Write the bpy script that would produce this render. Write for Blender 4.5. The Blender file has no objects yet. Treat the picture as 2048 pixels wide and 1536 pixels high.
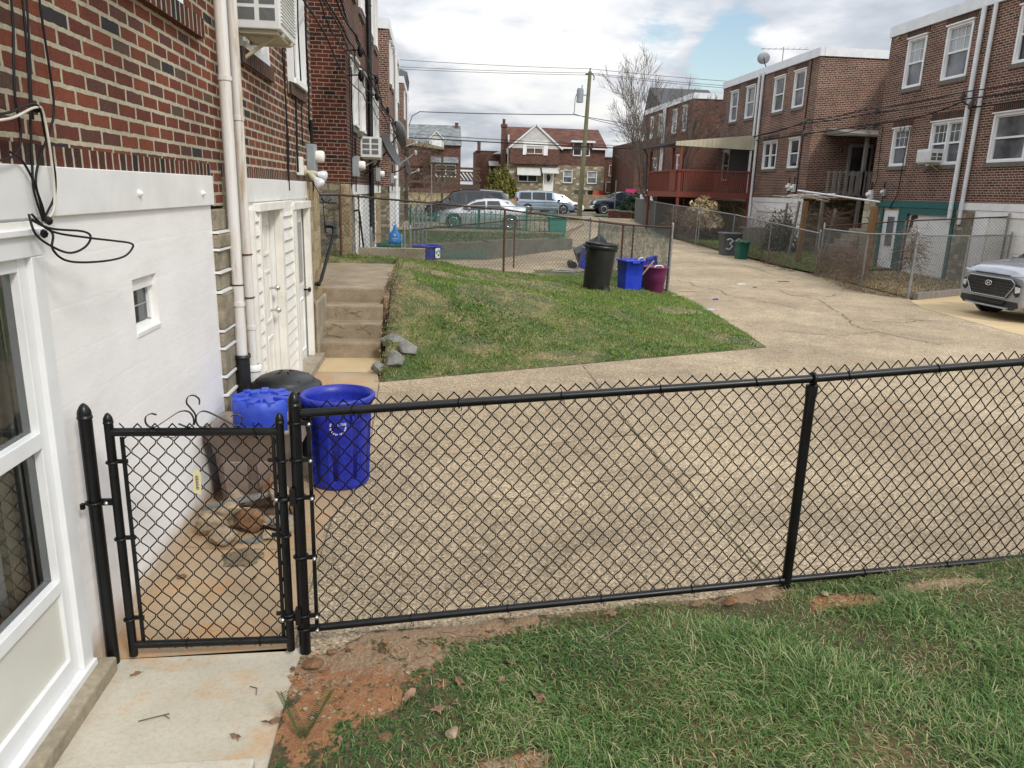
import bpy, math, random
import numpy as np
from mathutils import Vector, Matrix
random.seed(7); rng = np.random.default_rng(7)
S = bpy.context.scene; COL = S.collection
R = math.radians
# ---------------------------------------------------------------- camera
cd = bpy.data.cameras.new('camera'); cam = bpy.data.objects.new('camera', cd); COL.objects.link(cam); S.camera = cam
cd.sensor_width = 36; cd.lens = 1500*36/2048; cd.clip_end = 900; cd.clip_start = .05
def camera_axes(F=1500., vx=852., horiz=382.6, ax=865.):
    roll = math.atan2(1024-vx, 6700-768); pit = math.atan((768-horiz)*math.cos(roll)/F)
    up = -Vector((-math.sin(roll)*math.cos(pit), math.cos(roll)*math.cos(pit), math.sin(pit)))
    a = Vector(((ax-1024)/F, (horiz+(ax-1024)*math.tan(roll)-768)/F, 1)).normalized()
    a = (a-up*a.dot(up)).normalized(); rt = a.cross(up)
    if rt.x < 0: rt = -rt
    return Matrix((rt, a, up))
M3 = camera_axes()
mw = Matrix((M3.col[0], -M3.col[1], -M3.col[2])).transposed().to_4x4(); mw.translation = (0, 0, 2.16); cam.matrix_world = mw
S.render.resolution_x = 1024; S.render.resolution_y = 768
# ---------------------------------------------------------------- world
SUN_EL, SUN_AZ = 42, 148           # azimuth from +Y towards +X
W = bpy.data.worlds.new('World'); S.world = W; W.use_nodes = True
nt = W.node_tree; nt.nodes.clear()
def N(t, typ, **kw):
    n = t.nodes.new(typ)
    for k, v in kw.items():
        if k.startswith('_'): setattr(n, k[1:], v)
        else:
            key = int(k[1:]) if k[0] == 'i' and k[1:].isdigit() else k.replace('__', ' ')
            n.inputs[key].default_value = v
    return n
def ramp(t, stops, interp='LINEAR'):
    n = t.nodes.new('ShaderNodeValToRGB'); cr = n.color_ramp; cr.interpolation = interp
    while len(cr.elements) < len(stops): cr.elements.new(.5)
    for e, (p, c) in zip(cr.elements, stops):
        e.position = p; e.color = (c, c, c, 1) if isinstance(c, (int, float)) else (*c, 1)
    return n
def math_(t, op, a, b=None, c=None, clamp=False):
    n = t.nodes.new('ShaderNodeMath'); n.operation = op; n.use_clamp = clamp
    for i, x in enumerate((a, b, c)):
        if x is None: continue
        if isinstance(x, (int, float)): n.inputs[i].default_value = x
        else: t.links.new(x, n.inputs[i])
    return n.outputs[0]
def mix(t, f, a, b, mode='MIX'):
    n = t.nodes.new('ShaderNodeMix'); n.data_type = 'RGBA'; n.blend_type = mode
    for i, x in ((0, f), (6, a), (7, b)):
        if isinstance(x, (int, float)) and i == 0: n.inputs[0].default_value = x
        elif isinstance(x, tuple): n.inputs[i].default_value = (*x, 1)
        else: t.links.new(x, n.inputs[i])
    return n.outputs[2]
def world():
    L = nt.links.new
    sky = N(nt, 'ShaderNodeTexSky', _sky_type='NISHITA', _sun_disc=False, _sun_elevation=R(SUN_EL), _sun_rotation=R(SUN_AZ), _air_density=1.3)
    tc = N(nt, 'ShaderNodeTexCoord'); sep = N(nt, 'ShaderNodeSeparateXYZ'); L(tc.outputs['Generated'], sep.inputs[0])
    z = math_(nt, 'MAXIMUM', sep.outputs[2], 0.); zz = math_(nt, 'ADD', z, .22)
    cx = math_(nt, 'DIVIDE', sep.outputs[0], zz); cy = math_(nt, 'DIVIDE', sep.outputs[1], zz)
    cmb = N(nt, 'ShaderNodeCombineXYZ'); L(cx, cmb.inputs[0]); L(cy, cmb.inputs[1]); L(math_(nt, 'MULTIPLY', z, 1.2), cmb.inputs[2])
    mp = N(nt, 'ShaderNodeMapping'); mp.inputs['Location'].default_value = (3.1, 1.7, .4); L(cmb.outputs[0], mp.inputs[0])
    n1 = N(nt, 'ShaderNodeTexNoise', Scale=2.6, Detail=9., Roughness=.54, Distortion=.25); L(mp.outputs[0], n1.inputs['Vector'])
    n2 = N(nt, 'ShaderNodeTexNoise', Scale=1.15, Detail=5., Roughness=.55); L(mp.outputs[0], n2.inputs['Vector'])
    # two real openings of blue in the cloud deck
    def hole(dx, dy, dz, r0, r1):
        d = Vector((dx, dy, dz)).normalized()
        dn = nt.nodes.new('ShaderNodeVectorMath'); dn.operation = 'DOT_PRODUCT'; L(tc.outputs['Generated'], dn.inputs[0]); dn.inputs[1].default_value = d
        mr = N(nt, 'ShaderNodeMapRange', i1=math.cos(r1), i2=math.cos(r0), i3=0., i4=1.); L(dn.outputs['Value'], mr.inputs[0]); return mr.outputs[0]
    h1 = hole(.352, .920, .172, 0.005, .06); h1b = hole(.268, .946, .186, 0.0, .045); h2 = hole(.168, .962, .222, 0., .045)
    hs = math_(nt, 'MULTIPLY', math_(nt, 'MAXIMUM', math_(nt, 'MAXIMUM', h1, math_(nt, 'MULTIPLY', h1b, .75)), math_(nt, 'MULTIPLY', h2, .7)), .34)
    dens = math_(nt, 'SUBTRACT', math_(nt, 'ADD', n1.outputs[0], .17), hs)
    cov = ramp(nt, [(.40, 0.), (.53, 1.)]); L(dens, cov.inputs[0])
    shade = ramp(nt, [(.40, (.40, .44, .50)), (.50, (.57, .605, .66)), (.58, (.82, .83, .85)), (.66, (.95, .945, .92))])
    L(math_(nt, 'ADD', math_(nt, 'MULTIPLY', n1.outputs[0], .55), math_(nt, 'MULTIPLY', n2.outputs[0], .5)), shade.inputs[0])
    up = math_(nt, 'MULTIPLY_ADD', z, 1.5, .76)
    cl = mix(nt, 1., shade.outputs[0], (1, 1, 1), 'MULTIPLY')
    vm = nt.nodes.new('ShaderNodeVectorMath'); vm.operation = 'SCALE'; L(cl, vm.inputs[0]); L(up, vm.inputs[3])
    sk = nt.nodes.new('ShaderNodeVectorMath'); sk.operation = 'SCALE'; L(sky.outputs[0], sk.inputs[0]); sk.inputs[3].default_value = .13
    fin = mix(nt, cov.outputs[0], sk.outputs[0], vm.outputs[0])
    bg = N(nt, 'ShaderNodeBackground', Strength=1.); L(fin, bg.inputs[0])
    out = N(nt, 'ShaderNodeOutputWorld'); L(bg.outputs[0], out.inputs[0])
world()
sd = bpy.data.lights.new('sun', 'SUN'); sd.energy = 1.9; sd.angle = R(10); sd.color = (1, .95, .87)
sun = bpy.data.objects.new('sun', sd); COL.objects.link(sun)
sv = Vector((math.sin(R(SUN_AZ))*math.cos(R(SUN_EL)), math.cos(R(SUN_AZ))*math.cos(R(SUN_EL)), math.sin(R(SUN_EL))))
sun.rotation_euler = sv.to_track_quat('Z', 'Y').to_euler()
S.view_settings.view_transform = 'Standard'; S.view_settings.look = 'None'; S.view_settings.gamma = 1; S.view_settings.exposure = .22
# ---------------------------------------------------------------- materials
def mat(name):
    m = bpy.data.materials.new(name); m.use_nodes = True; t = m.node_tree
    return m, t, t.nodes['Principled BSDF']
def coords(t, world=True, scale=(1, 1, 1)):
    if world: g = t.nodes.new('ShaderNodeNewGeometry'); o = g.outputs['Position']
    else: g = t.nodes.new('ShaderNodeTexCoord'); o = g.outputs['Object']
    if scale != (1, 1, 1):
        m = t.nodes.new('ShaderNodeMapping'); m.inputs['Scale'].default_value = scale; t.links.new(o, m.inputs[0]); o = m.outputs[0]
    return o
def noise(t, v, scale, detail=4., rough=.55, dist=0.):
    n = N(t, 'ShaderNodeTexNoise', Scale=scale, Detail=detail, Roughness=rough, Distortion=dist); t.links.new(v, n.inputs['Vector']); return n.outputs[0]
def bump(t, b, h, strength=.3, dist=.01):
    n = N(t, 'ShaderNodeBump', Strength=strength, Distance=dist); t.links.new(h, n.inputs['Height']); t.links.new(n.outputs[0], b.inputs['Normal']); return n
def pm(name, c1, c2, scale=6., rough=.7, bmp=0., metal=0., stretch=(1, 1, 1), detail=5., spec=.5, fine=0., lo=.3, hi=.7, world=False, coat=0.):
    m, t, b = mat(name); v = coords(t, world, stretch); f = noise(t, v, scale, detail, .6)
    r = ramp(t, [(lo, c1), (hi, c2)]); t.links.new(f, r.inputs[0]); c = r.outputs[0]
    if fine:
        f2 = noise(t, v, scale*14, 2., .6); r2 = ramp(t, [(.35, 1-fine), (.65, 1+fine*.3)]); t.links.new(f2, r2.inputs[0]); c = mix(t, 1., c, r2.outputs[0], 'MULTIPLY')
    t.links.new(c, b.inputs['Base Color']); b.inputs['Metallic'].default_value = metal; b.inputs['Specular IOR Level'].default_value = spec
    rr = ramp(t, [(.2, max(0., rough-.12)), (.8, min(1., rough+.12))]); t.links.new(f, rr.inputs[0]); t.links.new(rr.outputs[0], b.inputs['Roughness'])
    if coat: b.inputs['Coat Weight'].default_value = coat; b.inputs['Coat Roughness'].default_value = .08
    if bmp: bump(t, b, noise(t, v, scale*3, 6., .65), bmp, .01)
    return m
def wallcoord(t, wob=.0):
    g = t.nodes.new('ShaderNodeNewGeometry'); sp = t.nodes.new('ShaderNodeSeparateXYZ'); t.links.new(g.outputs['Position'], sp.inputs[0])
    sn = t.nodes.new('ShaderNodeSeparateXYZ'); t.links.new(g.outputs['True Normal'], sn.inputs[0])
    f = math_(t, 'GREATER_THAN', math_(t, 'ABSOLUTE', sn.outputs[0]), .5)
    u = math_(t, 'ADD', math_(t, 'MULTIPLY', sp.outputs[1], f), math_(t, 'MULTIPLY', sp.outputs[0], math_(t, 'SUBTRACT', 1., f)))
    c = t.nodes.new('ShaderNodeCombineXYZ'); t.links.new(u, c.inputs[0]); t.links.new(sp.outputs[2], c.inputs[1]); o = c.outputs[0]
    if wob:
        n = N(t, 'ShaderNodeTexNoise', Scale=14., Detail=3.); t.links.new(g.outputs['Position'], n.inputs['Vector'])
        v1 = t.nodes.new('ShaderNodeVectorMath'); v1.operation = 'SUBTRACT'; t.links.new(n.outputs['Color'], v1.inputs[0]); v1.inputs[1].default_value = (.5, .5, .5)
        v2 = t.nodes.new('ShaderNodeVectorMath'); v2.operation = 'SCALE'; t.links.new(v1.outputs[0], v2.inputs[0]); v2.inputs[3].default_value = wob
        v3 = t.nodes.new('ShaderNodeVectorMath'); v3.operation = 'ADD'; t.links.new(o, v3.inputs[0]); t.links.new(v2.outputs[0], v3.inputs[1]); o = v3.outputs[0]
    return o, g.outputs['Position'], sp
def brick(name, cols, mortar, ms=.0065, bw=.213, rh=.0677, wob=.012, squash=.5, sqf=6, stain=.35, bmp=.8, off=.5):
    m, t, b = mat(name); v, P, sp = wallcoord(t, wob); L = t.links.new
    k = N(t, 'ShaderNodeTexBrick', _offset=off, _squash=squash, _squash_frequency=sqf, Scale=1., Mortar__Size=ms, Mortar__Smooth=.15, Brick__Width=bw, Row__Height=rh, Bias=0.)
    k.inputs['Color1'].default_value = (0, 0, 0, 1); k.inputs['Color2'].default_value = (1, 1, 1, 1); k.inputs['Mortar'].default_value = (.5, .5, .5, 1); L(v, k.inputs[0])
    rp = ramp(t, cols, 'CONSTANT'); L(k.outputs['Color'], rp.inputs[0])
    sc = noise(t, P, 90., 4., .7); rs = ramp(t, [(.3, .62), (.7, 1.3)]); L(sc, rs.inputs[0])
    c = mix(t, 1., rp.outputs[0], rs.outputs[0], 'MULTIPLY')
    mn = noise(t, P, 40., 3., .6); rm = ramp(t, [(.3, tuple(x*.8 for x in mortar)), (.7, tuple(min(1, x*1.12) for x in mortar))]); L(mn, rm.inputs[0])
    c = mix(t, k.outputs['Fac'], c, rm.outputs[0])
    g = noise(t, P, 1.1, 5., .65); rg = ramp(t, [(.3, 1-stain), (.62, 1.06)]); L(g, rg.inputs[0]); c = mix(t, 1., c, rg.outputs[0], 'MULTIPLY')
    L(c, b.inputs['Base Color']); b.inputs['Roughness'].default_value = .88; b.inputs['Specular IOR Level'].default_value = .25
    h = math_(t, 'ADD', math_(t, 'MULTIPLY', k.outputs['Fac'], -1.), math_(t, 'MULTIPLY', sc, .35)); bump(t, b, h, bmp, .006)
    return m
def stone(name, cols, mortar, scale=(4.2, 9., 1), ms=.055, bmp=1.):
    m, t, b = mat(name); v, P, sp = wallcoord(t, .05); L = t.links.new
    mp = t.nodes.new('ShaderNodeMapping'); mp.inputs['Scale'].default_value = scale; L(v, mp.inputs[0])
    k = N(t, 'ShaderNodeTexVoronoi', _feature='F1', _distance='CHEBYCHEV', _voronoi_dimensions='2D', Scale=1., Randomness=.75); L(mp.outputs[0], k.inputs['Vector'])
    e = N(t, 'ShaderNodeTexVoronoi', _feature='F2', _distance='CHEBYCHEV', _voronoi_dimensions='2D', Scale=1., Randomness=.75); L(mp.outputs[0], e.inputs['Vector'])
    edge = math_(t, 'SUBTRACT', e.outputs['Distance'], k.outputs['Distance']); fe = ramp(t, [(ms*.6, 1.), (ms*1.6, 0.)]); L(edge, fe.inputs[0])
    s2 = t.nodes.new('ShaderNodeSeparateColor'); L(k.outputs['Color'], s2.inputs[0]); rp = ramp(t, cols, 'CONSTANT'); L(s2.outputs[0], rp.inputs[0])
    sc = noise(t, P, 28., 6., .7); rs = ramp(t, [(.3, .62), (.7, 1.3)]); L(sc, rs.inputs[0]); c = mix(t, 1., rp.outputs[0], rs.outputs[0], 'MULTIPLY')
    c = mix(t, fe.outputs[0], c, mortar); L(c, b.inputs['Base Color']); b.inputs['Roughness'].default_value = .9
    h = math_(t, 'ADD', math_(t, 'MULTIPLY', fe.outputs[0], -1.), math_(t, 'MULTIPLY', sc, .8)); bump(t, b, h, bmp, .015)
    return m
MT = {}
RED = [(0, (.150, .042, .024)), (.2, (.19, .055, .028)), (.42, (.12, .035, .023)), (.6, (.165, .047, .026)), (.76, (.10, .042, .032)), (.90, (.035, .03, .034)), (.95, (.10, .062, .045))]
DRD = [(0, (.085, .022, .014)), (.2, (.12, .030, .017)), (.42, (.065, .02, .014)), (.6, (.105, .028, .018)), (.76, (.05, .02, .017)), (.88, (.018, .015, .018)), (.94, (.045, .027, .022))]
BRN = [(0, (.125, .052, .037)), (.2, (.16, .066, .044)), (.42, (.095, .042, .033)), (.6, (.135, .056, .042)), (.76, (.075, .036, .03)), (.88, (.032, .024, .026)), (.94, (.06, .04, .034))]
MT['brick'] = brick('red brick', RED, (.44, .40, .29), ms=.0108, rh=.0745, bw=.226, squash=1., wob=.013, bmp=1.)
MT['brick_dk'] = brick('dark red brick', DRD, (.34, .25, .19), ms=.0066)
MT['brick_br'] = brick('brown brick', BRN, (.47, .36, .285), ms=.0095)
MT['brick_far'] = brick('far brick', BRN, (.24, .17, .135), ms=.006, stain=.2)
MT['soldier'] = brick('soldier brick', [(0, (.10, .036, .026)), (.5, (.06, .035, .028)), (.8, (.03, .025, .026))], (.27, .22, .16), ms=.006, bw=.072, rh=.6, squash=1., wob=.004, off=0.)
MT['soldier_r'] = brick('soldier brick red', DRD, (.40, .36, .26), ms=.009, bw=.082, rh=.6, squash=1., wob=.016, off=0.)
MT['sill'] = pm('sill stone', (.10, .09, .075), (.17, .15, .12), 9, .9, .3, world=True)
MT['stone'] = stone('field stone', [(0, (.21, .18, .12)), (.3, (.15, .14, .11)), (.55, (.27, .23, .15)), (.8, (.36, .33, .25))], (.16, .14, .11))
MT['stone_t'] = stone('tan stone', [(0, (.38, .28, .15)), (.3, (.30, .23, .13)), (.55, (.42, .33, .2)), (.8, (.27, .19, .11))], (.47, .40, .27), (5, 8, 1))
MT['stone_f'] = stone('far stone', [(0, (.24, .20, .13)), (.35, (.18, .16, .11)), (.6, (.32, .28, .19)), (.82, (.50, .46, .35))], (.2, .17, .12), (2.2, 4.2, 1))
MT['pier'] = pm('pier stone', (.17, .14, .09), (.38, .33, .24), 9, .9, 1., world=True, fine=.3)
def plaster():
    m, t, b = mat('white painted wall'); v = coords(t); L = t.links.new
    f = noise(t, v, 1.6, 5.); r = ramp(t, [(.3, (.78, .765, .745)), (.65, (.86, .85, .835))]); L(f, r.inputs[0]); c = r.outputs[0]
    sp = t.nodes.new('ShaderNodeSeparateXYZ'); L(v, sp.inputs[0])
    # dirt splashed up from the ground: a stain with its own ragged edge
    zz = math_(t, 'SUBTRACT', sp.outputs[2], math_(t, 'MULTIPLY', noise(t, v, 5., 6., .7), .16)); rz = ramp(t, [(.0, 1.), (.02, .7), (.10, 0.)]); L(zz, rz.inputs[0])
    c = mix(t, math_(t, 'MULTIPLY', rz.outputs[0], .75), c, (.46, .33, .19)); L(c, b.inputs['Base Color']); b.inputs['Roughness'].default_value = .62
    mp = t.nodes.new('ShaderNodeMapping'); mp.inputs['Scale'].default_value = (1, .8, 2.5); L(v, mp.inputs[0])
    h = math_(t, 'ADD', math_(t, 'MULTIPLY', noise(t, mp.outputs[0], 1.8, 4.), .7), math_(t, 'MULTIPLY', noise(t, v, 22., 6., .7), .12))
    wv, _, _ = wallcoord(t, .03); bk = N(t, 'ShaderNodeTexBrick', _offset=.5, Scale=1., Mortar__Size=.012, Mortar__Smooth=1., Brick__Width=.41, Row__Height=.205); L(wv, bk.inputs[0]); h = math_(t, 'SUBTRACT', h, math_(t, 'MULTIPLY', bk.outputs['Fac'], .03)); bump(t, b, h, .4, .03)
    return m
MT['plaster'] = plaster()
MT['paint'] = pm('white paint', (.70, .70, .68), (.82, .82, .80), 3, .45, .08, world=True)
MT['paint_pe'] = pm('peeling cream paint', (.68, .66, .60), (.82, .80, .75), 5, .6, .1, world=True)
MT['vinyl'] = pm('white vinyl', (.72, .73, .73), (.80, .81, .81), 4, .35, .02, world=True)
MT['cream'] = pm('cream door panel', (.60, .60, .53), (.68, .68, .61), 2, .5, .04, world=True)
MT['siding'] = pm('cream siding', (.74, .72, .66), (.83, .81, .77), 3, .5, .05, world=True)
def pipe():
    m, t, b = mat('white downspout'); v = coords(t, True, (6, 6, .5)); r = ramp(t, [(.42, (.72, .71, .69)), (.56, (.66, .62, .56)), (.68, (.42, .33, .24))]); t.links.new(noise(t, v, 3., 6., .7), r.inputs[0]); t.links.new(r.outputs[0], b.inputs['Base Color']); b.inputs['Roughness'].default_value = .45
    return m
MT['pipe'] = pipe()
MT['black'] = pm('black coated steel', (.003, .0035, .004), (.007, .0075, .008), 9, .36, .03, spec=.35)
MT['wire'] = pm('black wire', (.003, .003, .0035), (.007, .0065, .0065), 30, .6, spec=.15)
MT['cable'] = pm('black cable', (.005, .005, .0055), (.012, .012, .012), 12, .55, spec=.25)
MT['cablew'] = pm('pale cable', (.5, .48, .4), (.65, .62, .55), 12, .5)
MT['lawnblue'] = pm('bright blue plastic', (.010, .035, .42), (.018, .055, .58), 4, .36, .05, fine=.15); MT['rubber'] = pm('black plastic', (.006, .0065, .007), (.017, .018, .019), 6, .42, .1, fine=.2)
MT['galv'] = pm('galvanised steel', (.22, .23, .23), (.34, .35, .35), 14, .5, .1, .6)
MT['galvd'] = pm('weathered wire', (.10, .10, .098), (.22, .22, .21), 14, .6, 0, .3)
MT['rust'] = pm('rusty steel', (.055, .026, .014), (.14, .06, .03), 18, .85, .4, .1)
MT['rustblk'] = pm('dark rusty rail', (.018, .016, .015), (.075, .04, .026), 7, .75, .3, .1)
MT['greenp'] = pm('green painted steel', (.012, .10, .075), (.025, .16, .12), 10, .5)
MT['greenmesh'] = pm('green mesh fabric', (.012, .13, .10), (.03, .20, .16), 6, .7)
MT['bluebin'] = pm('blue plastic', (.006, .014, .30), (.022, .045, .44), 3, .42, .06, fine=.3, lo=.35, hi=.75)
MT['bluelid'] = pm('faded blue plastic', (.014, .04, .40), (.04, .09, .54), 5, .45, .1, fine=.15)
MT['brownbin'] = pm('brown plastic', (.19, .145, .12), (.26, .205, .17), 5, .6, .15, fine=.15)
MT['purple'] = pm('purple plastic', (.16, .02, .10), (.24, .035, .15), 5, .5)
MT['greybin'] = pm('grey plastic', (.075, .08, .09), (.12, .125, .135), 4, .6)
MT['greenbin'] = pm('green plastic', (.004, .075, .05), (.01, .11, .075), 4, .5)
MT['lettering'] = pm('white lettering', (.5, .52, .6), (.8, .8, .82), 20, .6)
MT['darkletter'] = pm('dark paint strokes', (.02, .02, .025), (.06, .06, .07), 20, .7)
MT['silvermark'] = pm('pale paint strokes', (.24, .25, .27), (.36, .37, .4), 20, .7)
MT['wood'] = pm('brown deck timber', (.055, .035, .022), (.12, .08, .052), 3, .85, .4, stretch=(1, 1, 6), world=True)
MT['woodtan'] = pm('tan timber post', (.15, .075, .03), (.27, .15, .065), 3, .8, .5, stretch=(9, 9, .8), world=True)
MT['woodgrey'] = pm('weathered grey timber', (.13, .115, .10), (.28, .255, .225), 4, .9, .5, stretch=(9, 9, .8), world=True)
MT['pole'] = pm('treated pole', (.10, .10, .055), (.21, .20, .12), 5, .9, .5, stretch=(6, 6, .5), world=True)
MT['redwood'] = pm('red stained timber', (.14, .030, .017), (.21, .046, .026), 4, .65, .3, stretch=(7, 7, 1), world=True)
MT['canopy'] = pm('beige aluminium', (.42, .38, .27), (.50, .46, .34), 3, .5, 0)
MT['awning'] = pm('pale aluminium awning', (.42, .42, .40), (.56, .56, .53), 3, .6, 0, world=True)
MT['metalw'] = pm('white metal trim', (.62, .64, .66), (.76, .78, .80), 3, .4, 0, world=True)
MT['acwhite'] = pm('white appliance shell', (.58, .59, .58), (.72, .73, .72), 3, .45, .03)
MT['darkgap'] = pm('dark slot', (.012, .013, .014), (.03, .03, .032), 5, .6)
MT['grey'] = pm('grey enamel', (.22, .25, .27), (.32, .35, .37), 4, .5)
MT['dish'] = pm('grey dish', (.26, .28, .30), (.40, .42, .44), 3, .55)
MT['darkgrey'] = pm('dark grey metal', (.035, .036, .037), (.07, .07, .07), 5, .6)
MT['shingle'] = brick('grey shingles', [(0, (.17, .19, .195)), (.4, (.215, .235, .24)), (.75, (.14, .155, .16))], (.12, .13, .135), ms=.004, bw=.4, rh=.14, squash=1., wob=.01, stain=.15)
MT['shingle_br'] = brick('brown shingles', [(0, (.115, .05, .036)), (.4, (.14, .062, .044)), (.75, (.09, .042, .032))], (.08, .036, .028), ms=.004, bw=.5, rh=.14, squash=1., wob=.01, stain=.3)
MT['slate'] = pm('dark slate', (.028, .030, .034), (.055, .057, .06), 5, .7, .2, world=True)
MT['tealpaint'] = pm('teal paint', (.010, .085, .085), (.018, .12, .115), 4, .6, .05, world=True)
MT['conc'] = pm('weathered concrete', (.22, .185, .13), (.40, .34, .245), 2.2, .9, .5, world=True, fine=.2)
MT['concw'] = pm('grey concrete block', (.10, .105, .085), (.18, .18, .145), 2.5, .9, .4, world=True, fine=.2)
MT['rock'] = pm('tan rock', (.22, .15, .085), (.42, .35, .25), 7, .9, .8, fine=.25)
MT['rockbr'] = pm('rusty brown rock', (.10, .045, .02), (.30, .17, .085), 7, .9, .8, fine=.25)
MT['rockgrey'] = pm('grey schist rock', (.11, .11, .10), (.29, .285, .265), 7, .8, .8, fine=.25)
MT['leafdead'] = pm('dead leaf', (.12, .065, .035), (.33, .21, .13), 25, .8, .2)
MT['bark'] = pm('bare bark', (.10, .082, .065), (.20, .165, .135), 12, .9, .3)
MT['vine'] = pm('dry vine stems', (.10, .062, .042), (.23, .155, .11), 12, .9)
MT['tag'] = pm('manila tag', (.62, .55, .32), (.72, .65, .42), 8, .8)
MT['steel'] = pm('bright bolts', (.45, .45, .45), (.7, .7, .7), 10, .3, 0, .9)
MT['cream_cloth'] = pm('tan canvas', (.22, .19, .13), (.32, .28, .2), 3, .9)
MT['magenta'] = pm('magenta fabric', (.42, .01, .12), (.52, .02, .17), 5, .8)
MT['orange'] = pm('orange plastic', (.5, .08, .03), (.62, .12, .05), 5, .6)
MT['bagblue'] = pm('blue plastic bag', (.0, .13, .42), (.01, .2, .55), 5, .5, .2)
MT['paper'] = pm('litter paper', (.6, .6, .58), (.75, .75, .72), 5, .8)
MT['splinter'] = pm('pale splinter wood', (.48, .36, .22), (.6, .46, .3), 5, .8)
def glass(name, col=(.02, .024, .028), rough=.04, var=.6):
    m, t, b = mat(name); v = coords(t); r = ramp(t, [(.35, tuple(c*(1-var) for c in col)), (.65, tuple(c*(1+var) for c in col))]); t.links.new(noise(t, v, 1.7, 3.), r.inputs[0])
    t.links.new(r.outputs[0], b.inputs['Base Color']); b.inputs['Roughness'].default_value = rough; b.inputs['Specular IOR Level'].default_value = .6
    bump(t, b, noise(t, v, 2., 1.), .02, .01); return m
MT['glass'] = glass('window glass'); MT['glassl'] = glass('window glass with blind', (.30, .32, .33), .12, .25); MT['glassm'] = glass('window glass with curtain', (.11, .12, .13), .08, .5)
def clearglass():
    m, t, b = mat('storm door glass'); L = t.links.new
    tr = N(t, 'ShaderNodeBsdfTransparent'); gl = N(t, 'ShaderNodeBsdfGlossy', Roughness=.015); fr = N(t, 'ShaderNodeFresnel', IOR=1.5)
    tr.inputs[0].default_value = (.93, .95, .94, 1); f = math_(t, 'MULTIPLY_ADD', fr.outputs[0], 1.0, .03, True); ms = N(t, 'ShaderNodeMixShader'); L(f, ms.inputs[0]); L(tr.outputs[0], ms.inputs[1]); L(gl.outputs[0], ms.inputs[2])
    L(ms.outputs[0], t.nodes['Material Output'].inputs[0]); return m
MT['clear'] = clearglass()
def carpaint(name, col, rough=.25, metal=.5):
    m, t, b = mat(name); v = coords(t, False); r = ramp(t, [(.3, tuple(c*.92 for c in col)), (.7, tuple(c*1.08 for c in col))]); t.links.new(noise(t, v, 3., 3.), r.inputs[0]); t.links.new(r.outputs[0], b.inputs['Base Color'])
    b.inputs['Metallic'].default_value = metal; b.inputs['Roughness'].default_value = rough; b.inputs['Coat Weight'].default_value = .6; b.inputs['Coat Roughness'].default_value = .05; return m
MT['car_grey'] = carpaint('grey metallic paint', (.33, .35, .39)); MT['car_silver'] = carpaint('silver paint', (.46, .48, .50)); MT['car_dark'] = carpaint('charcoal paint', (.035, .04, .05)); MT['car_blue'] = carpaint('pale blue paint', (.30, .38, .47)); MT['car_navy'] = carpaint('navy paint', (.012, .018, .035)); MT['car_white'] = carpaint('white paint car', (.75, .76, .78), metal=0)
MT['carglass'] = glass('car glass', (.02, .024, .028), .03, .3); MT['chrome'] = pm('chrome', (.6, .6, .62), (.75, .75, .77), 5, .15, 0, .95); MT['tyre'] = pm('tyre rubber', (.012, .012, .012), (.025, .025, .025), 9, .8); MT['taillight'] = pm('red lamp lens', (.3, .01, .01), (.42, .02, .02), 5, .2); MT['lens'] = pm('clear lamp lens', (.5, .52, .55), (.75, .77, .8), 9, .12)
def blades(name, stops, rough=.55, trans=.25):
    m, t, b = mat(name); g = t.nodes.new('ShaderNodeNewGeometry'); r = ramp(t, stops); L = t.links.new
    L(math_(t, 'ADD', math_(t, 'MULTIPLY', g.outputs['Random Per Island'], .7), math_(t, 'MULTIPLY', noise(t, g.outputs['Position'], 2.2, 4.), .42)), r.inputs[0]); L(r.outputs[0], b.inputs['Base Color']); b.inputs['Roughness'].default_value = rough; b.inputs['Specular IOR Level'].default_value = .3
    b.inputs['Transmission Weight'].default_value = 0.; tl = N(t, 'ShaderNodeBsdfTranslucent'); L(r.outputs[0], tl.inputs[0]); ms = N(t, 'ShaderNodeMixShader', i0=trans); L(b.outputs[0], ms.inputs[1]); L(tl.outputs[0], ms.inputs[2]); L(ms.outputs[0], t.nodes['Material Output'].inputs[0]); return m
MT['grass'] = blades('grass blades', [(.12, (.026, .070, .016)), (.35, (.075, .155, .035)), (.6, (.135, .24, .062)), (.78, (.24, .33, .12)), (.86, (.40, .38, .20)), (1., (.52, .46, .28))])
MT['grass2'] = blades('lawn blades', [(.15, (.05, .12, .014)), (.4, (.11, .22, .025)), (.66, (.17, .29, .045)), (.82, (.28, .32, .09)), (.9, (.44, .35, .17))])
MT['straw'] = blades('dry straw', [(.2, (.22, .15, .07)), (.5, (.36, .27, .14)), (.8, (.52, .42, .26))], .8, .1)
MT['clover'] = blades('ground ivy leaves', [(.2, (.025, .075, .02)), (.55, (.05, .13, .035)), (.9, (.10, .19, .06))])
MT['hedge'] = blades('dark hedge leaves', [(.2, (.008, .022, .008)), (.6, (.018, .045, .014)), (.9, (.035, .07, .022))], .5, .1)
MT['bush'] = blades('yellow green leaves', [(.2, (.05, .06, .012)), (.5, (.13, .13, .025)), (.85, (.24, .21, .045))], .6, .2)
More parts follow.
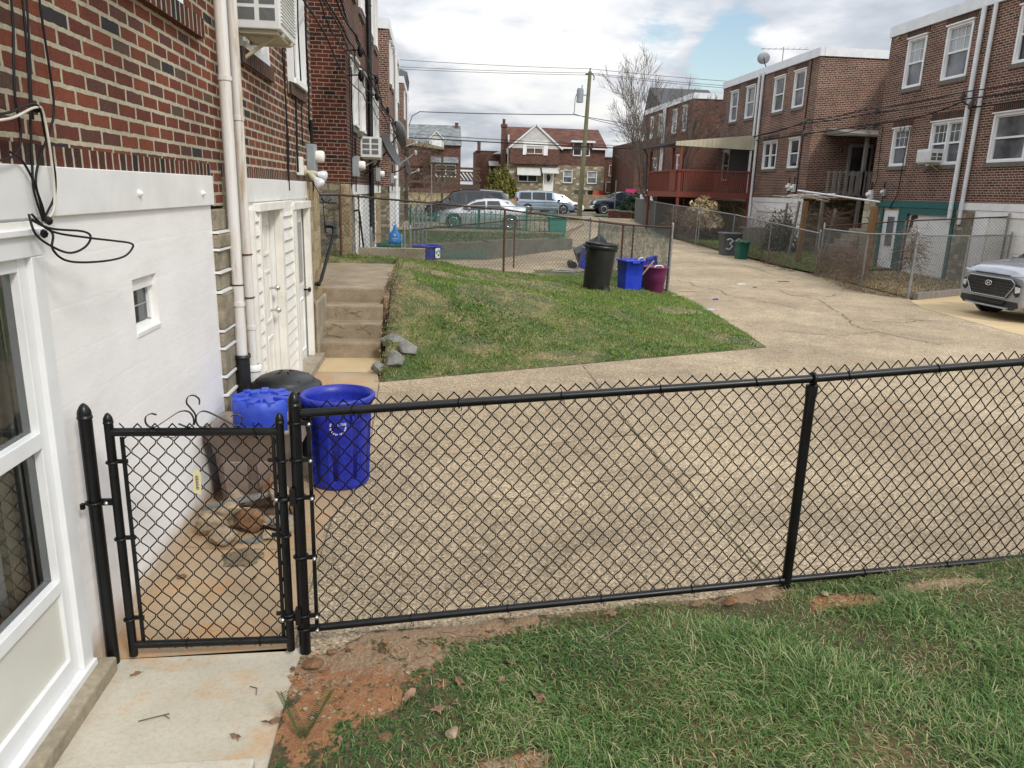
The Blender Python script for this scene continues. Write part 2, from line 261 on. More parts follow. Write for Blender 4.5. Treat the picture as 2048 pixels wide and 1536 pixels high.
# ---------------------------------------------------------------- mesh builder
ORIG = {}
class MB:
    def __init__(s): s.v = []; s.f = []; s.m = []; s.s = []
    def add(s, vs, fs, m=0, sm=False):
        o = len(s.v); s.v += [tuple(p) for p in vs]
        for f in fs: s.f.append(tuple(i+o for i in f)); s.m.append(m); s.s.append(sm)
    def box(s, a, b, m=0):
        x0, y0, z0 = a; x1, y1, z1 = b
        s.add([(x0, y0, z0), (x1, y0, z0), (x1, y1, z0), (x0, y1, z0), (x0, y0, z1), (x1, y0, z1), (x1, y1, z1), (x0, y1, z1)],
              [(3, 2, 1, 0), (4, 5, 6, 7), (0, 1, 5, 4), (1, 2, 6, 5), (2, 3, 7, 6), (3, 0, 4, 7)], m)
    def hexa(s, p, m=0): s.add(p, [(3, 2, 1, 0), (4, 5, 6, 7), (0, 1, 5, 4), (1, 2, 6, 5), (2, 3, 7, 6), (3, 0, 4, 7)], m)
    def beam(s, a, b, w, h, m=0, up=(0, 0, 1)):      # bar from a to b, w wide, h tall
        a = Vector(a); b = Vector(b); d = (b-a).normalized(); u = Vector(up); sd = d.cross(u)
        if sd.length < 1e-4: sd = d.cross(Vector((1, 0, 0)))
        sd = sd.normalized()*w/2; u2 = sd.cross(d).normalized()*h/2
        s.hexa([a-sd-u2, a+sd-u2, b+sd-u2, b-sd-u2, a-sd+u2, a+sd+u2, b+sd+u2, b-sd+u2], m)
    def tube(s, path, r, n=8, m=0, cap=True, sm=True):
        P = [Vector(p) for p in path]; k = len(P); rr = r if isinstance(r, (list, tuple)) else [r]*k; vs = []; pu = None
        for i, p in enumerate(P):
            d = (P[min(i+1, k-1)]-P[max(i-1, 0)]).normalized()
            if pu is None: pu = d.orthogonal().normalized()
            pu = (pu-d*pu.dot(d)); pu = pu.normalized() if pu.length > 1e-5 else d.orthogonal().normalized(); w = d.cross(pu)
            for j in range(n): a = 2*math.pi*j/n; vs.append(p+(pu*math.cos(a)+w*math.sin(a))*rr[i])
        fs = [(i*n+j, i*n+(j+1) % n, (i+1)*n+(j+1) % n, (i+1)*n+j) for i in range(k-1) for j in range(n)]
        s.add(vs, fs, m, sm)
        if cap: s.add(vs[:n], [tuple(reversed(range(n)))], m); s.add(vs[-n:], [tuple(range(n))], m)
    def lathe(s, prof, c=(0, 0, 0), n=24, m=0, sx=1., sy=1., sm=True, mod=None, axis=None):
        vs = []; cx, cy, cz = c
        for r, z in prof:
            for j in range(n):
                a = 2*math.pi*j/n; q = r*(mod(a, z) if mod else 1.); p = Vector((q*math.cos(a)*sx, q*math.sin(a)*sy, z))
                if axis is not None: p = axis @ p
                vs.append((p.x+cx, p.y+cy, p.z+cz))
        fs = [(i*n+j, i*n+(j+1) % n, (i+1)*n+(j+1) % n, (i+1)*n+j) for i in range(len(prof)-1) for j in range(n)]
        s.add(vs, fs, m, sm)
    def prism(s, poly, z0, z1, m=0):
        n = len(poly); vs = [(x, y, z0) for x, y in poly]+[(x, y, z1) for x, y in poly]
        s.add(vs, [tuple(reversed(range(n))), tuple(range(n, 2*n))]+[(i, (i+1) % n, n+(i+1) % n, n+i) for i in range(n)], m)
    def ext(s, fr, poly, d0, d1, m=0):                 # polygon in a wall frame extruded along its normal
        n = len(poly); vs = [fr(u, z, d0) for u, z in poly]+[fr(u, z, d1) for u, z in poly]
        s.add(vs, [tuple(range(n)), tuple(reversed(range(n, 2*n)))]+[(i, n+i, n+(i+1) % n, (i+1) % n) for i in range(n)], m)
    def fb(s, fr, u0, u1, z0, z1, d0, d1, m=0):
        s.hexa([fr(u0, z0, d0), fr(u1, z0, d0), fr(u1, z0, d1), fr(u0, z0, d1), fr(u0, z1, d0), fr(u1, z1, d0), fr(u1, z1, d1), fr(u0, z1, d1)], m)
    def xf(s, M, i0=0): s.v[i0:] = [tuple(M @ Vector(p)) for p in s.v[i0:]]
    def build(s, name, mats, parent=None, bevel=0., label=None, fix=True):
        me = bpy.data.meshes.new(name); o = ORIG.get(parent.name, Vector()) if parent else Vector()
        vs = [(p[0]-o[0], p[1]-o[1], p[2]-o[2]) for p in s.v]; me.from_pydata(vs, [], s.f)
        if isinstance(mats, str): mats = [mats]
        for k in mats: me.materials.append(MT[k])
        me.polygons.foreach_set('material_index', s.m); me.polygons.foreach_set('use_smooth', s.s)
        if fix:
            import bmesh; bm = bmesh.new(); bm.from_mesh(me); bmesh.ops.recalc_face_normals(bm, faces=bm.faces); bm.to_mesh(me); bm.free()
        ob = bpy.data.objects.new(name, me); COL.objects.link(ob)
        if parent: ob.parent = parent; ORIG[ob.name] = o
        if bevel: md = ob.modifiers.new('bevel', 'BEVEL'); md.width = bevel; md.segments = 2; md.limit_method = 'ANGLE'
        if label: ob['label'] = label
        return ob
def thing(name, label, cat, loc=(0, 0, 0), group=None, local=False, rz=0.):
    o = bpy.data.objects.new(name, None); COL.objects.link(o); o.location = loc; o.rotation_euler = (0, 0, rz); o.empty_display_size = .1
    o['label'] = label; o['category'] = cat
    if group: o['group'] = group
    ORIG[o.name] = Vector() if local else Vector(loc)
    return o
def tag(o, label, cat, group=None, kind=None):
    o['label'] = label; o['category'] = cat
    if group: o['group'] = group
    if kind: o['kind'] = kind
    return o
def copy_tree(o, parent=None):
    c = o.copy(); COL.objects.link(c)
    if parent: c.parent = parent
    for ch in [x for x in bpy.data.objects if x.parent == o]: copy_tree(ch, c)
    return c
def struct(o, label=None):
    o['kind'] = 'structure'; o['label'] = label or o.name.replace('_', ' '); return o
def one(b, name, mats, label, cat, group=None, loc=None, bevel=0.):     # a thing that is one mesh
    loc = Vector(loc if loc else np.mean(np.array(b.v), 0)); e = {'x': loc}; ORIG['__one'] = loc
    vs = [tuple(Vector(p)-loc) for p in b.v]; b.v = vs; o = b.build(name, mats, None, bevel); o.location = loc; return tag(o, label, cat, group)
def frame_x(X, sgn):      # wall facing +x (sgn 1) or -x (sgn -1): u = y
    return lambda u, z, d=0.: Vector((X+sgn*d, u, z))
def frame_y(Y, sgn): return lambda u, z, d=0.: Vector((u, Y+sgn*d, z))
def wall(b, fr, u0, u1, z0, z1, holes=(), m=0, depth=.12):
    us = sorted({u0, u1, *[h[0] for h in holes], *[h[1] for h in holes]}); zs = sorted({z0, z1, *[h[2] for h in holes], *[h[3] for h in holes]})
    us = [u for u in us if u0 <= u <= u1]; zs = [z for z in zs if z0 <= z <= z1]
    for i in range(len(us)-1):
        for j in range(len(zs)-1):
            cu = (us[i]+us[i+1])/2; cz = (zs[j]+zs[j+1])/2
            if any(h[0] < cu < h[1] and h[2] < cz < h[3] for h in holes): continue
            b.add([fr(us[i], zs[j]), fr(us[i+1], zs[j]), fr(us[i+1], zs[j+1]), fr(us[i], zs[j+1])], [(0, 1, 2, 3)], m)
    for a0, a1, c0, c1 in holes:
        q = [(a0, c0), (a1, c0), (a1, c1), (a0, c1)]
        for k in range(4):
            p, r = q[k], q[(k+1) % 4]; b.add([fr(*p), fr(*r), fr(*r, -depth), fr(*p, -depth)], [(0, 1, 2, 3)], m)
# ---------------------------------------------------------------- ground
def gz(x, y): return 0. if y < 24 else ((y-24)*.0235 if y < 42 else (.423+(y-42)*.0015 if y < 60 else (.45 if y < 72 else min(2.0, .45+(y-72)*.17))))
def ground():
    xs = [-400, -120, -40, -15, 0, 15, 40, 120, 400]; ys = [-200, -30, -5, 24, 42, 60, 72, 76, 81, 90, 200, 500]; b = MB()
    vs = [(x, y, gz(x, y)-.03) for y in ys for x in xs]; n = len(xs)
    b.add(vs, [(j*n+i, j*n+i+1, (j+1)*n+i+1, (j+1)*n+i) for j in range(len(ys)-1) for i in range(n-1)])
    MT['soilfar'] = pm('dry soil and turf', (.14, .12, .05), (.30, .24, .13), 1.2, .95, .3, world=True, fine=.3)
    struct(b.build('ground', 'soilfar'), 'bare soil and dry turf of the yards')
ground()
def aggregate(name, warm=0.):
    m, t, b = mat(name); v = coords(t); L = t.links.new
    f = noise(t, v, .55, 6., .6); r = ramp(t, [(.3, (.275, .215, .145)), (.5, (.365, .29, .195)), (.7, (.445, .36, .245))]); L(f, r.inputs[0]); c = r.outputs[0]
    vo = N(t, 'ShaderNodeTexVoronoi', Scale=85., Randomness=1.); L(v, vo.inputs['Vector']); s = t.nodes.new('ShaderNodeSeparateColor'); L(vo.outputs['Color'], s.inputs[0])
    rp = ramp(t, [(0, .38), (.16, .66), (.4, .95), (.75, 1.15), (.93, 1.7)], 'LINEAR'); L(s.outputs[0], rp.inputs[0]); c = mix(t, .85, c, rp.outputs[0], 'MULTIPLY')
    f3 = noise(t, v, 55., 5., .75); r3 = ramp(t, [(.36, .62), (.52, 1.), (.7, 1.18)]); L(f3, r3.inputs[0]); c = mix(t, .8, c, r3.outputs[0], 'MULTIPLY')
    f5 = noise(t, v, 3.2, 6., .7, .6); r5 = ramp(t, [(.34, .74), (.5, 1.)]); L(f5, r5.inputs[0]); c = mix(t, .75, c, r5.outputs[0], 'MULTIPLY')
    f7 = noise(t, v, .8, 4., .6, 1.); r7 = ramp(t, [(.36, .88), (.5, 1.), (.66, 1.05)]); L(f7, r7.inputs[0]); c = mix(t, 1., c, r7.outputs[0], 'MULTIPLY')
    f8 = noise(t, v, 2.1, 3., .5, 2.); r8 = ramp(t, [(.66, 0.), (.74, 1.)]); L(f8, r8.inputs[0]); c = mix(t, math_(t, 'MULTIPLY', r8.outputs[0], .25), c, (.13, .11, .085))
    f6 = noise(t, v, 1.3, 5., .7, .5); r6 = ramp(t, [(.60-warm, 0.), (.74-warm, 1.)]); L(f6, r6.inputs[0]); c = mix(t, math_(t, 'MULTIPLY', r6.outputs[0], .35), c, (.42, .22, .09))
    L(c, b.inputs['Base Color']); b.inputs['Roughness'].default_value = .9; b.inputs['Specular IOR Level'].default_value = .3
    bump(t, b, math_(t, 'ADD', vo.outputs['Distance'], f3), .7, .004); return m
MT['agg'] = aggregate('exposed aggregate concrete')
def smoothconc(name, c1, c2, rustc, thr):
    m, t, b = mat(name); v = coords(t); L = t.links.new
    f = noise(t, v, 1.6, 7., .65); r = ramp(t, [(.3, c1), (.65, c2)]); L(f, r.inputs[0]); c = r.outputs[0]
    mp = t.nodes.new('ShaderNodeMapping'); mp.inputs['Scale'].default_value = (1., 1.7, 1); L(v, mp.inputs[0])
    f2 = noise(t, mp.outputs[0], 2.1, 8., .72, 1.1); r2 = ramp(t, [(thr, 0.), (thr+.16, 1.)]); L(f2, r2.inputs[0]); c = mix(t, math_(t, 'MULTIPLY', r2.outputs[0], .62), c, rustc)
    f3 = noise(t, v, 45., 5., .8); r3 = ramp(t, [(.3, .7), (.5, 1.), (.8, 1.1)]); L(f3, r3.inputs[0]); c = mix(t, .7, c, r3.outputs[0], 'MULTIPLY')
    f4 = noise(t, v, 9., 5., .7, .8); r4 = ramp(t, [(.66, 0.), (.72, 1.)]); L(f4, r4.inputs[0]); c = mix(t, math_(t, 'MULTIPLY', r4.outputs[0], .5), c, (.16, .12, .07))
    L(c, b.inputs['Base Color']); b.inputs['Roughness'].default_value = .82; bump(t, b, math_(t, 'ADD', f, math_(t, 'MULTIPLY', f3, .3)), .35, .01); return m
MT['slab'] = smoothconc('pale stained slab', (.42, .38, .29), (.55, .51, .42), (.52, .30, .14), .50)
MT['walk'] = smoothconc('tan stained walkway', (.30, .22, .13), (.42, .32, .205), (.46, .23, .09), .47)
MT['walk2'] = smoothconc('yellowish walkway', (.46, .34, .18), (.55, .42, .25), (.5, .3, .14), .6)
MT['street'] = pm('street asphalt', (.10, .10, .10), (.16, .16, .155), 1.5, .9, .3, world=True, fine=.2)
def sheet(name, poly, z, m, label, sub=0):
    import bmesh
    b = MB(); b.add([(x, y, 0) for x, y in poly], [tuple(range(len(poly)))]); o = b.build(name, m); bm = bmesh.new(); bm.from_mesh(o.data)
    for yc in (24, 42, 60, 72): bmesh.ops.bisect_plane(bm, geom=bm.verts[:]+bm.edges[:]+bm.faces[:], plane_co=(0, yc, 0), plane_no=(0, 1, 0))
    for v in bm.verts: v.co.z = z+gz(v.co.x, v.co.y)
    for f in bm.faces:
        f.normal_update()
        if f.normal.z < 0: f.normal_flip()
    bm.to_mesh(o.data); bm.free(); return struct(o, label)
def strip(name, L_, R_, z, m, label):   # quads between two polylines
    b = MB(); n = len(L_); b.add([(x, y, z+gz(x, y)) for x, y in L_]+[(x, y, z+gz(x, y)) for x, y in R_], [(i, n+i, n+i+1, i+1) for i in range(n-1)]); return struct(b.build(name, m), label)
FY = lambda x: 3.23+.041*(x+.6)           # line of the black fence
alley = strip('alley', [(5.0, -20), (5.0, 10.62), (5.28, 14), (5.45, 17), (5.45, 24), (5.5, 31), (6.6, 36), (8.4, 42), (10.2, 52), (11.8, 60)], [(10.3, -20), (10.2, 12), (10.5, 15), (11.0, 16.3), (11.4, 24), (11.0, 31), (11.1, 36), (11.9, 42), (13.6, 52), (16, 60)], 0., 'agg', 'exposed aggregate alley between the two rows of houses')
def drive():
    b = MB(); xs = np.linspace(-.69, 5.0, 12); vs = [(x, FY(x)-.05, 0.) for x in xs]+[(x, 8.45+.382*(x+.6), 0.) for x in xs]; n = len(xs)
    b.add(vs, [(i, i+1, n+i+1, n+i) for i in range(n-1)]); d = struct(b.build('driveway', 'agg'), 'aggregate concrete driveway behind the black fence')
    MT['jointmoss'] = pm('mossy joint', (.05, .055, .022), (.15, .13, .07), 8, .95, .3, world=True, lo=.35, hi=.6); MT['crackdark'] = pm('dark crack', (.07, .055, .035), (.17, .135, .09), 9, .95, world=True)
    def line(pts, w, m, jit=.004, name='joint'):
        bb = MB(); P = []; 
        for (x0, y0), (x1, y1) in zip(pts[:-1], pts[1:]):
            k = max(2, int(math.hypot(x1-x0, y1-y0)/.09)); P += [(x0+(x1-x0)*i/k, y0+(y1-y0)*i/k) for i in range(k)]
        P.append(pts[-1]); vs = []
        for i, (x, y) in enumerate(P):
            q = P[min(i+1, len(P)-1)]; p = P[max(i-1, 0)]; dx, dy = q[0]-p[0], q[1]-p[1]; l = math.hypot(dx, dy) or 1; nx, ny = -dy/l, dx/l
            ww = w*random.uniform(.2, .9); j = random.uniform(-jit, jit); vs += [(x+nx*(j+ww), y+ny*(j+ww), .004), (x+nx*(j-ww), y+ny*(j-ww), .004)]
        bb.add(vs, [(2*i, 2*i+1, 2*i+3, 2*i+2) for i in range(len(P)-1)]); o = bb.build(name, m, d); return o
    line([(1.94, 9.3), (1.9, 6.47), (1.93, 4.87), (1.96, 3.75)], .011, 'jointmoss')
    line([(-.54, 5.85), (.58, 6.09), (1.93, 6.5)], .005, 'crackdark'); line([(1.93, 6.5), (3.45, 6.84), (5.65, 7.36)], .004, 'crackdark')
    line([(.2, 4.95), (.71, 5.05), (1.0, 5.23), (1.73, 5.47), (2.14, 5.45), (2.5, 5.33)], .004, 'jointmoss', .02, 'crack'); line([(1.92, 5.99), (2.32, 5.98), (2.72, 5.85), (3.3, 5.95)], .003, 'crackdark', .02, 'crack')
    line([(-.66, 3.3), (-.67, 4.36), (-.67, 4.72), (-.59, 5.14), (-.53, 6.11), (-.6, 8.44)], .008, 'crackdark', .006)
    line([(-1.5, 4.36), (-1.28, 4.32), (-.68, 4.29)], .004, 'crackdark'); line([(-1.5, 8.92), (-.62, 8.9)], .006, 'crackdark')
    for pts, w in [([(8.48, 17.62), (8.3, 16.8), (8.62, 15.91), (8.2, 14.6), (7.79, 13.2), (7.5, 12.6), (7.61, 11.92), (7.97, 10.87)], .018), ([(6.34, 19.42), (6.64, 18.91), (6.5, 18.2), (6.89, 17.44), (6.7, 16.5), (6.92, 15.75), (7.4, 15.1), (7.39, 14.38)], .02), ([(10.6, 27.16), (10.3, 24.8), (10.16, 22.63), (10.0, 21.2), (10.15, 19.96)], .025), ([(7.79, 13.2), (8.6, 12.9), (9.3, 13.3), (10.2, 13.0)], .015), ([(8.3, 16.8), (9.1, 16.5), (9.8, 17.1)], .02), ([(7.61, 11.92), (6.6, 11.6), (5.9, 12.0)], .012)]:
        line(pts, w, 'crackdark', .05, 'crack')
drive()
sheet('door_slab', [(-1.53, -2), (-.62, -2), (-.62, 3.16), (-.56, 3.27), (-1.53, 3.22)], .002, 'slab', 'pale concrete slab outside the glazed door')
sheet('walkway', [(-1.53, 3.22), (-.69, 3.24), (-.69, 4.36), (-.69, 4.72), (-.6, 5.14), (-.545, 6.11), (-.61, 8.44), (-.66, 8.9), (-1.53, 8.9)], .002, 'walk', 'tan stained concrete walkway along the white wall')
sheet('walkway', [(-1.53, 8.9), (-.66, 8.9), (-.66, 9.75), (-1.53, 9.75)], .002, 'walk2', 'yellowish concrete walkway at the foot of the steps')
b = MB(); b.box((-1.6, -1, 0), (-.62, 2.315, .20)); struct(b.build('stoop', 'slab', None, .01), 'pale concrete stoop edge in the lower left corner')
sheet('side_drive', [(10.1, 12), (10.40, 15.0), (10.85, 16.05), (15, 18.15), (15, 10), (10.3, 10)], .004, 'walk2', 'smooth concrete parking pad under the grey car')
sheet('far_drive', [(-1.53, 18.6), (5.48, 21.8), (5.5, 28.4), (-1.53, 23.2)], .004, 'agg', 'concrete driveway of the neighbouring yard')
sheet('car_pad', [(-1.53, 34.5), (5.6, 34.5), (7.9, 41), (9.3, 46), (-1.53, 46)], .004, 'agg', 'concrete parking pad under the silver car')
strip('street', [(-120, 60.5), (120, 60.5)], [(-120, 70), (120, 70)], .006, 'street', 'cross street beyond the alley')
def soil():
    m, t, b = mat('clay soil and turf'); v = coords(t); L = t.links.new
    f = noise(t, v, 1.3, 6., .65); r = ramp(t, [(.35, (.055, .06, .02)), (.5, (.11, .085, .04)), (.66, (.23, .14, .07))]); L(f, r.inputs[0])
    f3 = noise(t, v, 40., 5., .8); r3 = ramp(t, [(.3, .45), (.7, 1.45)]); L(f3, r3.inputs[0]); L(mix(t, 1., r.outputs[0], r3.outputs[0], 'MULTIPLY'), b.inputs['Base Color']); b.inputs['Roughness'].default_value = .95
    bump(t, b, f3, .8, .02); return m
MT['soil'] = soil(); MT['soilgreen'] = pm('mossy lawn soil', (.06, .09, .02), (.27, .21, .10), 2.0, .95, .8, world=True, fine=.5, lo=.42, hi=.68)
MT['clay'] = pm('orange clay', (.30, .115, .038), (.46, .20, .075), 5, .95, .9, world=True, fine=.45)
MT['clay2'] = pm('gravelly brown soil', (.17, .095, .05), (.40, .29, .19), 16, .95, 1., world=True, fine=.45)
# dirt patches (x, y, rx, ry, kind)
PATCH = [(-.28, 3.08, .36, .22, 'clay2'), (.25, 3.33, .34, .08, 'clay2'), (-.33, 2.86, .30, .16, 'clay'), (-.50, 2.72, .12, .30, 'clay'), (.0, 3.38, .30, .07, 'clay2'), (2.28, 3.47, .22, .10, 'clay'), (1.78, 3.60, .20, .06, 'clay2'), (2.95, 3.62, .30, .05, 'clay2'), (.30, 2.36, .2, .07, 'clay2'), (-.56, 3.06, .08, .22, 'clay2')]
def wig(x, y): return .22*math.sin(x*17+y*9)+.18*math.sin(y*23-x*11)+.12*math.sin(x*41+y*37)
def inpatch(x, y, k=1.):
    for px, py, rx, ry, _ in PATCH:
        if ((x-px)/rx)**2+((y-py)/ry)**2 < k+wig(x, y)*.9: return True
    return False
RISE = lambda x: min(.6, .088*max(0., x+.45))
def lp(x, y):            # point on the rising front lawn
    f = 1.
    for _ in range(6): f = (2.16-RISE(x*f))/2.16
    return x*f, y*f, f
PATCH = [(lp(a, c)[0], lp(a, c)[1], d*lp(a, c)[2], e*lp(a, c)[2], k) for a, c, d, e, k in PATCH]
def fgz(x, y): return RISE(x)+.012+(.008*math.sin(x*31+y*13)*math.sin(y*29) if inpatch(x, y) else 0)+.012*math.sin(x*3.1+y*2)+.008*math.sin(x*9+y*7)+(.035 if y < FY(x)-.15 else .0)*min(1, max(0, (FY(x)-.15-y)*4))*min(1, max(0, (x+.6)*3))
def pv(x, y, kinds):
    m = 0.
    for px, py, rx, ry, kk in PATCH:
        if kk == 'clay2' and kk in kinds: m = max(m, min(.95, 1.1-abs(y-FY(x)-.07)/.12)*(1 if -.35 < x < 1.7 else 0))
        if kk in kinds: m = max(m, 1.6-math.sqrt(((x-px)/rx)**2+((y-py)/ry)**2))
    return max(0., min(1., m))
def lawnmat():
    m = MT['soil'].copy(); m.name = 'lawn soil with clay'; t = m.node_tree; b = t.nodes['Principled BSDF']; L = t.links.new; v = coords(t); old = b.inputs['Base Color'].links[0].from_socket
    f = noise(t, v, 14., 6., .75); c = old
    cf = noise(t, v, 60., 5., .8); 
    for att, col1, col2 in (('gravel', (.19, .10, .05), (.54, .41, .27)), ('clay', (.26, .11, .045), (.46, .25, .125))):
        a = N(t, 'ShaderNodeAttribute', _attribute_name=att); k = math_(t, 'ADD', a.outputs['Fac'], math_(t, 'MULTIPLY_ADD', math_(t, 'ADD', f, noise(t, v, 5., 4., .7)), 2.6, -2.6)); r = ramp(t, [(.50, 0.), (.62, 1.)]); L(k, r.inputs[0])
        cr = ramp(t, [(.3, col1), (.55, tuple((p+q)/2 for p, q in zip(col1, col2))), (.72, col2)]); L(cf, cr.inputs[0]); c = mix(t, r.outputs[0], c, cr.outputs[0])
    L(c, b.inputs['Base Color']); return m
MT['lawnsoil'] = lawnmat()
def lawn1():
    vs = []; xs = list(np.linspace(-.62, 3.6, 150))+list(np.linspace(3.7, 6.2, 10)); b = MB(); n = 73
    for x in xs:
        y1 = FY(x)+.15-.18*max(0, min(1, (-x-.30)/.2)); ys = [-2., 0., 1.2]+list(np.linspace(1.7, y1, 70))
        for y in ys: e = min(1, max(0, (y1-y)*8)); vs.append((x, y, (fgz(x, y)+(random.uniform(-.006, .012) if inpatch(x, y) else 0.))*e+.003))
    b.v = vs
    for i in range(len(xs)-1):
        for j in range(n-1): b.f.append((i*n+j, (i+1)*n+j, (i+1)*n+j+1, i*n+j+1)); b.m.append(0); b.s.append(True)
    o = struct(b.build('lawn', 'lawnsoil', fix=False), 'soil and orange clay of the front lawn inside the black fence')
    for nm in ('clay', 'gravel'):
        a = o.data.attributes.new(nm, 'FLOAT', 'POINT'); a.data.foreach_set('value', [pv(x, y, (nm if nm == 'clay' else 'clay2',)) for x, y, z in vs])
lawn1()
def mk_blades(name, m, X, Y, Z, H, Wd, lean=.5, seg=3, curl=.6, az=None):
    n = len(X); az = rng.uniform(0, 2*np.pi, n) if az is None else az; ln = np.abs(rng.normal(lean, .28, n)); fa = az+np.pi/2+rng.normal(0, .5, n)
    V = np.zeros((n, 2*seg+1, 3), np.float32)
    for k in range(seg):
        s = k/seg; w = Wd*(1-.55*s)*.5; hx = H*s*np.cos(ln*s*curl*1.6)*1.; out = H*s*np.sin(ln*(.45+s*curl))
        for side, sg in ((0, -1), (1, 1)):
            V[:, 2*k+side, 0] = X+np.cos(az)*out+sg*np.cos(fa)*w; V[:, 2*k+side, 1] = Y+np.sin(az)*out+sg*np.sin(fa)*w; V[:, 2*k+side, 2] = Z+hx*np.cos(ln*.5)
    V[:, -1, 0] = X+np.cos(az)*H*np.sin(ln*(.45+curl)); V[:, -1, 1] = Y+np.sin(az)*H*np.sin(ln*(.45+curl)); V[:, -1, 2] = Z+H*np.cos(ln*curl*1.6)*np.cos(ln*.5)
    nv = 2*seg+1; base = (np.arange(n)*nv)[:, None]; quads = np.concatenate([base+np.array([2*k, 2*k+1, 2*k+3, 2*k+2])[None] for k in range(seg-1)], 1).reshape(-1, 4) if seg > 1 else np.zeros((0, 4), int)
    tris = (base+np.array([2*seg-2, 2*seg-1, 2*seg])[None]).reshape(-1, 3)
    me = bpy.data.meshes.new(name); me.vertices.add(n*nv); me.vertices.foreach_set('co', V.reshape(-1))
    li = np.concatenate([quads.reshape(-1), tris.reshape(-1)]); ls = np.concatenate([np.arange(len(quads))*4, len(quads)*4+np.arange(len(tris))*3]); lt = np.concatenate([np.full(len(quads), 4), np.full(len(tris), 3)])
    me.loops.add(len(li)); me.loops.foreach_set('vertex_index', li.astype(np.int32)); me.polygons.add(len(ls)); me.polygons.foreach_set('loop_start', ls.astype(np.int32)); me.polygons.foreach_set('loop_total', lt.astype(np.int32)); me.update(calc_edges=True); me.validate()
    me.materials.append(MT[m]); o = bpy.data.objects.new(name, me); COL.objects.link(o); return o
def clump(x, y, f=1.7, p=0.): return (np.sin(x*f*3.1+1.3*np.sin(y*f*2.2+p))+np.sin(y*f*2.9+1.7*np.sin(x*f*1.7+p)))/4+.5
def fg_grass():
    n = 165000; x = rng.uniform(-.6, 4.9, n); y = rng.uniform(1.5, 4.2, n); fy = (3.23+.041*(x+.6))+.07*np.clip((x+.3)/.5, 0, 1)
    d = np.array([(not inpatch(a, c, 1.05)) or random.random() < .05 for a, c in zip(x, y)]); c = clump(x, y, 2.); near = (fy-y)
    dens = .5+.5*np.clip(c*1.4, 0, 1); dens = np.where(x < 0.15, dens*np.clip((x+.62)*.6, 0.04, .55), dens); dens = np.where((near < .2) & (x < .9), dens*.4, dens)
    k = d & (y < fy-.0) & (rng.uniform(0, 1, n) < dens); x, y = x[k], y[k]; c = clump(x, y, 2.); near = ((3.23+.041*(x+.6))+.10-y)
    h = (.042+.075*c)*rng.uniform(.6, 1.35, len(x))*np.clip(.15+near*2.2, .25, 1.)*np.clip(.45+(x+.6)*.45, .45, 1.)
    z = np.array([fgz(a, b2)*min(1, max(0, (FY(a)+.15-b2)*8)) for a, b2 in zip(x, y)])-.004; az = 2.2+1.6*np.sin(x*3+y*2)+rng.normal(0, 1.2, len(x))
    tag(mk_blades('grass', 'grass', x, y, z, h, rng.uniform(.0026, .0056, len(x)), 1.0, 4, .95, az), 'green grass blades of the foreground lawn', 'grass', None, 'stuff')
    n = 9000; x = rng.uniform(-.6, 4.6, n); y = rng.uniform(1.8, 4.0, n); fy = (3.23+.041*(x+.6)); c = clump(x, y, 1.3, 2.); st = ((x-2.6)/.5)**2+((y-3.15)/.07)**2 < 1; st |= ((x-.45)/.45)**2+((y-2.45)/.2)**2 < 1; st |= ((x-2.3)/.35)**2+((y-2.6)/.12)**2 < 1
    k = (y < fy) & ((rng.uniform(0, 1, n) < .3*c) | (st & (rng.uniform(0, 1, n) < .9))); x, y = x[k], y[k]
    tag(mk_blades('straw', 'straw', x, y, np.array([fgz(a, c2) for a, c2 in zip(x, y)])+.01, rng.uniform(.04, .10, len(x)), rng.uniform(.002, .004, len(x)), 1.3, 3, 1.1), 'dry straw lying among the foreground grass', 'straw', None, 'stuff')
    # low clover near the clay
    n = 16000; x = rng.uniform(-.6, 1.3, n); y = rng.uniform(2.1, 3.6, n); k = ((((x+.15)/.55)**2+((y-2.48)/.25)**2 < 1) | (((x-.25)/.7)**2+((y-2.9)/.42)**2 < 1) | (rng.uniform(0, 1, n) < .12)) & (y < 3.2+.041*(x+.6)) & np.array([not inpatch(p, q, .7) for p, q in zip(x, y)]) & (rng.uniform(0, 1, n) < .8); x, y = x[k], y[k]
    tag(mk_blades('ground_cover', 'clover', x, y, np.array([fgz(a, c2) for a, c2 in zip(x, y)])+.004, rng.uniform(.008, .026, len(x)), rng.uniform(.006, .014, len(x)), 1.0, 2, .9), 'small round leaved ground cover beside the orange clay', 'ground cover', None, 'stuff')
fg_grass()
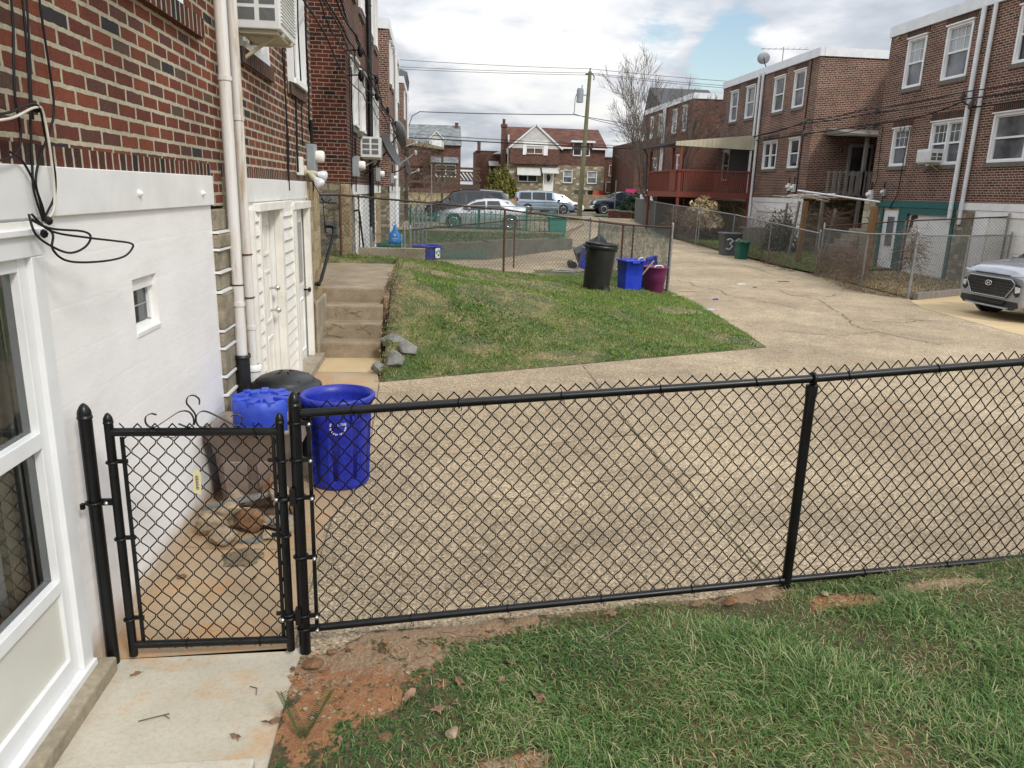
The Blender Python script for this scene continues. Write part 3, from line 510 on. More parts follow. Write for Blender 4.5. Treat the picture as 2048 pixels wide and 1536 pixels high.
# ---- neighbour's raised lawn
def lz(x, y):
    d1 = (-(x+.6)*.3556+(y-8.45)*.9346); s = max(0., min(1., d1/2.6)); s = s*s*(3-2*s)*.35+s*.65; e = max(0., min(1., (5.35-x)/6.2)); bk = max(0., min(1., (19.6+.45*x-y)/3.6))
    yf = 14.6+.39*(x+.6); dn = max(0., min(1., (y-yf)/3.0)); k = max(0., min(1., (2.2-x)/2.5))
    return .90*s*e**1.12*(1-dn*(1-.5*k))+(.018*math.sin(x*2.3+y*3)+.016*math.sin(x*5.1-y*3.7)+.010*math.sin(x*9+y*8))*min(1, s*3)*min(1, e*6)+.006
def lawn2():
    b = MB(); ny = 60
    for xs in (np.linspace(-2.6, -.66, 14), np.linspace(-.68, 5.4, 60)):
        o = len(b.v)
        for x in xs:
            ya = 8.42+.385*(x+.6) if xs[-1] > 0 else 13.8; yb = 19.2+.46*(x+1.5)
            if x > 5.0: ya = 10.65+(x-5)*9
            for y in np.linspace(ya, yb, ny): b.v.append((x, y, max(-.01, lz(x, y))-(1.2*max(0, 14.02-y) if x < -.665 else 0)))
        for i in range(len(xs)-1):
            for j in range(ny-1): b.f.append((o+i*ny+j, o+(i+1)*ny+j, o+(i+1)*ny+j+1, o+i*ny+j+1)); b.m.append(0); b.s.append(True)
    struct(b.build('raised_lawn', 'soilgreen'), 'sloping raised lawn between the steps and the alley')
    n = 230000; x = rng.uniform(-2.4, 5.5, n); y = rng.uniform(8.4, 20, n); ya = 8.44+.385*(x+.6); yb = 18.6+.46*(x+1.5)
    ok = ((x > -.64) | (y > 14.03)) & (y > ya) & (y < yb) & ((x < 5.0) | (y > 10.7+(x-5)*9)); c = clump(x, y, .55, 1.); c2 = clump(x, y, 1.6, 4.)
    bare = ((x-1.1)/.9)**2+((y-11.6)/.8)**2 < .7; bare |= (((x-1.7)/1.2)**2+((y-13.9)/.6)**2 < 1); bare |= (x < -.30) & (y < 14); bare |= clump(x, y, .8, 5.) < .17; bare |= (((x-.3)/.9)**2+((y-12.9)/.4)**2 < .8); bare |= ((x-.55)/.35)**2+((y-9.75)/.25)**2 < 1
    pr = np.clip(.6+c*.6+c2*.3, 0, 1)*np.where(bare, .14, 1.)*np.clip(.7+clump(x, y, 3.1, 2.)*.7, .3, 1)
    k = ok & (rng.uniform(0, 1, n) < pr); X, Y = x[k], y[k]; Z = np.array([lz(a, d) for a, d in zip(X, Y)])
    tag(mk_blades('lawn_grass', 'grass2', X, Y, Z-.004, rng.uniform(.025, .07, len(X)), rng.uniform(.006, .013, len(X)), .7, 2, .8), 'short green grass of the raised lawn beside the steps', 'grass', None, 'stuff')
    k = ok & (rng.uniform(0, 1, n) < np.where(bare, .26, .02+.05*(1-c2))); X, Y = x[k], y[k]; Z = np.array([lz(a, d) for a, d in zip(X, Y)])
    tag(mk_blades('dry_grass', 'straw', X, Y, Z-.003, rng.uniform(.03, .07, len(X)), rng.uniform(.006, .012, len(X)), 1.3, 2, 1.), 'dry tan grass patches on the raised lawn', 'grass', None, 'stuff')
    n = 12000; x = rng.uniform(-.4, 5.2, n); y = rng.uniform(8.4, 12, n); k = (y > 8.44+.385*(x+.6)) & (x < 4.9) & (clump(x, y, .9, 3.) > .55) & (rng.uniform(0, 1, n) < .8); X, Y = x[k], y[k]; Z = np.array([lz(a, d) for a, d in zip(X, Y)])
    tag(mk_blades('lawn_ivy', 'clover', X, Y, Z, rng.uniform(.02, .045, len(X)), rng.uniform(.02, .035, len(X)), 1., 2, .8), 'dark ground ivy along the lower edge of the raised lawn', 'ground cover', None, 'stuff')
lawn2()
def yard(name, poly, z, n, hmin, hmax, m, label, seed=1):
    b = MB(); sheet(name, poly, z-.01, 'soil', label+' ground')
    P = np.array(poly); x = rng.uniform(P[:, 0].min(), P[:, 0].max(), n); y = rng.uniform(P[:, 1].min(), P[:, 1].max(), n); ins = np.zeros(n, bool); j = len(P)-1
    for i in range(len(P)):
        c = ((P[i, 1] > y) != (P[j, 1] > y)) & (x < (P[j, 0]-P[i, 0])*(y-P[i, 1])/(P[j, 1]-P[i, 1]+1e-9)+P[i, 0]); ins ^= c; j = i
    x, y = x[ins], y[ins]; zz = np.array([gz(a, c) for a, c in zip(x, y)])+z
    tag(mk_blades(name+'_grass', m, x, y, zz-.01, rng.uniform(hmin, hmax, len(x)), rng.uniform(.012, .025, len(x)), .9, 2, .8), label, 'grass', None, 'stuff')
yard('yard_tan', [(11.1, 16.35), (15, 18.5), (15, 23.2), (11.5, 21.3)], .02, 15000, .03, .08, 'straw', 'dry tan grass of the fenced yard behind the timber edge')
yard('yard_green', [(11.55, 22.0), (15, 23.6), (15, 35), (11.3, 35)], .03, 15000, .04, .12, 'grass2', 'green grass of the yard behind the wooden clothes posts')
yard('yard_bed', [(-1.4, 24.3), (5.1, 29.0), (5.3, 31.6), (-1.4, 31.6)], .40, 12000, .05, .16, 'clover', 'ivy and weeds on the raised bed behind the low block wall')
yard('yard_far', [(9.6, 72.2), (30, 72.2), (30, 80), (8, 80)], .25, 6000, .1, .25, 'straw', 'tan grass in front of the stone fronted house')
yard('verge', [(12.3, 57.0), (18.6, 57.0), (18.6, 59.8), (12.5, 59.8)], .1, 3000, .08, .2, 'grass2', 'green verge at the foot of the utility pole')

# ---------------------------------------------------------------- chain link
def chainlink(name, m, P0, P1, zb, zt, w=.074, h=.088, r=.0027, ns=5, parent=None, round_=True, sag=0.):
    P0 = Vector((*P0, 0)); P1 = Vector((*P1, 0)); Ln = (P1-P0).length; d = (P1-P0)/Ln; nrm = Vector((-d.y, d.x, 0)); nw = int(Ln/(w/2)); w2 = Ln/nw
    H = ((zt[0]-zb[0])+(zt[1]-zb[1]))/2; nl = max(4, int(round(H/(h/2)))); V = []; F = []; off = 0
    lv = []
    for j in range(nl+1):
        lv += [(j-.16, 0), (j+.16, 0)] if (round_ and 0 < j < nl) else [(j, 0)]
    ang = np.arange(ns)*2*np.pi/ns; D = np.array(d); NN = np.array(nrm); o = ORIG.get(parent.name, Vector()) if parent else Vector()
    for k in range(nw):
        pts = []
        for q, _ in lv:
            j = int(round(q)); fr = q-j; uu = k+((j+k) % 2); nb = k+1-((j+k) % 2); un = uu+(nb-uu)*abs(fr)
            if round_: un += (uu-(k+.5))*.12*(1 if abs(fr) > 0 else 1)
            t = min(1, max(0, un*w2/Ln)); z = zb[0]+(zb[1]-zb[0])*t+((zt[0]-zb[0])+((zt[1]-zb[1])-(zt[0]-zb[0]))*t)*q/nl
            dd = .003*(1 if fr > 0 else -1)*(1 if k % 2 else -1) if round_ else 0.
            pts.append(np.array(P0)+D*un*w2+NN*dd+np.array([0, 0, z]))
        pts = np.array(pts); tg = np.gradient(pts, axis=0); tg /= np.linalg.norm(tg, axis=1)[:, None]; sd = np.cross(tg, NN); sd /= np.linalg.norm(sd, axis=1)[:, None]
        ring = pts[:, None, :]+r*(np.cos(ang)[None, :, None]*sd[:, None, :]+np.sin(ang)[None, :, None]*NN[None, None, :]); V.append(ring.reshape(-1, 3)); K = len(pts)
        i, j = np.meshgrid(np.arange(K-1), np.arange(ns), indexing='ij'); a = off+i*ns+j; b2 = off+i*ns+(j+1) % ns; F.append(np.stack([a, b2, b2+ns, a+ns], -1).reshape(-1, 4)); off += K*ns
    V = np.concatenate(V)-np.array(o); F = np.concatenate(F)
    me = bpy.data.meshes.new(name); me.vertices.add(len(V)); me.vertices.foreach_set('co', V.astype(np.float32).reshape(-1)); me.loops.add(F.size); me.loops.foreach_set('vertex_index', F.reshape(-1).astype(np.int32)); me.polygons.add(len(F)); me.polygons.foreach_set('loop_start', (np.arange(len(F))*4).astype(np.int32)); me.polygons.foreach_set('loop_total', np.full(len(F), 4, np.int32)); me.polygons.foreach_set('use_smooth', np.ones(len(F), bool)); me.update(calc_edges=True)
    me.materials.append(MT[m]); ob = bpy.data.objects.new(name, me); COL.objects.link(ob)
    if parent: ob.parent = parent; ORIG[ob.name] = o
    return ob
def acorn(r): return [(r*1.12, 0), (r*1.12, r*.35), (r*1.0, r*.4), (r*1.05, r*.7), (r*.95, r*1.3), (r*.6, r*2.0), (r*.2, r*2.4), (.0005, r*2.45)]
def post(parent, x, y, z0, z1, r, m, name='post', cap=True, lean=(0, 0), sub='post_cap'):
    b = MB(); b.tube([(x, y, z0), (x+lean[0], y+lean[1], z1)], r, 14); o = b.build(name, m, parent)
    if cap: b = MB(); b.lathe([(p, q+z1-.01) for p, q in acorn(r)], (x+lean[0], y+lean[1], 0), 14); b.build(sub, m, o)
    return o
# left latch post
t = thing('latch_post', 'round black steel post with pointed cap beside the white door frame', 'fence post', (-1.46, 3.2, 0)); post(t, -1.46, 3.2, -.02, 1.19, .0275, 'black')
b = MB(); b.tube([(-1.46+.034*math.cos(a), 3.2+.034*math.sin(a), .80) for a in np.linspace(2.2, 8.5, 14)], .006, 6); b.box((-1.50, 3.15, .785), (-1.485, 3.168, .81)); b.beam((-1.43, 3.20, .80), (-1.385, 3.20, .80), .012, .03); b.build('latch_fork', 'black', t)
b = MB(); b.lathe([(.0, .0), (.009, .002), (.009, .012), (.0, .014)], (0, 0, 0), 8); b.xf(Matrix.Translation((-1.405, 3.188, .80)) @ Matrix.Rotation(R(90), 4, 'X')); b.build('bolt', 'steel', t)
# gate
gt = thing('chain_link_gate', 'closed black chain link gate with scroll ornament and manila tag', 'gate', (-1.02, 3.21, .03)); GX0, GX1, GY = -1.372, -.662, 3.21
for x in (GX0, GX1): post(gt, x, GY, .03, 1.165, .019, 'black', 'gate_stile')
for z in (1.115, .085): b = MB(); b.tube([(GX0, GY, z), (GX1, GY, z)], .0185, 12); b.build('gate_rail', 'black', gt)
chainlink('wire_mesh', 'wire', (GX0+.04, GY+.012), (GX1-.02, GY+.012), (.055, .055), (1.15, 1.15), .0690, .083, .0030, 6, gt)
for x in (GX0+.045, GX1-.032): b = MB(); b.box((x-.008, GY+.006, .1), (x+.008, GY+.014, 1.09)); b.build('tension_bar', 'black', gt)
for x, s in ((GX0, 1), (GX1, -1)):
    for z in (.98, .62, .22): b = MB(); b.tube([(x+.023*math.cos(a), GY+.023*math.sin(a), z) for a in np.linspace(0, 6.28, 13)], .006, 6); b.beam((x+s*.015, GY+.008, z), (x+s*.06, GY+.008, z), .010, .018); b.build('band', 'black', gt)
for z in (.80, .20):
    b = MB(); b.tube([(GX1+.024*math.cos(a), GY+.024*math.sin(a), z) for a in np.linspace(0, 6.28, 13)], .010, 6); b.beam((GX1, GY, z), (-.605, GY, z), .02, .026); b.box((-.632, GY-.02, z-.03), (-.606, GY+.015, z+.05)); h = b.build('hinge', 'black', gt)
    b = MB(); b.lathe([(.0, -.02), (.010, -.018), (.010, -.006), (.006, -.005), (.006, .01)], (0, 0, 0), 8); b.xf(Matrix.Translation((GX1-.028, GY-.008, z)) @ Matrix.Rotation(R(-90), 4, 'X')); b.build('bolt', 'steel', h)
def sc(pts, m='black', w=.013, th=.003):
    b = MB(); P = [Vector((x, GY, z)) for x, z in pts]
    Q = []                                   # Catmull-Rom
    for i in range(len(P)-1):
        p0, p1, p2, p3 = P[max(i-1, 0)], P[i], P[i+1], P[min(i+2, len(P)-1)]
        for k in range(7): u = k/7; Q.append(.5*((2*p1)+(-p0+p2)*u+(2*p0-5*p1+4*p2-p3)*u*u+(-p0+3*p1-3*p2+p3)*u**3))
    Q.append(P[-1]); vs = []
    for i, p in enumerate(Q):
        d = (Q[min(i+1, len(Q)-1)]-Q[max(i-1, 0)]).normalized(); n = Vector((d.z, 0, -d.x))*th/2
        for s1, s2 in ((-1, -1), (1, -1), (1, 1), (-1, 1)): vs.append(p+Vector((0, s1*w/2, 0))+n*s2)
    b.add(vs, [(i*4+j, i*4+(j+1) % 4, (i+1)*4+(j+1) % 4, (i+1)*4+j) for i in range(len(Q)-1) for j in range(4)]); b.add(vs[:4], [(0, 1, 2, 3)]); b.add(vs[-4:], [(0, 1, 2, 3)]); b.build('scroll_ornament', m, gt)
sc([(-1.172, 1.192), (-1.195, 1.197), (-1.217, 1.182), (-1.219, 1.155), (-1.203, 1.138), (-1.178, 1.140), (-1.12, 1.178), (-1.075, 1.206), (-1.04, 1.206), (-1.022, 1.18), (-1.024, 1.15), (-1.045, 1.136), (-1.085, 1.152)])
sc([(-1.02, 1.146), (-1.012, 1.19), (-1.03, 1.222), (-1.044, 1.245), (-1.036, 1.272), (-1.012, 1.278), (-.992, 1.262), (-.992, 1.238)])
sc([(-.95, 1.150), (-.985, 1.134), (-1.008, 1.15), (-1.008, 1.185), (-.985, 1.207), (-.95, 1.2), (-.87, 1.155), (-.845, 1.140), (-.822, 1.152), (-.82, 1.178), (-.842, 1.193), (-.865, 1.185)])
b = MB(); b.tube([(-1.18, GY-.02, 1.14), (-1.14, GY-.025, 1.10), (-1.10, GY-.022, 1.095), (-1.09, GY-.02, 1.105)], .0022, 5); b.tube([(-.77, GY-.01, 1.16), (-.765, GY-.026, 1.12), (-.75, GY-.022, 1.085)], .0024, 5)
for x in (-1.13, -.80): b.tube([(x+.0*math.cos(a), GY+.024*math.cos(a), .085+.024*math.sin(a)) for a in np.linspace(0, 6.28, 13)], .0022, 5)
b.build('wire_tie', 'wire', gt)
b = MB(); b.ext(frame_y(GY-.004, -1), [(-1.045, .835), (-1.012, .825), (-1.007, .925), (-1.016, .94), (-1.030, .942), (-1.040, .932)], .0, .0015); tg = b.build('paper_tag', 'tag', gt)
b = MB(); fr = frame_y(GY-.006, -1)
for k in range(9): zc = .915-k*.0075; b.ext(fr, [(-1.032, zc), (-1.020+.002*(k % 3), zc-.001), (-1.021+.002*(k % 2), zc-.004), (-1.031, zc-.005)], .0, .0006)
b.build('printed_line', 'darkletter', tg)
# main black fence
fc = thing('chain_link_fence', 'long new black chain link fence with round rails around the front lawn', 'fence', (-.6, 3.23, 0)); C1 = (1.82, FY(1.82)); E1 = (6.2, FY(6.2))
post(fc, -.60, 3.23, -.02, 1.235, .027, 'black', 'terminal_post')
b = MB(); b.tube([(C1[0], C1[1], .15), (C1[0], C1[1], 1.292)], .0245, 14); b.tube([(C1[0], C1[1], 1.24), (C1[0], C1[1], 1.297)], .0285, 14)
dn = Vector((E1[0]-C1[0], E1[1]-C1[1], 0)).normalized(); nn = Vector((-dn.y, dn.x, 0))
b.tube([Vector((C1[0], C1[1], 1.329))+dn*0+Vector((nn.x*.026*math.cos(a), nn.y*.026*math.cos(a), .026*math.sin(a))) for a in np.linspace(0, 6.28, 17)], .0095, 8); b.build('line_post', 'black', fc)
ZT, ZB = 1.222, .075
def railing(z0, z1, r, nm='rail'):
    b = MB(); b.tube([(-.575, 3.235, z0[0]), (C1[0], C1[1], z0[1]), (E1[0], E1[1], z0[2])], r, 14); return b.build(nm, 'black', fc)
railing((1.188, 1.329, 1.636), 0, .0195, 'top_rail'); railing((.125, .258, .46), 0, .0185, 'bottom_rail')
chainlink('wire_mesh', 'wire', (-.535, FY(-.535)+.03), (C1[0], C1[1]+.032), (.10, .235), (1.235, 1.378), .070, .082, .0030, 6, fc)
chainlink('wire_mesh', 'wire', (C1[0], C1[1]+.032), (E1[0], E1[1]+.03), (.235, .437), (1.378, 1.685), .070, .082, .0030, 6, fc)
b = MB(); b.box((-.553, 3.246, .13), (-.536, 3.256, 1.17)); b.build('tension_bar', 'black', fc)
for z in (1.15, .98, .80, .505, .205, .135):
    b = MB(); b.tube([(-.6+.031*math.cos(a), 3.23+.031*math.sin(a), z) for a in np.linspace(0, 6.28, 15)], .006, 6); b.beam((-.58, 3.215, z), (-.525, 3.22, z), .01, .02); h = b.build('band', 'black', fc)
    b = MB(); b.lathe([(.0, -.022), (.009, -.02), (.009, -.008), (.005, -.006), (.005, .006)], (0, 0, 0), 8); b.xf(Matrix.Translation((-.535, 3.21, z)) @ Matrix.Rotation(R(-90), 4, 'X')); b.build('bolt', 'steel', h)
b = MB()
for zt, zr, x0 in ((1.2, .0235, -.35), (.11, .0225, -.1)):
    for k in range(13):
        x = x0+k*.47; y = FY(x); f = min(1, (x+.575)/2.395); g = max(0, x-1.82); z = 1.188+.141*f+.0701*g if zt > 1 else .125+.133*f+.0461*g
        b.tube([(x+.004*math.sin(a*2), y+zr*math.cos(a), z+zr*math.sin(a)) for a in np.linspace(0, 6.28, 13)], .0022, 5); b.tube([(x, y+.03, z+.03), (x+.01, y-.022, z-.0), (x+.012, y-.012, z-.035)], .002, 4)
b.build('wire_tie', 'wire', fc)
# ---------------------------------------------------------------- other fences
def fence(name, label, posts, hs, m_mesh, m_rail, m_posts, group=None, rail_r=.018, mesh=True, w=.08, r=.0024, mesh_name='wire_mesh', zb=.03):
    x, y, z = posts[0]; t = thing(name, label, 'fence', (x, y, z), group)
    for i, (x, y, z) in enumerate(posts):
        mp = m_posts if isinstance(m_posts, str) else m_posts[i % len(m_posts)]; post(t, x, y, z-.05, z+hs[i]+(.05 if i in (0, len(posts)-1) else -.01), .028 if i in (0, len(posts)-1) else .022, mp, 'post', i in (0, len(posts)-1))
    b = MB(); b.tube([(x, y, z+h) for (x, y, z), h in zip(posts, hs)], rail_r, 8); b.build('top_rail', m_rail, t)
    if mesh:
        for (a, c, h0, h1) in zip(posts[:-1], posts[1:], hs[:-1], hs[1:]):
            chainlink(mesh_name, m_mesh, a[:2], c[:2], (a[2]+zb, c[2]+zb), (a[2]+h0+.02, c[2]+h1+.02), w, w*1.1, r*(1.7 if a[0] > 10 else 1.6), 3, t, False)
    return t
f1 = fence('yard_fence', 'old chain link fence with dark rail across the top of the raised lawn', [(-2.35, 13.9, .82), (-1.66, 14.16, .84), (1.44, 15.3, .55), (4.15, 16.4, .2), (5.42, 16.9, 0)], [1.17, 1.17, 1.25, 1.32, 1.47], 'galvd', 'rustblk', ['rust', 'rust', 'rust', 'rust', 'galv'])
f2 = fence('yard_fence', 'chain link fence with rusty posts in front of the low block wall', [(-.5, 17.6, .42), (2.3, 21.4, .1), (5.3, 25.4, .0)], [.82, 1.28, 1.32], 'galvd', 'rustblk', ['galv', 'rust', 'galv'])
f3 = fence('alley_side_fence', 'short fence panel lined with green mesh beside the blue bins', [(5.42, 16.98, 0), (5.05, 18.9, 0), (4.7, 21.3, 0)], [1.45, 1.42, 1.42], 'galvd', 'rust', ['rust', 'rust', 'galv'])
b = MB(); fr = lambda u, z: Vector((5.44-.36*u/2-.04, 17.02+u, z)); n = 26
b.v = [tuple(fr(4.2*i/n, z)+Vector((.02*math.sin(i*1.7+z*5), 0, 0))) for i in range(n+1) for z in np.linspace(.25, 1.36, 8)]
for i in range(n):
    for j in range(7):
        b.f.append((i*8+j, (i+1)*8+j, (i+1)*8+j+1, i*8+j+1)); b.m.append(0); b.s.append(True)
def meshfab():
    m, t, bb = mat('open green mesh fabric'); L = t.links.new; v = coords(t, False); mp = t.nodes.new('ShaderNodeMapping'); mp.inputs['Scale'].default_value = (1, 1, 1); L(v, mp.inputs[0])
    n = noise(t, v, 5., 6., .7); r = ramp(t, [(.40, 0.), (.56, 1.)]); L(n, r.inputs[0]); n2 = noise(t, v, 140., 1., .5); r2 = ramp(t, [(.44, 0.), (.48, 1.)]); L(n2, r2.inputs[0])
    a = math_(t, 'MULTIPLY', math_(t, 'MULTIPLY_ADD', r.outputs[0], .55, .18), math_(t, 'MULTIPLY_ADD', r2.outputs[0], .8, .2)); L(a, bb.inputs['Alpha']); c = ramp(t, [(.35, (.012, .11, .09)), (.65, (.03, .20, .16))]); L(n, c.inputs[0]); L(c.outputs[0], bb.inputs['Base Color']); bb.inputs['Roughness'].default_value = .8; return m
MT['meshfab'] = meshfab(); b.build('shade_mesh', 'meshfab', f3, fix=False)
fence('alley_fence', 'chain link fence overgrown with dry vines in the tan yard corner', [(10.95, 16.3, 0), (10.55, 17.6, 0), (11.43, 21.4, 0)], [1.47, 1.4, 1.35], 'galvd', 'galv', 'galv')
fence('alley_fence', 'galvanised chain link fence between tan yard and parked grey car', [(10.97, 16.3, 0), (13.0, 17.35, 0), (14.95, 18.38, 0)], [1.45, 1.42, 1.42], 'galvd', 'galv', 'galv')
fence('alley_fence', 'chain link fence with rusty rail crossing the tan yard to the house', [(11.47, 21.47, 0), (13.1, 20.1, .05), (14.95, 18.6, .1)], [1.42, 1.62, 1.78], 'galvd', 'rust', 'galv')
fence('alley_fence', 'chain link fence behind the grey and green bins', [(11.5, 21.7, 0), (11.55, 25.2, .02), (11.35, 28.0, .09), (11.15, 31.2, .16)], [1.2, 1.35, 1.45, 1.5], 'galvd', 'galv', 'galv')
fence('alley_fence', 'long galvanised chain link fence below the red deck', [(11.12, 31.4, .17), (11.2, 35, .25), (11.35, 38.5, .34), (12.2, 43, .42), (13.4, 50, .43)], [1.5]*5, 'galvd', 'galv', 'galv', r=.003)
fence('yard_fence', 'dark chain link fence running back from the alley to the left deck', [(-1.4, 33.2, .22), (2, 33.3, .22), (5.5, 33.4, .22)], [1.3]*3, 'galvd', 'galv', 'galv')
# small gate and gate posts near the blue tub
t = thing('yard_gate', 'low galvanised pipe gate beside the blue tub', 'gate', (-1.3, 17.2, .5))
for x, h in ((-1.35, 1.25), (-.62, 1.3)): post(t, x, 17.2, .4, h, .03, 'galv')
b = MB(); b.tube([(-1.3, 17.2, .5), (-1.3, 17.2, 1.15), (-.68, 17.2, 1.15), (-.68, 17.2, .5), (-1.3, 17.2, .5)], .016, 8); b.tube([(-.95, 17.2, .5), (-.95, 17.2, 1.15)], .012, 6); b.build('gate_frame', 'galv', t)
chainlink('wire_mesh', 'galvd', (-1.3, 17.2), (-.68, 17.2), (.5, .5), (1.15, 1.15), .07, .08, .0024, 3, t, False)
b = MB()
for x in np.linspace(-.45, -.15, 4): b.tube([(x, 19.5, .3), (x, 19.5, 1.6)], .02, 8)
b.tube([(-.45, 19.5, 1.3), (-.15, 19.5, 1.3)], .015, 6)
one(b, 'pipe_posts', 'galv', 'cluster of upright galvanised pipes left of the blue tub', 'pipes')
b = MB(); b.lathe([(.02, 1.42), (.03, 1.38), (.05, 1.32), (.12, 1.22), (.145, 1.08), (.13, 1.02), (.0, 1.0)], (-.82, 16.95, -.05), 18, sy=.45, mod=lambda a, z: 1+.09*math.sin(5*a+z*30)); b.tube([(-.86, 16.95, 1.33), (-.88, 16.98, 1.42), (-.82, 17.0, 1.44), (-.79, 16.95, 1.33)], .006, 5)
o = b; t = thing('plastic_bag', 'bright blue plastic bag hanging from the low pipe gate', 'bag', (-.82, 16.95, 1.0)); b.build('bag', 'bagblue', t)
b = MB(); fr = frame_y(16.885, -1)
b.ext(fr, [(-.85, 1.19), (-.84, 1.19), (-.82, 1.155), (-.80, 1.19), (-.79, 1.19), (-.815, 1.14), (-.815, 1.12), (-.825, 1.12), (-.825, 1.14)], .0, .002)
for k in range(8): b.fb(fr, -.885+k*.017, -.874+k*.017, 1.075, 1.088, 0, .002)
for k in range(4): b.fb(fr, -.855+k*.017, -.845+k*.017, 1.045, 1.053, 0, .002)
b.build('white_print', 'lettering', t)
b = MB()
for k, (x0, z0, x1, z1) in enumerate([(-1.37, .55, -1.35, 1.5), (-1.37, 1.5, -1.3, 1.52)]): b.tube([(x0, 15.9, z0), (x1, 15.9, z1)], .02, 8)
t = thing('garden_handrail', 'black pipe handrail fixed beside the neighbour basement door', 'handrail', (-1.5, 15.4, .9)); b = MB(); b.tube([(-1.53, 15.3, 1.70), (-1.44, 15.3, 1.72), (-1.43, 15.35, 1.68), (-1.40, 16.0, .72), (-1.53, 16.0, .72)], .02, 8); b.build('rail', 'cable', t)
# green picket fence and container
t = thing('picket_fence', 'green painted metal picket fence leaning behind the raised bed', 'fence', (-1, 32, .4), None)
for k in range(30):
    x = -.9+k*.205; b = MB(); l = random.uniform(-.06, .06); b.tube([(x, 31.7, .1), (x+l, 31.7, 1.35+.12*math.sin(k*.5))], .014, 5); b.build('picket', 'greenp', t)
fab = MB(); fab.v = [(-1+6.1*i/30, 31.66+.03*math.sin(i*1.3), z) for i in range(31) for z in np.linspace(.42, 1.22, 6)]
fab.f = [(i*6+j, (i+1)*6+j, (i+1)*6+j+1, i*6+j+1) for i in range(30) for j in range(5)]; fab.m = [0]*150; fab.s = [True]*150; fab.build('shade_mesh', 'meshfab', t, fix=False)
for z in (.35, 1.15): b = MB(); b.tube([(-.95, 31.72, z), (2.2, 31.72, z+.08), (5.1, 31.72, z-.04)], .016, 6); b.build('rail', 'greenp', t)
for x in (-.9, 1.9, 3.9, 5.1): b = MB(); b.box((x-.04, 31.74, .0), (x+.04, 31.82, 1.5)); b.build('post', 'greenp', t)
b = MB(); b.v = [(-.3+2.0*i/16, 23.93+.02*math.sin(i*2), z) for i in range(17) for z in (.04, .2, .36)]; b.f = [(i*3+j, (i+1)*3+j, (i+1)*3+j+1, i*3+j+1) for i in range(16) for j in range(2)]; b.m = [0]*32; b.s = [True]*32; one(b, 'green_netting', 'meshfab', 'strip of green netting against the low block wall', 'netting')
t = thing('green_container', 'tall flat green plastic container at the end of the picket fence', 'container', (5.1, 31.4, 0)); b = MB(); b.hexa([(4.85, 31.2, 0), (5.45, 31.2, 0), (5.45, 31.6, 0), (4.85, 31.6, 0), (4.78, 31.15, 1.13), (5.5, 31.15, 1.13), (5.5, 31.62, 1.13), (4.78, 31.62, 1.13)]); MT['teal'] = pm('teal plastic', (.0, .19, .14), (.005, .25, .19), 3, .5); b.build('box', 'teal', t, .02); b = MB(); b.box((4.74, 31.11, 1.14), (5.54, 31.66, 1.2)); b.build('lid', 'teal', t, .02)
# low block wall
t = thing('block_wall', 'low grey concrete block wall with pale coping edging the raised bed', 'wall', (0, 24.2, 0)); b = MB(); b.hexa([(-1.5, 24.0, 0), (1.75, 24.25, 0), (1.6, 24.45, 0), (-1.5, 24.2, 0), (-1.5, 24.0, .40), (1.75, 24.25, .58), (1.6, 24.45, .58), (-1.5, 24.2, .40)]); b.hexa([(1.75, 24.25, 0), (5.3, 28.6, 0), (5.15, 28.75, 0), (1.6, 24.45, 0), (1.75, 24.25, .62), (5.3, 28.6, .48), (5.15, 28.75, .48), (1.6, 24.45, .62)]); b.build('wall', 'concw', t)
b = MB(); b.beam((-1.4, 30.4, .62), (5.2, 30.4, .55), .2, .09); one(b, 'coping', 'conc', 'pale concrete coping strip below the green picket fence', 'coping')
b = MB(); b.box((-1.53, 15.7, .5), (-.15, 15.95, .96)); one(b, 'kerb_step', 'conc', 'tan concrete kerb at the neighbour basement entrance', 'kerb')
# timber edging, red bricks
t = MB(); t.beam((11.06, 16.18, .07), (14.6, 18.05, .07), .12, .16); one(t, 'timber_edging', 'woodgrey', 'weathered timber edging along the tan yard beside the grey car', 'edging')
t = thing('brick_planter', 'low stepped red brick wall near the street corner', 'wall', (14, 56, 0)); b = MB(); MT['brick_small'] = MT['brick_far']
for k in range(4): x = 13.0+k*.95; b.box((x, 56.0+k*.2, .0), (x+.8, 56.3+k*.2, .95-.06*k)); b.box((x-.04, 55.97+k*.2, .95-.06*k), (x+.84, 56.33+k*.2, 1.05-.06*k), 1)
b.build('wall', ['brick_far', 'conc'], t)
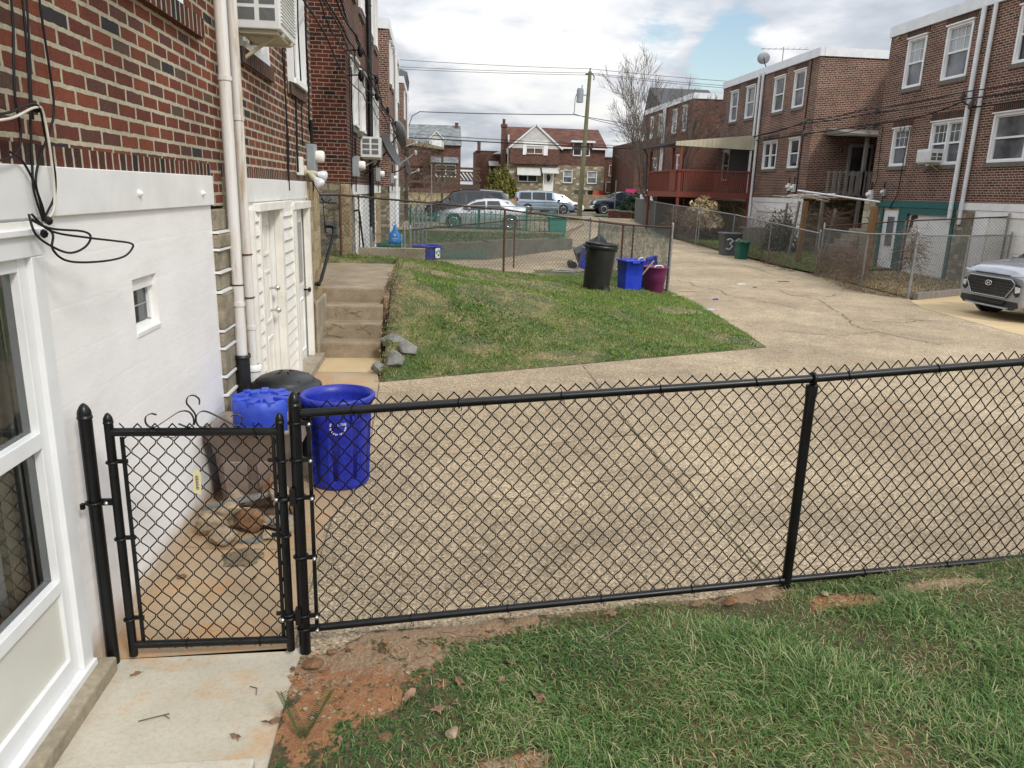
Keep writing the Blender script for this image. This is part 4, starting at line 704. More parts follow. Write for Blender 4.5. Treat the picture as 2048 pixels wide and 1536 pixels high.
# ---------------------------------------------------------------- steps, handrail
t = thing('concrete_steps', 'four worn concrete steps with cracks up to a brown landing', 'steps', (-1.1, 9.7, 0)); b = MB(); y = 9.70
prof = [(9.70, .205), (9.99, .405), (10.28, .60), (10.60, .80)]
pts = [(9.70, 0)]
for i, (yy, zz) in enumerate(prof): pts += [(yy, pts[-1][1]), (yy-.012, zz-.03), (yy-.008, zz-.008), (yy+.01, zz)]
pts += [(14.0, .82), (14.0, -.05), (9.7, -.05)]
vs = [(-1.53, p, z) for p, z in pts]+[(-.67+.008*(p-9.7)*0, p, z) for p, z in pts]; n = len(pts); b.add(vs, [tuple(range(n)), tuple(reversed(range(n, 2*n)))]+[(i, n+i, n+(i+1) % n, (i+1) % n) for i in range(n)])
b.box((-2.4, 10.4, 0), (-1.53, 14.0, .815))
def stepconc():
    m, tt, bb = mat('stained step concrete'); L = tt.links.new; v = coords(tt); g = tt.nodes.new('ShaderNodeNewGeometry'); s = tt.nodes.new('ShaderNodeSeparateXYZ'); L(g.outputs['True Normal'], s.inputs[0])
    n1 = noise(tt, v, 2.4, 6., .65); r = ramp(tt, [(.3, (.20, .155, .10)), (.5, (.29, .23, .155)), (.7, (.38, .31, .22))]); L(n1, r.inputs[0]); f = noise(tt, v, 60., 4., .7); rf = ramp(tt, [(.3, .78), (.7, 1.12)]); L(f, rf.inputs[0]); c = mix(tt, 1., r.outputs[0], rf.outputs[0], 'MULTIPLY')
    L(c, bb.inputs['Base Color']); bb.inputs['Roughness'].default_value = .92; bump(tt, bb, math_(tt, 'ADD', n1, math_(tt, 'MULTIPLY', f, .4)), .5, .012); return m
MT['step'] = stepconc(); st = b.build('treads', 'step', t)
b = MB()                                                # pale branching cracks on the risers
def crk(x, z, a, l, d, yy):
    global b
    if d == 0: b = MB()
    _crk(x, z, a, l, d, yy)
    if d == 0 and b.v: b.build('crack', 'rock', t)
def _crk(x, z, a, l, d, yy):
    if l < .03 or d > 5: return
    x2 = x+l*math.cos(a); z2 = z+l*math.sin(a)*.7; b.beam((x, yy, z), (x2, yy, z2), .002, .005, up=(0, 1, 0)); _crk(x2, z2, a+random.uniform(-.9, .3), l*.8, d+1, yy)
    if random.random() < .8: _crk(x2, z2, a+random.uniform(.4, 1.2), l*.7, d+1, yy)
random.seed(3)
for x, z, a, yy in ((-1.22, .44, .6, 9.972), (-1.05, .50, 2.4, 9.972), (-1.45, .23, .5, 9.683+.3*0), (-1.2, .37, 2.9, 9.972)): crk(x, z, a, .09, 0, 9.974 if yy > 9.9 else 9.974)
for x, z, a in ((-1.40, .225, .5), (-1.0, .33, .2), (-.95, .30, 1.4), (-1.15, .34, 2.7)): crk(x, z, a, .08, 0, 9.974)
for x, z, a in ((-1.2, .47, .8), (-1.1, .52, -.3), (-1.28, .46, 1.9)): crk(x, z, a, .07, 0, 10.262)
random.seed(8)
b = MB(); b.box((-.665, 10.4, .0), (-.60, 14.0, .70)); one(b, 'landing_edge', 'clay2', 'crumbling soil edge beside the steps', 'soil edge')
t = thing('pipe_handrail', 'bent black pipe handrail on the stone pillar above the steps', 'handrail', (-1.5, 10.2, 1.2)); b = MB()
P = [(-1.53, 11.15, 1.60), (-1.44, 11.15, 1.60), (-1.40, 11.10, 1.585), (-1.39, 11.0, 1.50), (-1.42, 9.85, .99), (-1.44, 9.75, .95), (-1.53, 9.72, .95)]
b = MB(); b.tube(P, .021, 10); b.build('rail', 'cable', t)
for p in (P[0], P[-1]): b = MB(); b.lathe([(.045, -.0), (.045, .012), (.0, .014)], (0, 0, 0), 12); b.xf(Matrix.Translation(p) @ Matrix.Rotation(R(90), 4, 'Y')); b.build('flange', 'cable', t)
for p in (P[2], P[5]): b = MB(); b.lathe([(.0, -.03), (.02, -.026), (.029, -.01), (.029, .01), (.02, .026), (.0, .03)], p, 10); b.build('elbow', 'cable', t)
# handrail upper wall bracket support: short stub wall behind the pillar (house corner block)
# ---------------------------------------------------------------- houses
def window(par, fr, u0, u1, z0, z1, g='glass', mull=0, grid=False, sill=True, proud=.02, blind=False, cas=.07, hd=None, soldier=None, meet=True):
    b = MB(); c = cas; d0, d1 = -.10, proud
    b.fb(fr, u0, u0+c, z0, z1, d0, d1); b.fb(fr, u1-c, u1, z0, z1, d0, d1); b.fb(fr, u0+c, u1-c, z1-c, z1, d0, d1-.002); b.fb(fr, u0+c, u1-c, z0, z0+c*.8, d0, d1+.02)
    b.fb(fr, u0-.03, u1+.03, z1-.002, z1+.035, -.05, d1+.05)
    n = mull+1; W_ = (u1-u0-2*c)/n
    for i in range(1, n): b.fb(fr, u0+c+W_*i-.03, u0+c+W_*i+.03, z0+c*.8, z1-c, d0, d1-.006)
    zm = (z0+z1)/2
    for i in range(n):
        a = u0+c+W_*i+(.03 if i else 0); e = u0+c+W_*(i+1)-(.03 if i < n-1 else 0); s = .035
        b.fb(fr, a, a+s, z0+c*.8, z1-c, d0, -.03); b.fb(fr, e-s, e, z0+c*.8, z1-c, d0, -.03); b.fb(fr, a+s, e-s, z1-c-s, z1-c, d0, -.033); b.fb(fr, a+s, e-s, z0+c*.8, z0+c*.8+s, d0, -.036)
        if meet: b.fb(fr, a+s, e-s, zm-.025, zm+.025, d0, -.028)
        if grid:
            for k in (1, 2): x = a+(e-a)*k/3; b.fb(fr, x-.008, x+.008, zm+.025, z1-c-s, -.065, -.052)
            b.fb(fr, a+s, e-s, (zm+z1)/2-.008, (zm+z1)/2+.008, -.066, -.053)
    w = b.build('window', 'vinyl', par)
    for i in range(n):
        a = u0+c+W_*i+.02; e = u0+c+W_*(i+1)-.02
        if meet:
            b = MB(); b.fb(fr, a, e, zm, z1-c-.01, -.075, -.068); b.build('pane', g if not blind else 'glassl', w); b = MB(); b.fb(fr, a, e, z0+c, zm, -.082, -.076); b.build('pane', 'glass' if g == 'glass' else 'glassm', w)
        else: b = MB(); b.fb(fr, a, e, z0+c, z1-c, -.08, -.07); b.build('pane', g, w)
    if sill: b = MB(); b.fb(fr, u0-.07, u1+.07, z0-.12, z0-.002, -.1, .045); b.build('sill', sill if isinstance(sill, str) else 'sill', w)
    if soldier: b = MB(); b.fb(fr, u0-.1, u1+.1, z1+.045, z1+.045+.2, -.05, .004); b.build('lintel', soldier, w)
    return w
def downspout(par, fr, u, z0, z1, m='pipe', r=.045, d=.07, name='downspout', sw=0.):
    b = MB(); P = [fr(u, z1, d), fr(u, z0, d)] if not sw else [fr(u, z1, d), fr(u, z0+.5, d), fr(u, z0, d)]
    b.tube(P, r, 10); 
    for z in np.arange(z0+.4, z1, 1.6): b.tube([fr(u, z, d), fr(u, z+.03, d)], r*1.15, 10)
    return b.build(name, m, par)
def block(name, label, X, sgn, y0, y1, depth, ztop, wins, mb='brick_br', base=None, z0=2.21, cop='metalw', group=None, ends=(True, True), sol='soldier', zb=0.):
    """one row house, its rear wall in the plane x=X facing sgn; wins: (u0,u1,z0,z1,kw)"""
    t = thing(name, label, 'house', (X, (y0+y1)/2, zb), group); fr = frame_x(X, sgn); b = MB(); XB = X-sgn*depth
    wall(b, fr, y0, y1, z0, ztop, [w[:4] for w in wins])
    for yy, on in ((y0, ends[0]), (y1, ends[1])):
        if on: b.add([(X, yy, z0), (XB, yy, z0), (XB, yy, ztop), (X, yy, ztop)], [(0, 1, 2, 3)])
    b.add([(XB, y0, zb), (XB, y1, zb), (XB, y1, ztop), (XB, y0, ztop)], [(0, 1, 2, 3)]); b.build('brick_wall', mb, t, fix=False)
    b = MB(); b.box((min(X, XB), y0, ztop-.02), (max(X, XB), y1, ztop+.02)); b.build('roof', 'slate', t)
    b = MB(); o = sgn*.06
    b.box((min(X-sgn*.12, X+o), y0-.04*ends[0], ztop-.16), (max(X-sgn*.12, X+o), y1+.04*ends[1], ztop+.16))
    for yy, on, s in ((y0, ends[0], -1), (y1, ends[1], 1)):
        if on: b.box((min(XB, X-sgn*.12), min(yy+s*.06, yy-s*.12), ztop-.16), (max(XB, X-sgn*.12), max(yy+s*.06, yy-s*.12), ztop+.155))
    b.build('roof_coping', cop, t)
    for w in wins:
        kw = dict(w[4]) if len(w) > 4 else {}; ac = kw.pop('ac', None)
        if w[2] > z0: window(t, fr, w[0], w[1], w[2], w[3], soldier=sol, **kw)
    return t, fr
def lower(t, fr, y0, y1, holes, m, band, z1=2.01, bandm='paint', proud=.02, z0=-.1, depth=.12):
    b = MB(); wall(b, fr, y0, y1, z0, z1+.01, holes, depth=depth); b.build('basement_wall', m, t, fix=False)
    b = MB(); b.fb(fr, band[0], band[1], z1, 2.205, -.05, proud); return b.build('band_course', bandm, t, .004)
# ---- own house (left, near)
XL = -1.53
t, fr = block('row_house', 'nearest brick row house with white painted basement wall and glazed door', XL, 1, -4.0, 5.85, 9, 7.6, [(3.2, 5.18, 3.19, 4.4, dict(sill=False, mull=0, g='glass'))], 'brick', z0=2.285, ends=(True, False), sol=None)
b = MB(); b.fb(fr, -4., 5.58, 2.205, 2.285, -.1, .001); b.fb(fr, 5.58, 5.85, 2.0, 2.285, -.1, .001, 1); b.build('soldier_course', ['soldier_r', 'brick'], t, fix=False)
b = MB(); b.fb(fr, 3.0, 5.50, 3.07, 3.185, -.1, .05); b.build('sill', 'soldier_r', t)
lower(t, fr, -4., 5.53, [(1.15, 3.12, -.1, 1.99), (4.03, 4.37, 1.37, 1.665)], 'plaster', (-4., 5.56), depth=.14)
b = MB()                                                    # irregular stone quoin pier with white painted joints
z = -.02; k = 0; hs = [.2, .16, .3, .14, .21, .13, .28, .14, .16, .12, .17]
for h in hs:
    if z > 1.97: break
    z1 = min(z+h, 1.99); n0 = len(b.v); u0, u1 = 5.53, 5.84+random.uniform(-.02, .03); dd = random.uniform(.0, .035)
    b.ext(fr, [(u0, z+.014), (u1-.01, z+.012), (u1, (z+z1)/2), (u1-.012, z1-.012), (u0, z1-.01)], -.1, .015+dd); b.s[-1] = False
    jj = MB(); jj.ext(fr, [(u0-.01, z-.006), (u1-.005, z-.007), (u1-.01, z+.009), (u0-.01, z+.010)], -.1, .034+.001*k); jj.build('painted_joint', 'paint', t); k += 1; z = z1
b.build('stone_quoin', 'pier', t, .012)
b = MB(); b.fb(fr, 4.03, 4.37, 1.60, 1.665, -.13, -.022); b.fb(fr, 4.03, 4.345, 1.42, 1.60, -.07, -.055, 1); b.fb(fr, 4.345, 4.37, 1.42, 1.60, -.07, -.04); b.hexa([fr(4.03, 1.365, -.08), fr(4.37, 1.365, -.08), fr(4.37, 1.365, .006), fr(4.03, 1.365, .006), fr(4.03, 1.42, -.08), fr(4.37, 1.42, -.08), fr(4.37, 1.385, .006), fr(4.03, 1.385, .006)])
b.build('small_window', ['paint', 'glass'], t)
b = MB(); b.fb(fr, 4.04, 4.34, 1.505, 1.512, -.055, -.050); b.build('window_bar', 'grey', t)
for u, z in ((4.18, 2.095), (5.29, 2.09)): b = MB(); b.lathe([(.02, 0), (.016, .012), (.006, .02), (0, .022)], (0, 0, 0), 8); b.xf(Matrix.Translation(fr(u, z, .02)) @ Matrix.Rotation(R(90), 4, 'Y')); b.build('anchor_stub', 'paint', t)
b = MB(); b.fb(fr, 1.0, 3.14, 1.955, 2.0, -.02, .03); b.build('lintel', 'paint_pe', t)
# glazed storm door in the opening
D0, D1 = 1.18, 3.10
dr = MB()
for a, c, e, f in ((D0, D1, 1.87, 1.95), (D0, D0+.1, .1, 1.87), (D1-.09, D1, .1, 1.87)): dr.fb(fr, a, c, e, f, -.10, .035)
dr.fb(fr, D0, D1, .06, .10, -.1, .05); dr.fb(fr, D0-.02, D1+.02, 1.95, 1.975, -.08, .05); door = dr.build('door_frame', 'vinyl', t, .004)
b = MB(); L0, L1 = D0+.1, D1-.09
b.fb(fr, L0, L0+.07, .10, 1.87, -.05, .012); b.fb(fr, L1-.06, L1, .10, 1.87, -.05, .012); b.fb(fr, L0+.07, L1-.06, 1.82, 1.87, -.05, .010); b.fb(fr, L0+.07, L1-.06, 1.135, 1.20, -.05, .016); b.fb(fr, L0+.07, L1-.06, .505, .56, -.05, .014); b.fb(fr, L0+.07, L1-.06, .10, .19, -.05, .014); ds = b.build('storm_door', 'vinyl', t, .003)
b = MB(); b.fb(fr, L0+.07, L1-.06, .19, .505, -.03, -.004); b.build('kick_panel', 'cream', ds)
for z0, z1 in ((.56, 1.135), (1.20, 1.82)): b = MB(); b.add([fr(L0+.07, z0, -.02), fr(L1-.06, z0, -.02), fr(L1-.06, z1, -.02), fr(L0+.07, z1, -.02)], [(0, 1, 2, 3)]); b.build('pane', 'clear', ds, fix=False)
b = MB(); b.fb(fr, D0-.03, D1+.03, -.1, 2.0, -.20, -.17); b.fb(fr, D0-.03, D1+.04, -.02, .1, -.4, -.0);
MT['inner'] = pm('inner door', (.62, .63, .62), (.76, .765, .75), 3, .5, world=True); b.build('inner_wall', 'inner', t)
b = MB(); b.fb(fr, 2.78, 2.83, .1, 1.80, -.17, -.163); b.build('door_gap', 'darkgrey', t)
b = MB(); b.fb(fr, 2.90, 2.98, .1, 1.87, -.17, -.14); b.build('jamb', 'canopy', t)
b = MB(); b.fb(fr, D0-.1, D1+.05, -.03, .07, -.02, .11); b.build('threshold', 'conc', t, .01)
b = MB()
for z in (1.83, 1.72, 1.28, 1.17, .6): b.lathe([(.004, 0), (.0, .003)], (0, 0, 0), 6); b.xf(Matrix.Translation(fr(D1+.012, z, .02)) @ Matrix.Rotation(R(90), 4, 'Y'), len(b.v)-12)
# hanging cables on the wall
def cable(pts, r=.0075, m='cable', name='cable', par=None, sub=6):
    P = [Vector(p) for p in pts]; Q = []
    for i in range(len(P)-1):
        p0, p1, p2, p3 = P[max(i-1, 0)], P[i], P[i+1], P[min(i+2, len(P)-1)]
        for k in range(sub): u = k/sub; Q.append(.5*((2*p1)+(-p0+p2)*u+(2*p0-5*p1+4*p2-p3)*u*u+(-p0+3*p1-3*p2+p3)*u**3))
    Q.append(P[-1]); b = MB(); b.tube(Q, r, 7); return b.build(name, m, par)
cb = thing('cable_bundle', 'loose black cables hanging and looping on the white wall above the door', 'cables', (-1.5, 3.1, 2.3))
def CX(l, x=-1.49): return [(x+(p[2] if len(p) > 2 else 0), p[0], p[1]) for p in l]
cable(CX([(3.10, 3.3), (3.09, 2.77), (3.05, 2.55), (3.03, 2.43), (3.04, 2.33), (3.01, 2.26), (2.92, 2.22), (2.7, 2.2)]), 0.0046, par=cb)
cable(CX([(3.17, 3.3), (3.17, 2.79), (3.14, 2.47), (3.12, 2.37), (3.09, 2.2), (3.08, 2.11), (3.12, 2.0)]), 0.0046, par=cb)
cable(CX([(3.22, 3.3), (3.20, 2.79), (3.15, 2.47), (3.14, 2.37)]), .0042, par=cb)
cable(CX([(3.30, 3.3), (3.30, 2.81), (3.32, 2.46), (3.26, 2.34), (3.16, 2.24), (3.10, 2.14), (3.13, 2.05), (3.14, 2.0)]), 0.0046, par=cb)
cable(CX([(2.7, 2.36), (2.9, 2.37, .02), (3.08, 2.42, .03), (3.14, 2.40, .03), (3.22, 2.31), (3.26, 2.2), (3.24, 2.1), (3.16, 2.03), (3.12, 2.0)]), 0.0046, par=cb)
cable(CX([(2.95, 2.245), (3.02, 2.22), (3.09, 2.14), (3.12, 2.05), (3.14, 1.99)]), 0.0046, par=cb)
for L_, r in (([(2.96, 2.03), (2.95, 1.96, .02), (3.02, 1.91, .04), (3.11, 1.88, .06), (3.22, 1.895, .07), (3.28, 1.93, .07), (3.24, 1.955, .06), (3.05, 1.975, .03), (2.97, 2.01)], .0045), ([(2.98, 2.01), (3.05, 1.96, .03), (3.02, 1.9, .04), (3.09, 1.85, .06), (3.3, 1.83, .09), (3.52, 1.832, .10), (3.63, 1.865, .10), (3.60, 1.885, .10), (3.45, 1.905, .09), (3.25, 1.93, .07), (3.05, 1.965, .03), (2.98, 2.03)], .0045)): cable(CX(L_, -1.46), r, par=cb, sub=10)
cable(CX([(2.75, 2.33, .02), (2.95, 2.36, .02), (3.1, 2.41, .03), (3.16, 2.39, .03), (3.2, 2.2, .02), (3.2, 2.05, .01), (3.14, 2.0)]), .005, 'cablew', par=cb)
for p in [(-1.475, 3.14, 2.41), (-1.47, 3.12, 2.0), (-1.46, 3.05, 1.955)]:
    b = MB(); b.lathe([(.0, -.018), (.010, -.012), (.014, 0), (.010, .012), (.0, .018)], p, 8, mod=lambda a, z: 1+.3*math.sin(3*a)); b.build('cable_clip', 'cable', cb)
# ---- second unit of the own block
P1, P2 = 5.84, 6.17
t2, fr = block('row_house', 'brick row house between the two downspouts and the stone pillar with white siding door', XL, 1, 5.85, 10.35, 9, 7.6, [(6.62, 7.7, 3.21, 4.5, dict(g='glassm', sill='soldier')), (8.72, 9.6, 3.22, 4.7, dict(g='glassm', sill='soldier', proud=.06))], 'brick', z0=2.285, ends=(False, True), sol=None)
b = MB(); b.fb(fr, 5.85, 10.35, 2.205, 2.285, -.1, .001); b.build('soldier_course', 'soldier_r', t2, fix=False)
lower(t2, fr, 6.25, 10.35, [(6.86, 7.75, -.1, 1.95), (8.6, 9.5, .05, 1.93)], 'paint', (6.2, 9.6))
b = MB(); b.fb(fr, 5.85, 6.25, -.1, 2.21, -.1, -.0); b.build('basement_wall', 'stone', t2, fix=False)
for u0, u1 in ((6.62, 6.80), (7.86, 8.38)):
    b = MB(); z = .05
    while z < 1.86: b.hexa([fr(u0, z, 0), fr(u1, z, 0), fr(u1, z, .045), fr(u0, z, .045), fr(u0, z+.118, 0), fr(u1, z+.118, 0), fr(u1, z+.118, .018), fr(u0, z+.118, .018)]); z += .12
    b.build('siding', 'siding', t2)
b = MB()
for u0, u1 in ((6.56, 6.62), (6.80, 6.88), (7.74, 7.86), (8.38, 8.46), (8.50, 8.62), (9.46, 9.56)): b.fb(fr, u0, u1, 0, 1.95, -.02, .05)
b.fb(fr, 6.75, 7.9, 1.93, 2.0, -.02, .07); b.fb(fr, 8.45, 9.6, 1.90, 1.98, -.02, .06); b.fb(fr, 7.86, 8.5, 1.86, 2.0, -.01, .035); b.build('door_trim', 'paint_pe', t2, .004)
b = MB(); b.fb(fr, 6.88, 7.74, .03, 1.93, -.11, -.07)
for z0, z1 in ((.2, .7), (.85, 1.35), (1.5, 1.8)):
    for u0 in (6.98, 7.4): b.fb(fr, u0, u0+.24, z0, z0+.02, -.07, -.055); b.fb(fr, u0, u0+.24, z1-.02, z1, -.07, -.055); b.fb(fr, u0, u0+.02, z0+.02, z1-.02, -.07, -.056); b.fb(fr, u0+.22, u0+.24, z0+.02, z1-.02, -.07, -.056)
d = b.build('door', 'paint_pe', t2)
for z in (.95, 1.17): b = MB(); b.lathe([(.012, -.07), (.012, -.02), (.028, -.01), (.03, .01), (.018, .03), (0, .032)], (0, 0, 0), 12); b.xf(Matrix.Translation(fr(7.62, z, 0)) @ Matrix.Rotation(R(90), 4, 'Y')); b.build('door_knob', 'steel', d)
b = MB(); b.fb(fr, 8.62, 9.46, .08, 1.9, -.09, -.04); b.fb(fr, 8.70, 9.38, .98, 1.80, -.04, -.028)
for u0 in (8.72, 9.08):
    b.fb(fr, u0, u0+.28, .2, .22, -.04, -.025); b.fb(fr, u0, u0+.28, .82, .84, -.04, -.025); b.fb(fr, u0, u0+.02, .22, .82, -.04, -.026); b.fb(fr, u0+.26, u0+.28, .22, .82, -.04, -.026)
d = b.build('door', 'paint', t2); b = MB(); b.fb(fr, 8.76, 9.32, 1.04, 1.74, -.028, -.024); b.build('pane', 'glass', d); b = MB(); b.lathe([(.012, 0), (.012, .05), (.03, .06), (.03, .08), (0, .09)], (0, 0, 0), 10); b.xf(Matrix.Translation(fr(9.42, .92, -.04)) @ Matrix.Rotation(R(90), 4, 'Y')); b.build('door_knob', 'black', d)
b = MB(); b.fb(fr, 8.45, 9.62, -.02, .09, -.02, .16); b.build('door_step', 'conc', t2, .01)
b = MB(); b.fb(fr, 9.58, 10.40, -.05, 2.2, -.05, .045); 
b.build('stone_pillar', 'stone_t', t2, .015)
b = MB(); b.fb(fr, 9.60, 10.40, -.05, .75, .045, .10); b.build('cement_patch', 'conc', t2, .03)
downspout(t2, fr, P1, .86, 7.5, 'pipe', .043, .07); downspout(t2, fr, P2, .62, 7.5, 'pipe', .038, .07)
b = MB(); b.tube([fr(P1, 0, .07), fr(P1, .88, .07)], .056, 16); b.lathe([(.066, .86), (.066, .885), (.055, .885), (.052, .7)], fr(P1, 0, .07), 16); b.build('drain_pipe', 'rubber', t2)
b = MB(); b.tube([fr(P2, 0, .07), fr(P2, .70, .07)], .058, 16); b.lathe([(.07, .68), (.07, .72), (.05, .73)], fr(P2, 0, .07), 16); b.build('drain_pipe', 'paint', t2)
for u, z in ((P1, 1.42), (P2, 1.62), (P2, 1.28)): b = MB(); b.tube([fr(u+.043*math.cos(a), z, .07+.043*math.sin(a)) for a in np.linspace(0, 6.28, 13)], .006, 5); b.build('pipe_strap', 'rust', t2)
# recess behind and neighbouring left blocks
def recess(par, X, sgn, y0, y1, dx, ztop, mb): b = MB(); x = X-sgn*dx; b.add([(x, y0, 0), (x, y1, 0), (x, y1, ztop), (x, y0, ztop)], [(0, 1, 2, 3)]); b.build('recess_wall', mb, par, fix=False)
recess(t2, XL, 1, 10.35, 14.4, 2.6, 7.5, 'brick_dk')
UP = (5.75, 7.15); LO = (3.3, 4.55); G = 'brick row houses along the left side'
def leftblk(label, ya, yb, wins, ends, mb='brick_dk'):
    t, fr = block('row_house', label, XL, 1, ya, yb, 7, 7.55, wins, mb, group=None, ends=ends, sol=None); return t, fr
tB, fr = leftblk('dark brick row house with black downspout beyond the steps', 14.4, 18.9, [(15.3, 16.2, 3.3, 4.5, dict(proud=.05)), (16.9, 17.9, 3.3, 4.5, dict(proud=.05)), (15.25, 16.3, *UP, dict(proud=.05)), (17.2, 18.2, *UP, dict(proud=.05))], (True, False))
lower(tB, fr, 14.4, 18.9, [(15.6, 16.5, .0, 1.95)], 'stone', (15.3, 18.9))
b = MB(); b.add([(XL, 14.4, -.1), (XL-7, 14.4, -.1), (XL-7, 14.4, 2.215), (XL, 14.4, 2.215)], [(0, 1, 2, 3)]); b.build('side_foundation', 'stone', tB, fix=False)
b = MB(); b.box((XL-.14, 14.40-.015, -.1), (XL+.012, 14.72, 2.2)); b.build('stone_quoin', 'stone_t', tB, .01)
b = MB(); b.box((XL-.55, 14.37, 1.87), (XL-.2, 14.41, 2.03)); b.build('pale_stone', 'rockgrey', tB, .01); b = MB(); b.box((XL-.42, 14.37, 1.28), (XL-.2, 14.41, 1.55)); b.build('pale_stone', 'rockgrey', tB, .01)
b = MB(); b.fb(fr, 15.6, 16.5, .0, 1.95, -.08, -.03); b.fb(fr, 15.5, 15.6, 0, 2.0, -.02, .04); b.fb(fr, 16.5, 16.6, 0, 2., -.02, .04); b.fb(fr, 16.9, 18.6, .2, 1.95, -.02, .03); b.build('door', 'paint', tB)
downspout(tB, fr, 18.7, .9, 7.4, 'rubber', .06, .09); b = MB(); b.tube([fr(18.95, 1.2, .06), fr(18.95, 7.3, .06)], .04, 8); b.build('downspout', 'pipe', tB)
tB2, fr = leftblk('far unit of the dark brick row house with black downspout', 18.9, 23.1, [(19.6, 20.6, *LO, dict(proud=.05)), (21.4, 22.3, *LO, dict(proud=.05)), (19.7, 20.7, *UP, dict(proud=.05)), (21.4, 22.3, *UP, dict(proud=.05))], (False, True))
lower(tB2, fr, 18.9, 23.1, [(19.4, 21.8, -.05, 1.95)], 'stone_t', (18.9, 23.1)); b = MB(); b.fb(fr, 19.4, 21.8, 0, 1.95, -.1, -.05); b.build('garage_door', 'paint', tB2)
recess(tB2, XL, 1, 23.1, 28.0, 2.6, 7.5, 'brick_dk')
tC, fr = leftblk('brick row house with white roof edge on the left', 28.0, 32.2, [(28.9, 29.7, *UP, dict(proud=.05)), (30.2, 31.0, *UP, dict(proud=.05)), (29.0, 29.9, *LO, dict(proud=.05))], (True, False), 'brick_br'); lower(tC, fr, 28.0, 32.2, [], 'plaster', (28.0, 32.2)); b = MB(); b.add([(XL, 28, -.1), (XL-7, 28, -.1), (XL-7, 28, 2.215), (XL, 28, 2.215)], [(0, 1, 2, 3)]); b.build('side_foundation', 'stone', tC, fix=False)
downspout(tC, fr, 31.5, .3, 7.5, 'metalw', .07, .1)
tC2, fr = leftblk('far unit of the brick row house with white roof edge on the left', 32.2, 36.8, [(33.1, 33.9, *UP, dict(proud=.05)), (34.8, 35.6, *UP, dict(proud=.05)), (33.5, 34.4, *LO, dict(proud=.05))], (False, True), 'brick_br'); lower(tC2, fr, 32.2, 36.8, [], 'plaster', (32.2, 36.8))
recess(tC2, XL, 1, 36.8, 41.5, 2.6, 7.5, 'brick_br')
tD, fr = leftblk('last brick row house on the left behind the wooden deck', 41.5, 50, [(43, 44, *UP, dict(proud=.05)), (46, 47, *UP, dict(proud=.05))], (True, True), 'brick_br'); lower(tD, fr, 41.5, 50, [], 'concw', (41.5, 50)); b = MB(); b.add([(XL, 41.5, -.1), (XL-7, 41.5, -.1), (XL-7, 41.5, 2.215), (XL, 41.5, 2.215)], [(0, 1, 2, 3)]); b.build('side_foundation', 'stone', tD, fix=False)
b = MB(); b.hexa([(XL, 44, 7.7), (XL-3, 44, 7.7), (XL-3, 50, 7.7), (XL, 50, 7.7), (XL+.1, 45.6, 8.5), (XL-3, 45.6, 9.5), (XL-3, 50, 9.5), (XL+.1, 50, 8.5)]); b.build('pitched_roof', 'slate', tD)
downspout(tD, fr, 45.8, 3, 7.5, 'metalw', .06, .1)
# utility items on the left
def meter(label, X, y, z, sgn, s=1., rot=0, facing='y', m='grey'):
    t = thing('electric_meter', label, 'electric meter', (X, y, z)); b = MB(); f = frame_x(X, sgn); b.fb(f, y-.13*s, y+.13*s, z-.2*s, z+.2*s, 0, .13*s); b.build('meter_box', m, t, .01)
    b = MB(); b.lathe([(.085*s, 0), (.09*s, .02*s), (.09*s, .09*s), (.075*s, .12*s), (0, .125*s)], (0, 0, 0), 20); b.xf(Matrix.Translation(f(y, z+.02*s, .13*s)) @ Matrix.Rotation(R(90*sgn), 4, 'Y')); g = b.build('meter_dial', 'siding', t)
    b = MB(); b.tube([f(y-.02, z+.2*s, .06), f(y-.02, z+.55*s, .06)], .02, 8); b.build('conduit', 'cable', t); b = MB(); b.tube([f(y, z-.2*s, .06), f(y+.02, z-.5*s, .05)], .012, 6); b.build('conduit', 'cable', t); return t
meter('grey electric meter box with round dial on the near house corner', XL, 9.85, 2.49, 1, .8)
meter('grey electric meter on the neighbour house behind the rusty post', XL, 15.3, 2.54, 1, .95)
meter('small grey electric meter farther along the left brick wall', XL, 21.5, 2.5, 1, .9); meter('last small grey electric meter on the left row', XL, 29.0, 2.5, 1, .9)
b = MB(); b.box((XL, 9.0, 2.27), (XL+.06, 9.16, 2.47)); t = thing('junction_box', 'small cream junction box beside the floodlight', 'box', (XL, 9.08, 2.37)); b.build('box', 'siding', t, .008)
t = thing('floodlight', 'twin bulb floodlight on tan sockets at the brick corner', 'lamp', (XL, 9.5, 2.3)); b = MB(); b.lathe([(.06, 0), (.06, .03), (.03, .04), (0, .045)], (0, 0, 0), 14); b.xf(Matrix.Translation((XL, 9.5, 2.33)) @ Matrix.Rotation(R(90), 4, 'Y')); b.build('base', 'canopy', t)
for dx, dy, dz, in ((.16, -.04, -.14), (.24, .14, -.06)):
    v = Vector((dx, dy, dz)); A = Vector((XL+.04, 9.5, 2.32)); q = v.normalized().to_track_quat('Z', 'Y').to_matrix().to_4x4(); b = MB(); b.lathe([(.018, 0), (.02, .04), (.032, .05), (.034, .12), (.03, .13)], (0, 0, 0), 12); b.xf(Matrix.Translation(A) @ q); so = b.build('socket', 'canopy', t)
    b = MB(); b.lathe([(.028, .12), (.035, .14), (.06, .19), (.064, .22), (.055, .24), (.0, .25)], (0, 0, 0), 16); b.xf(Matrix.Translation(A) @ q); b.build('bulb', 'lens', so)
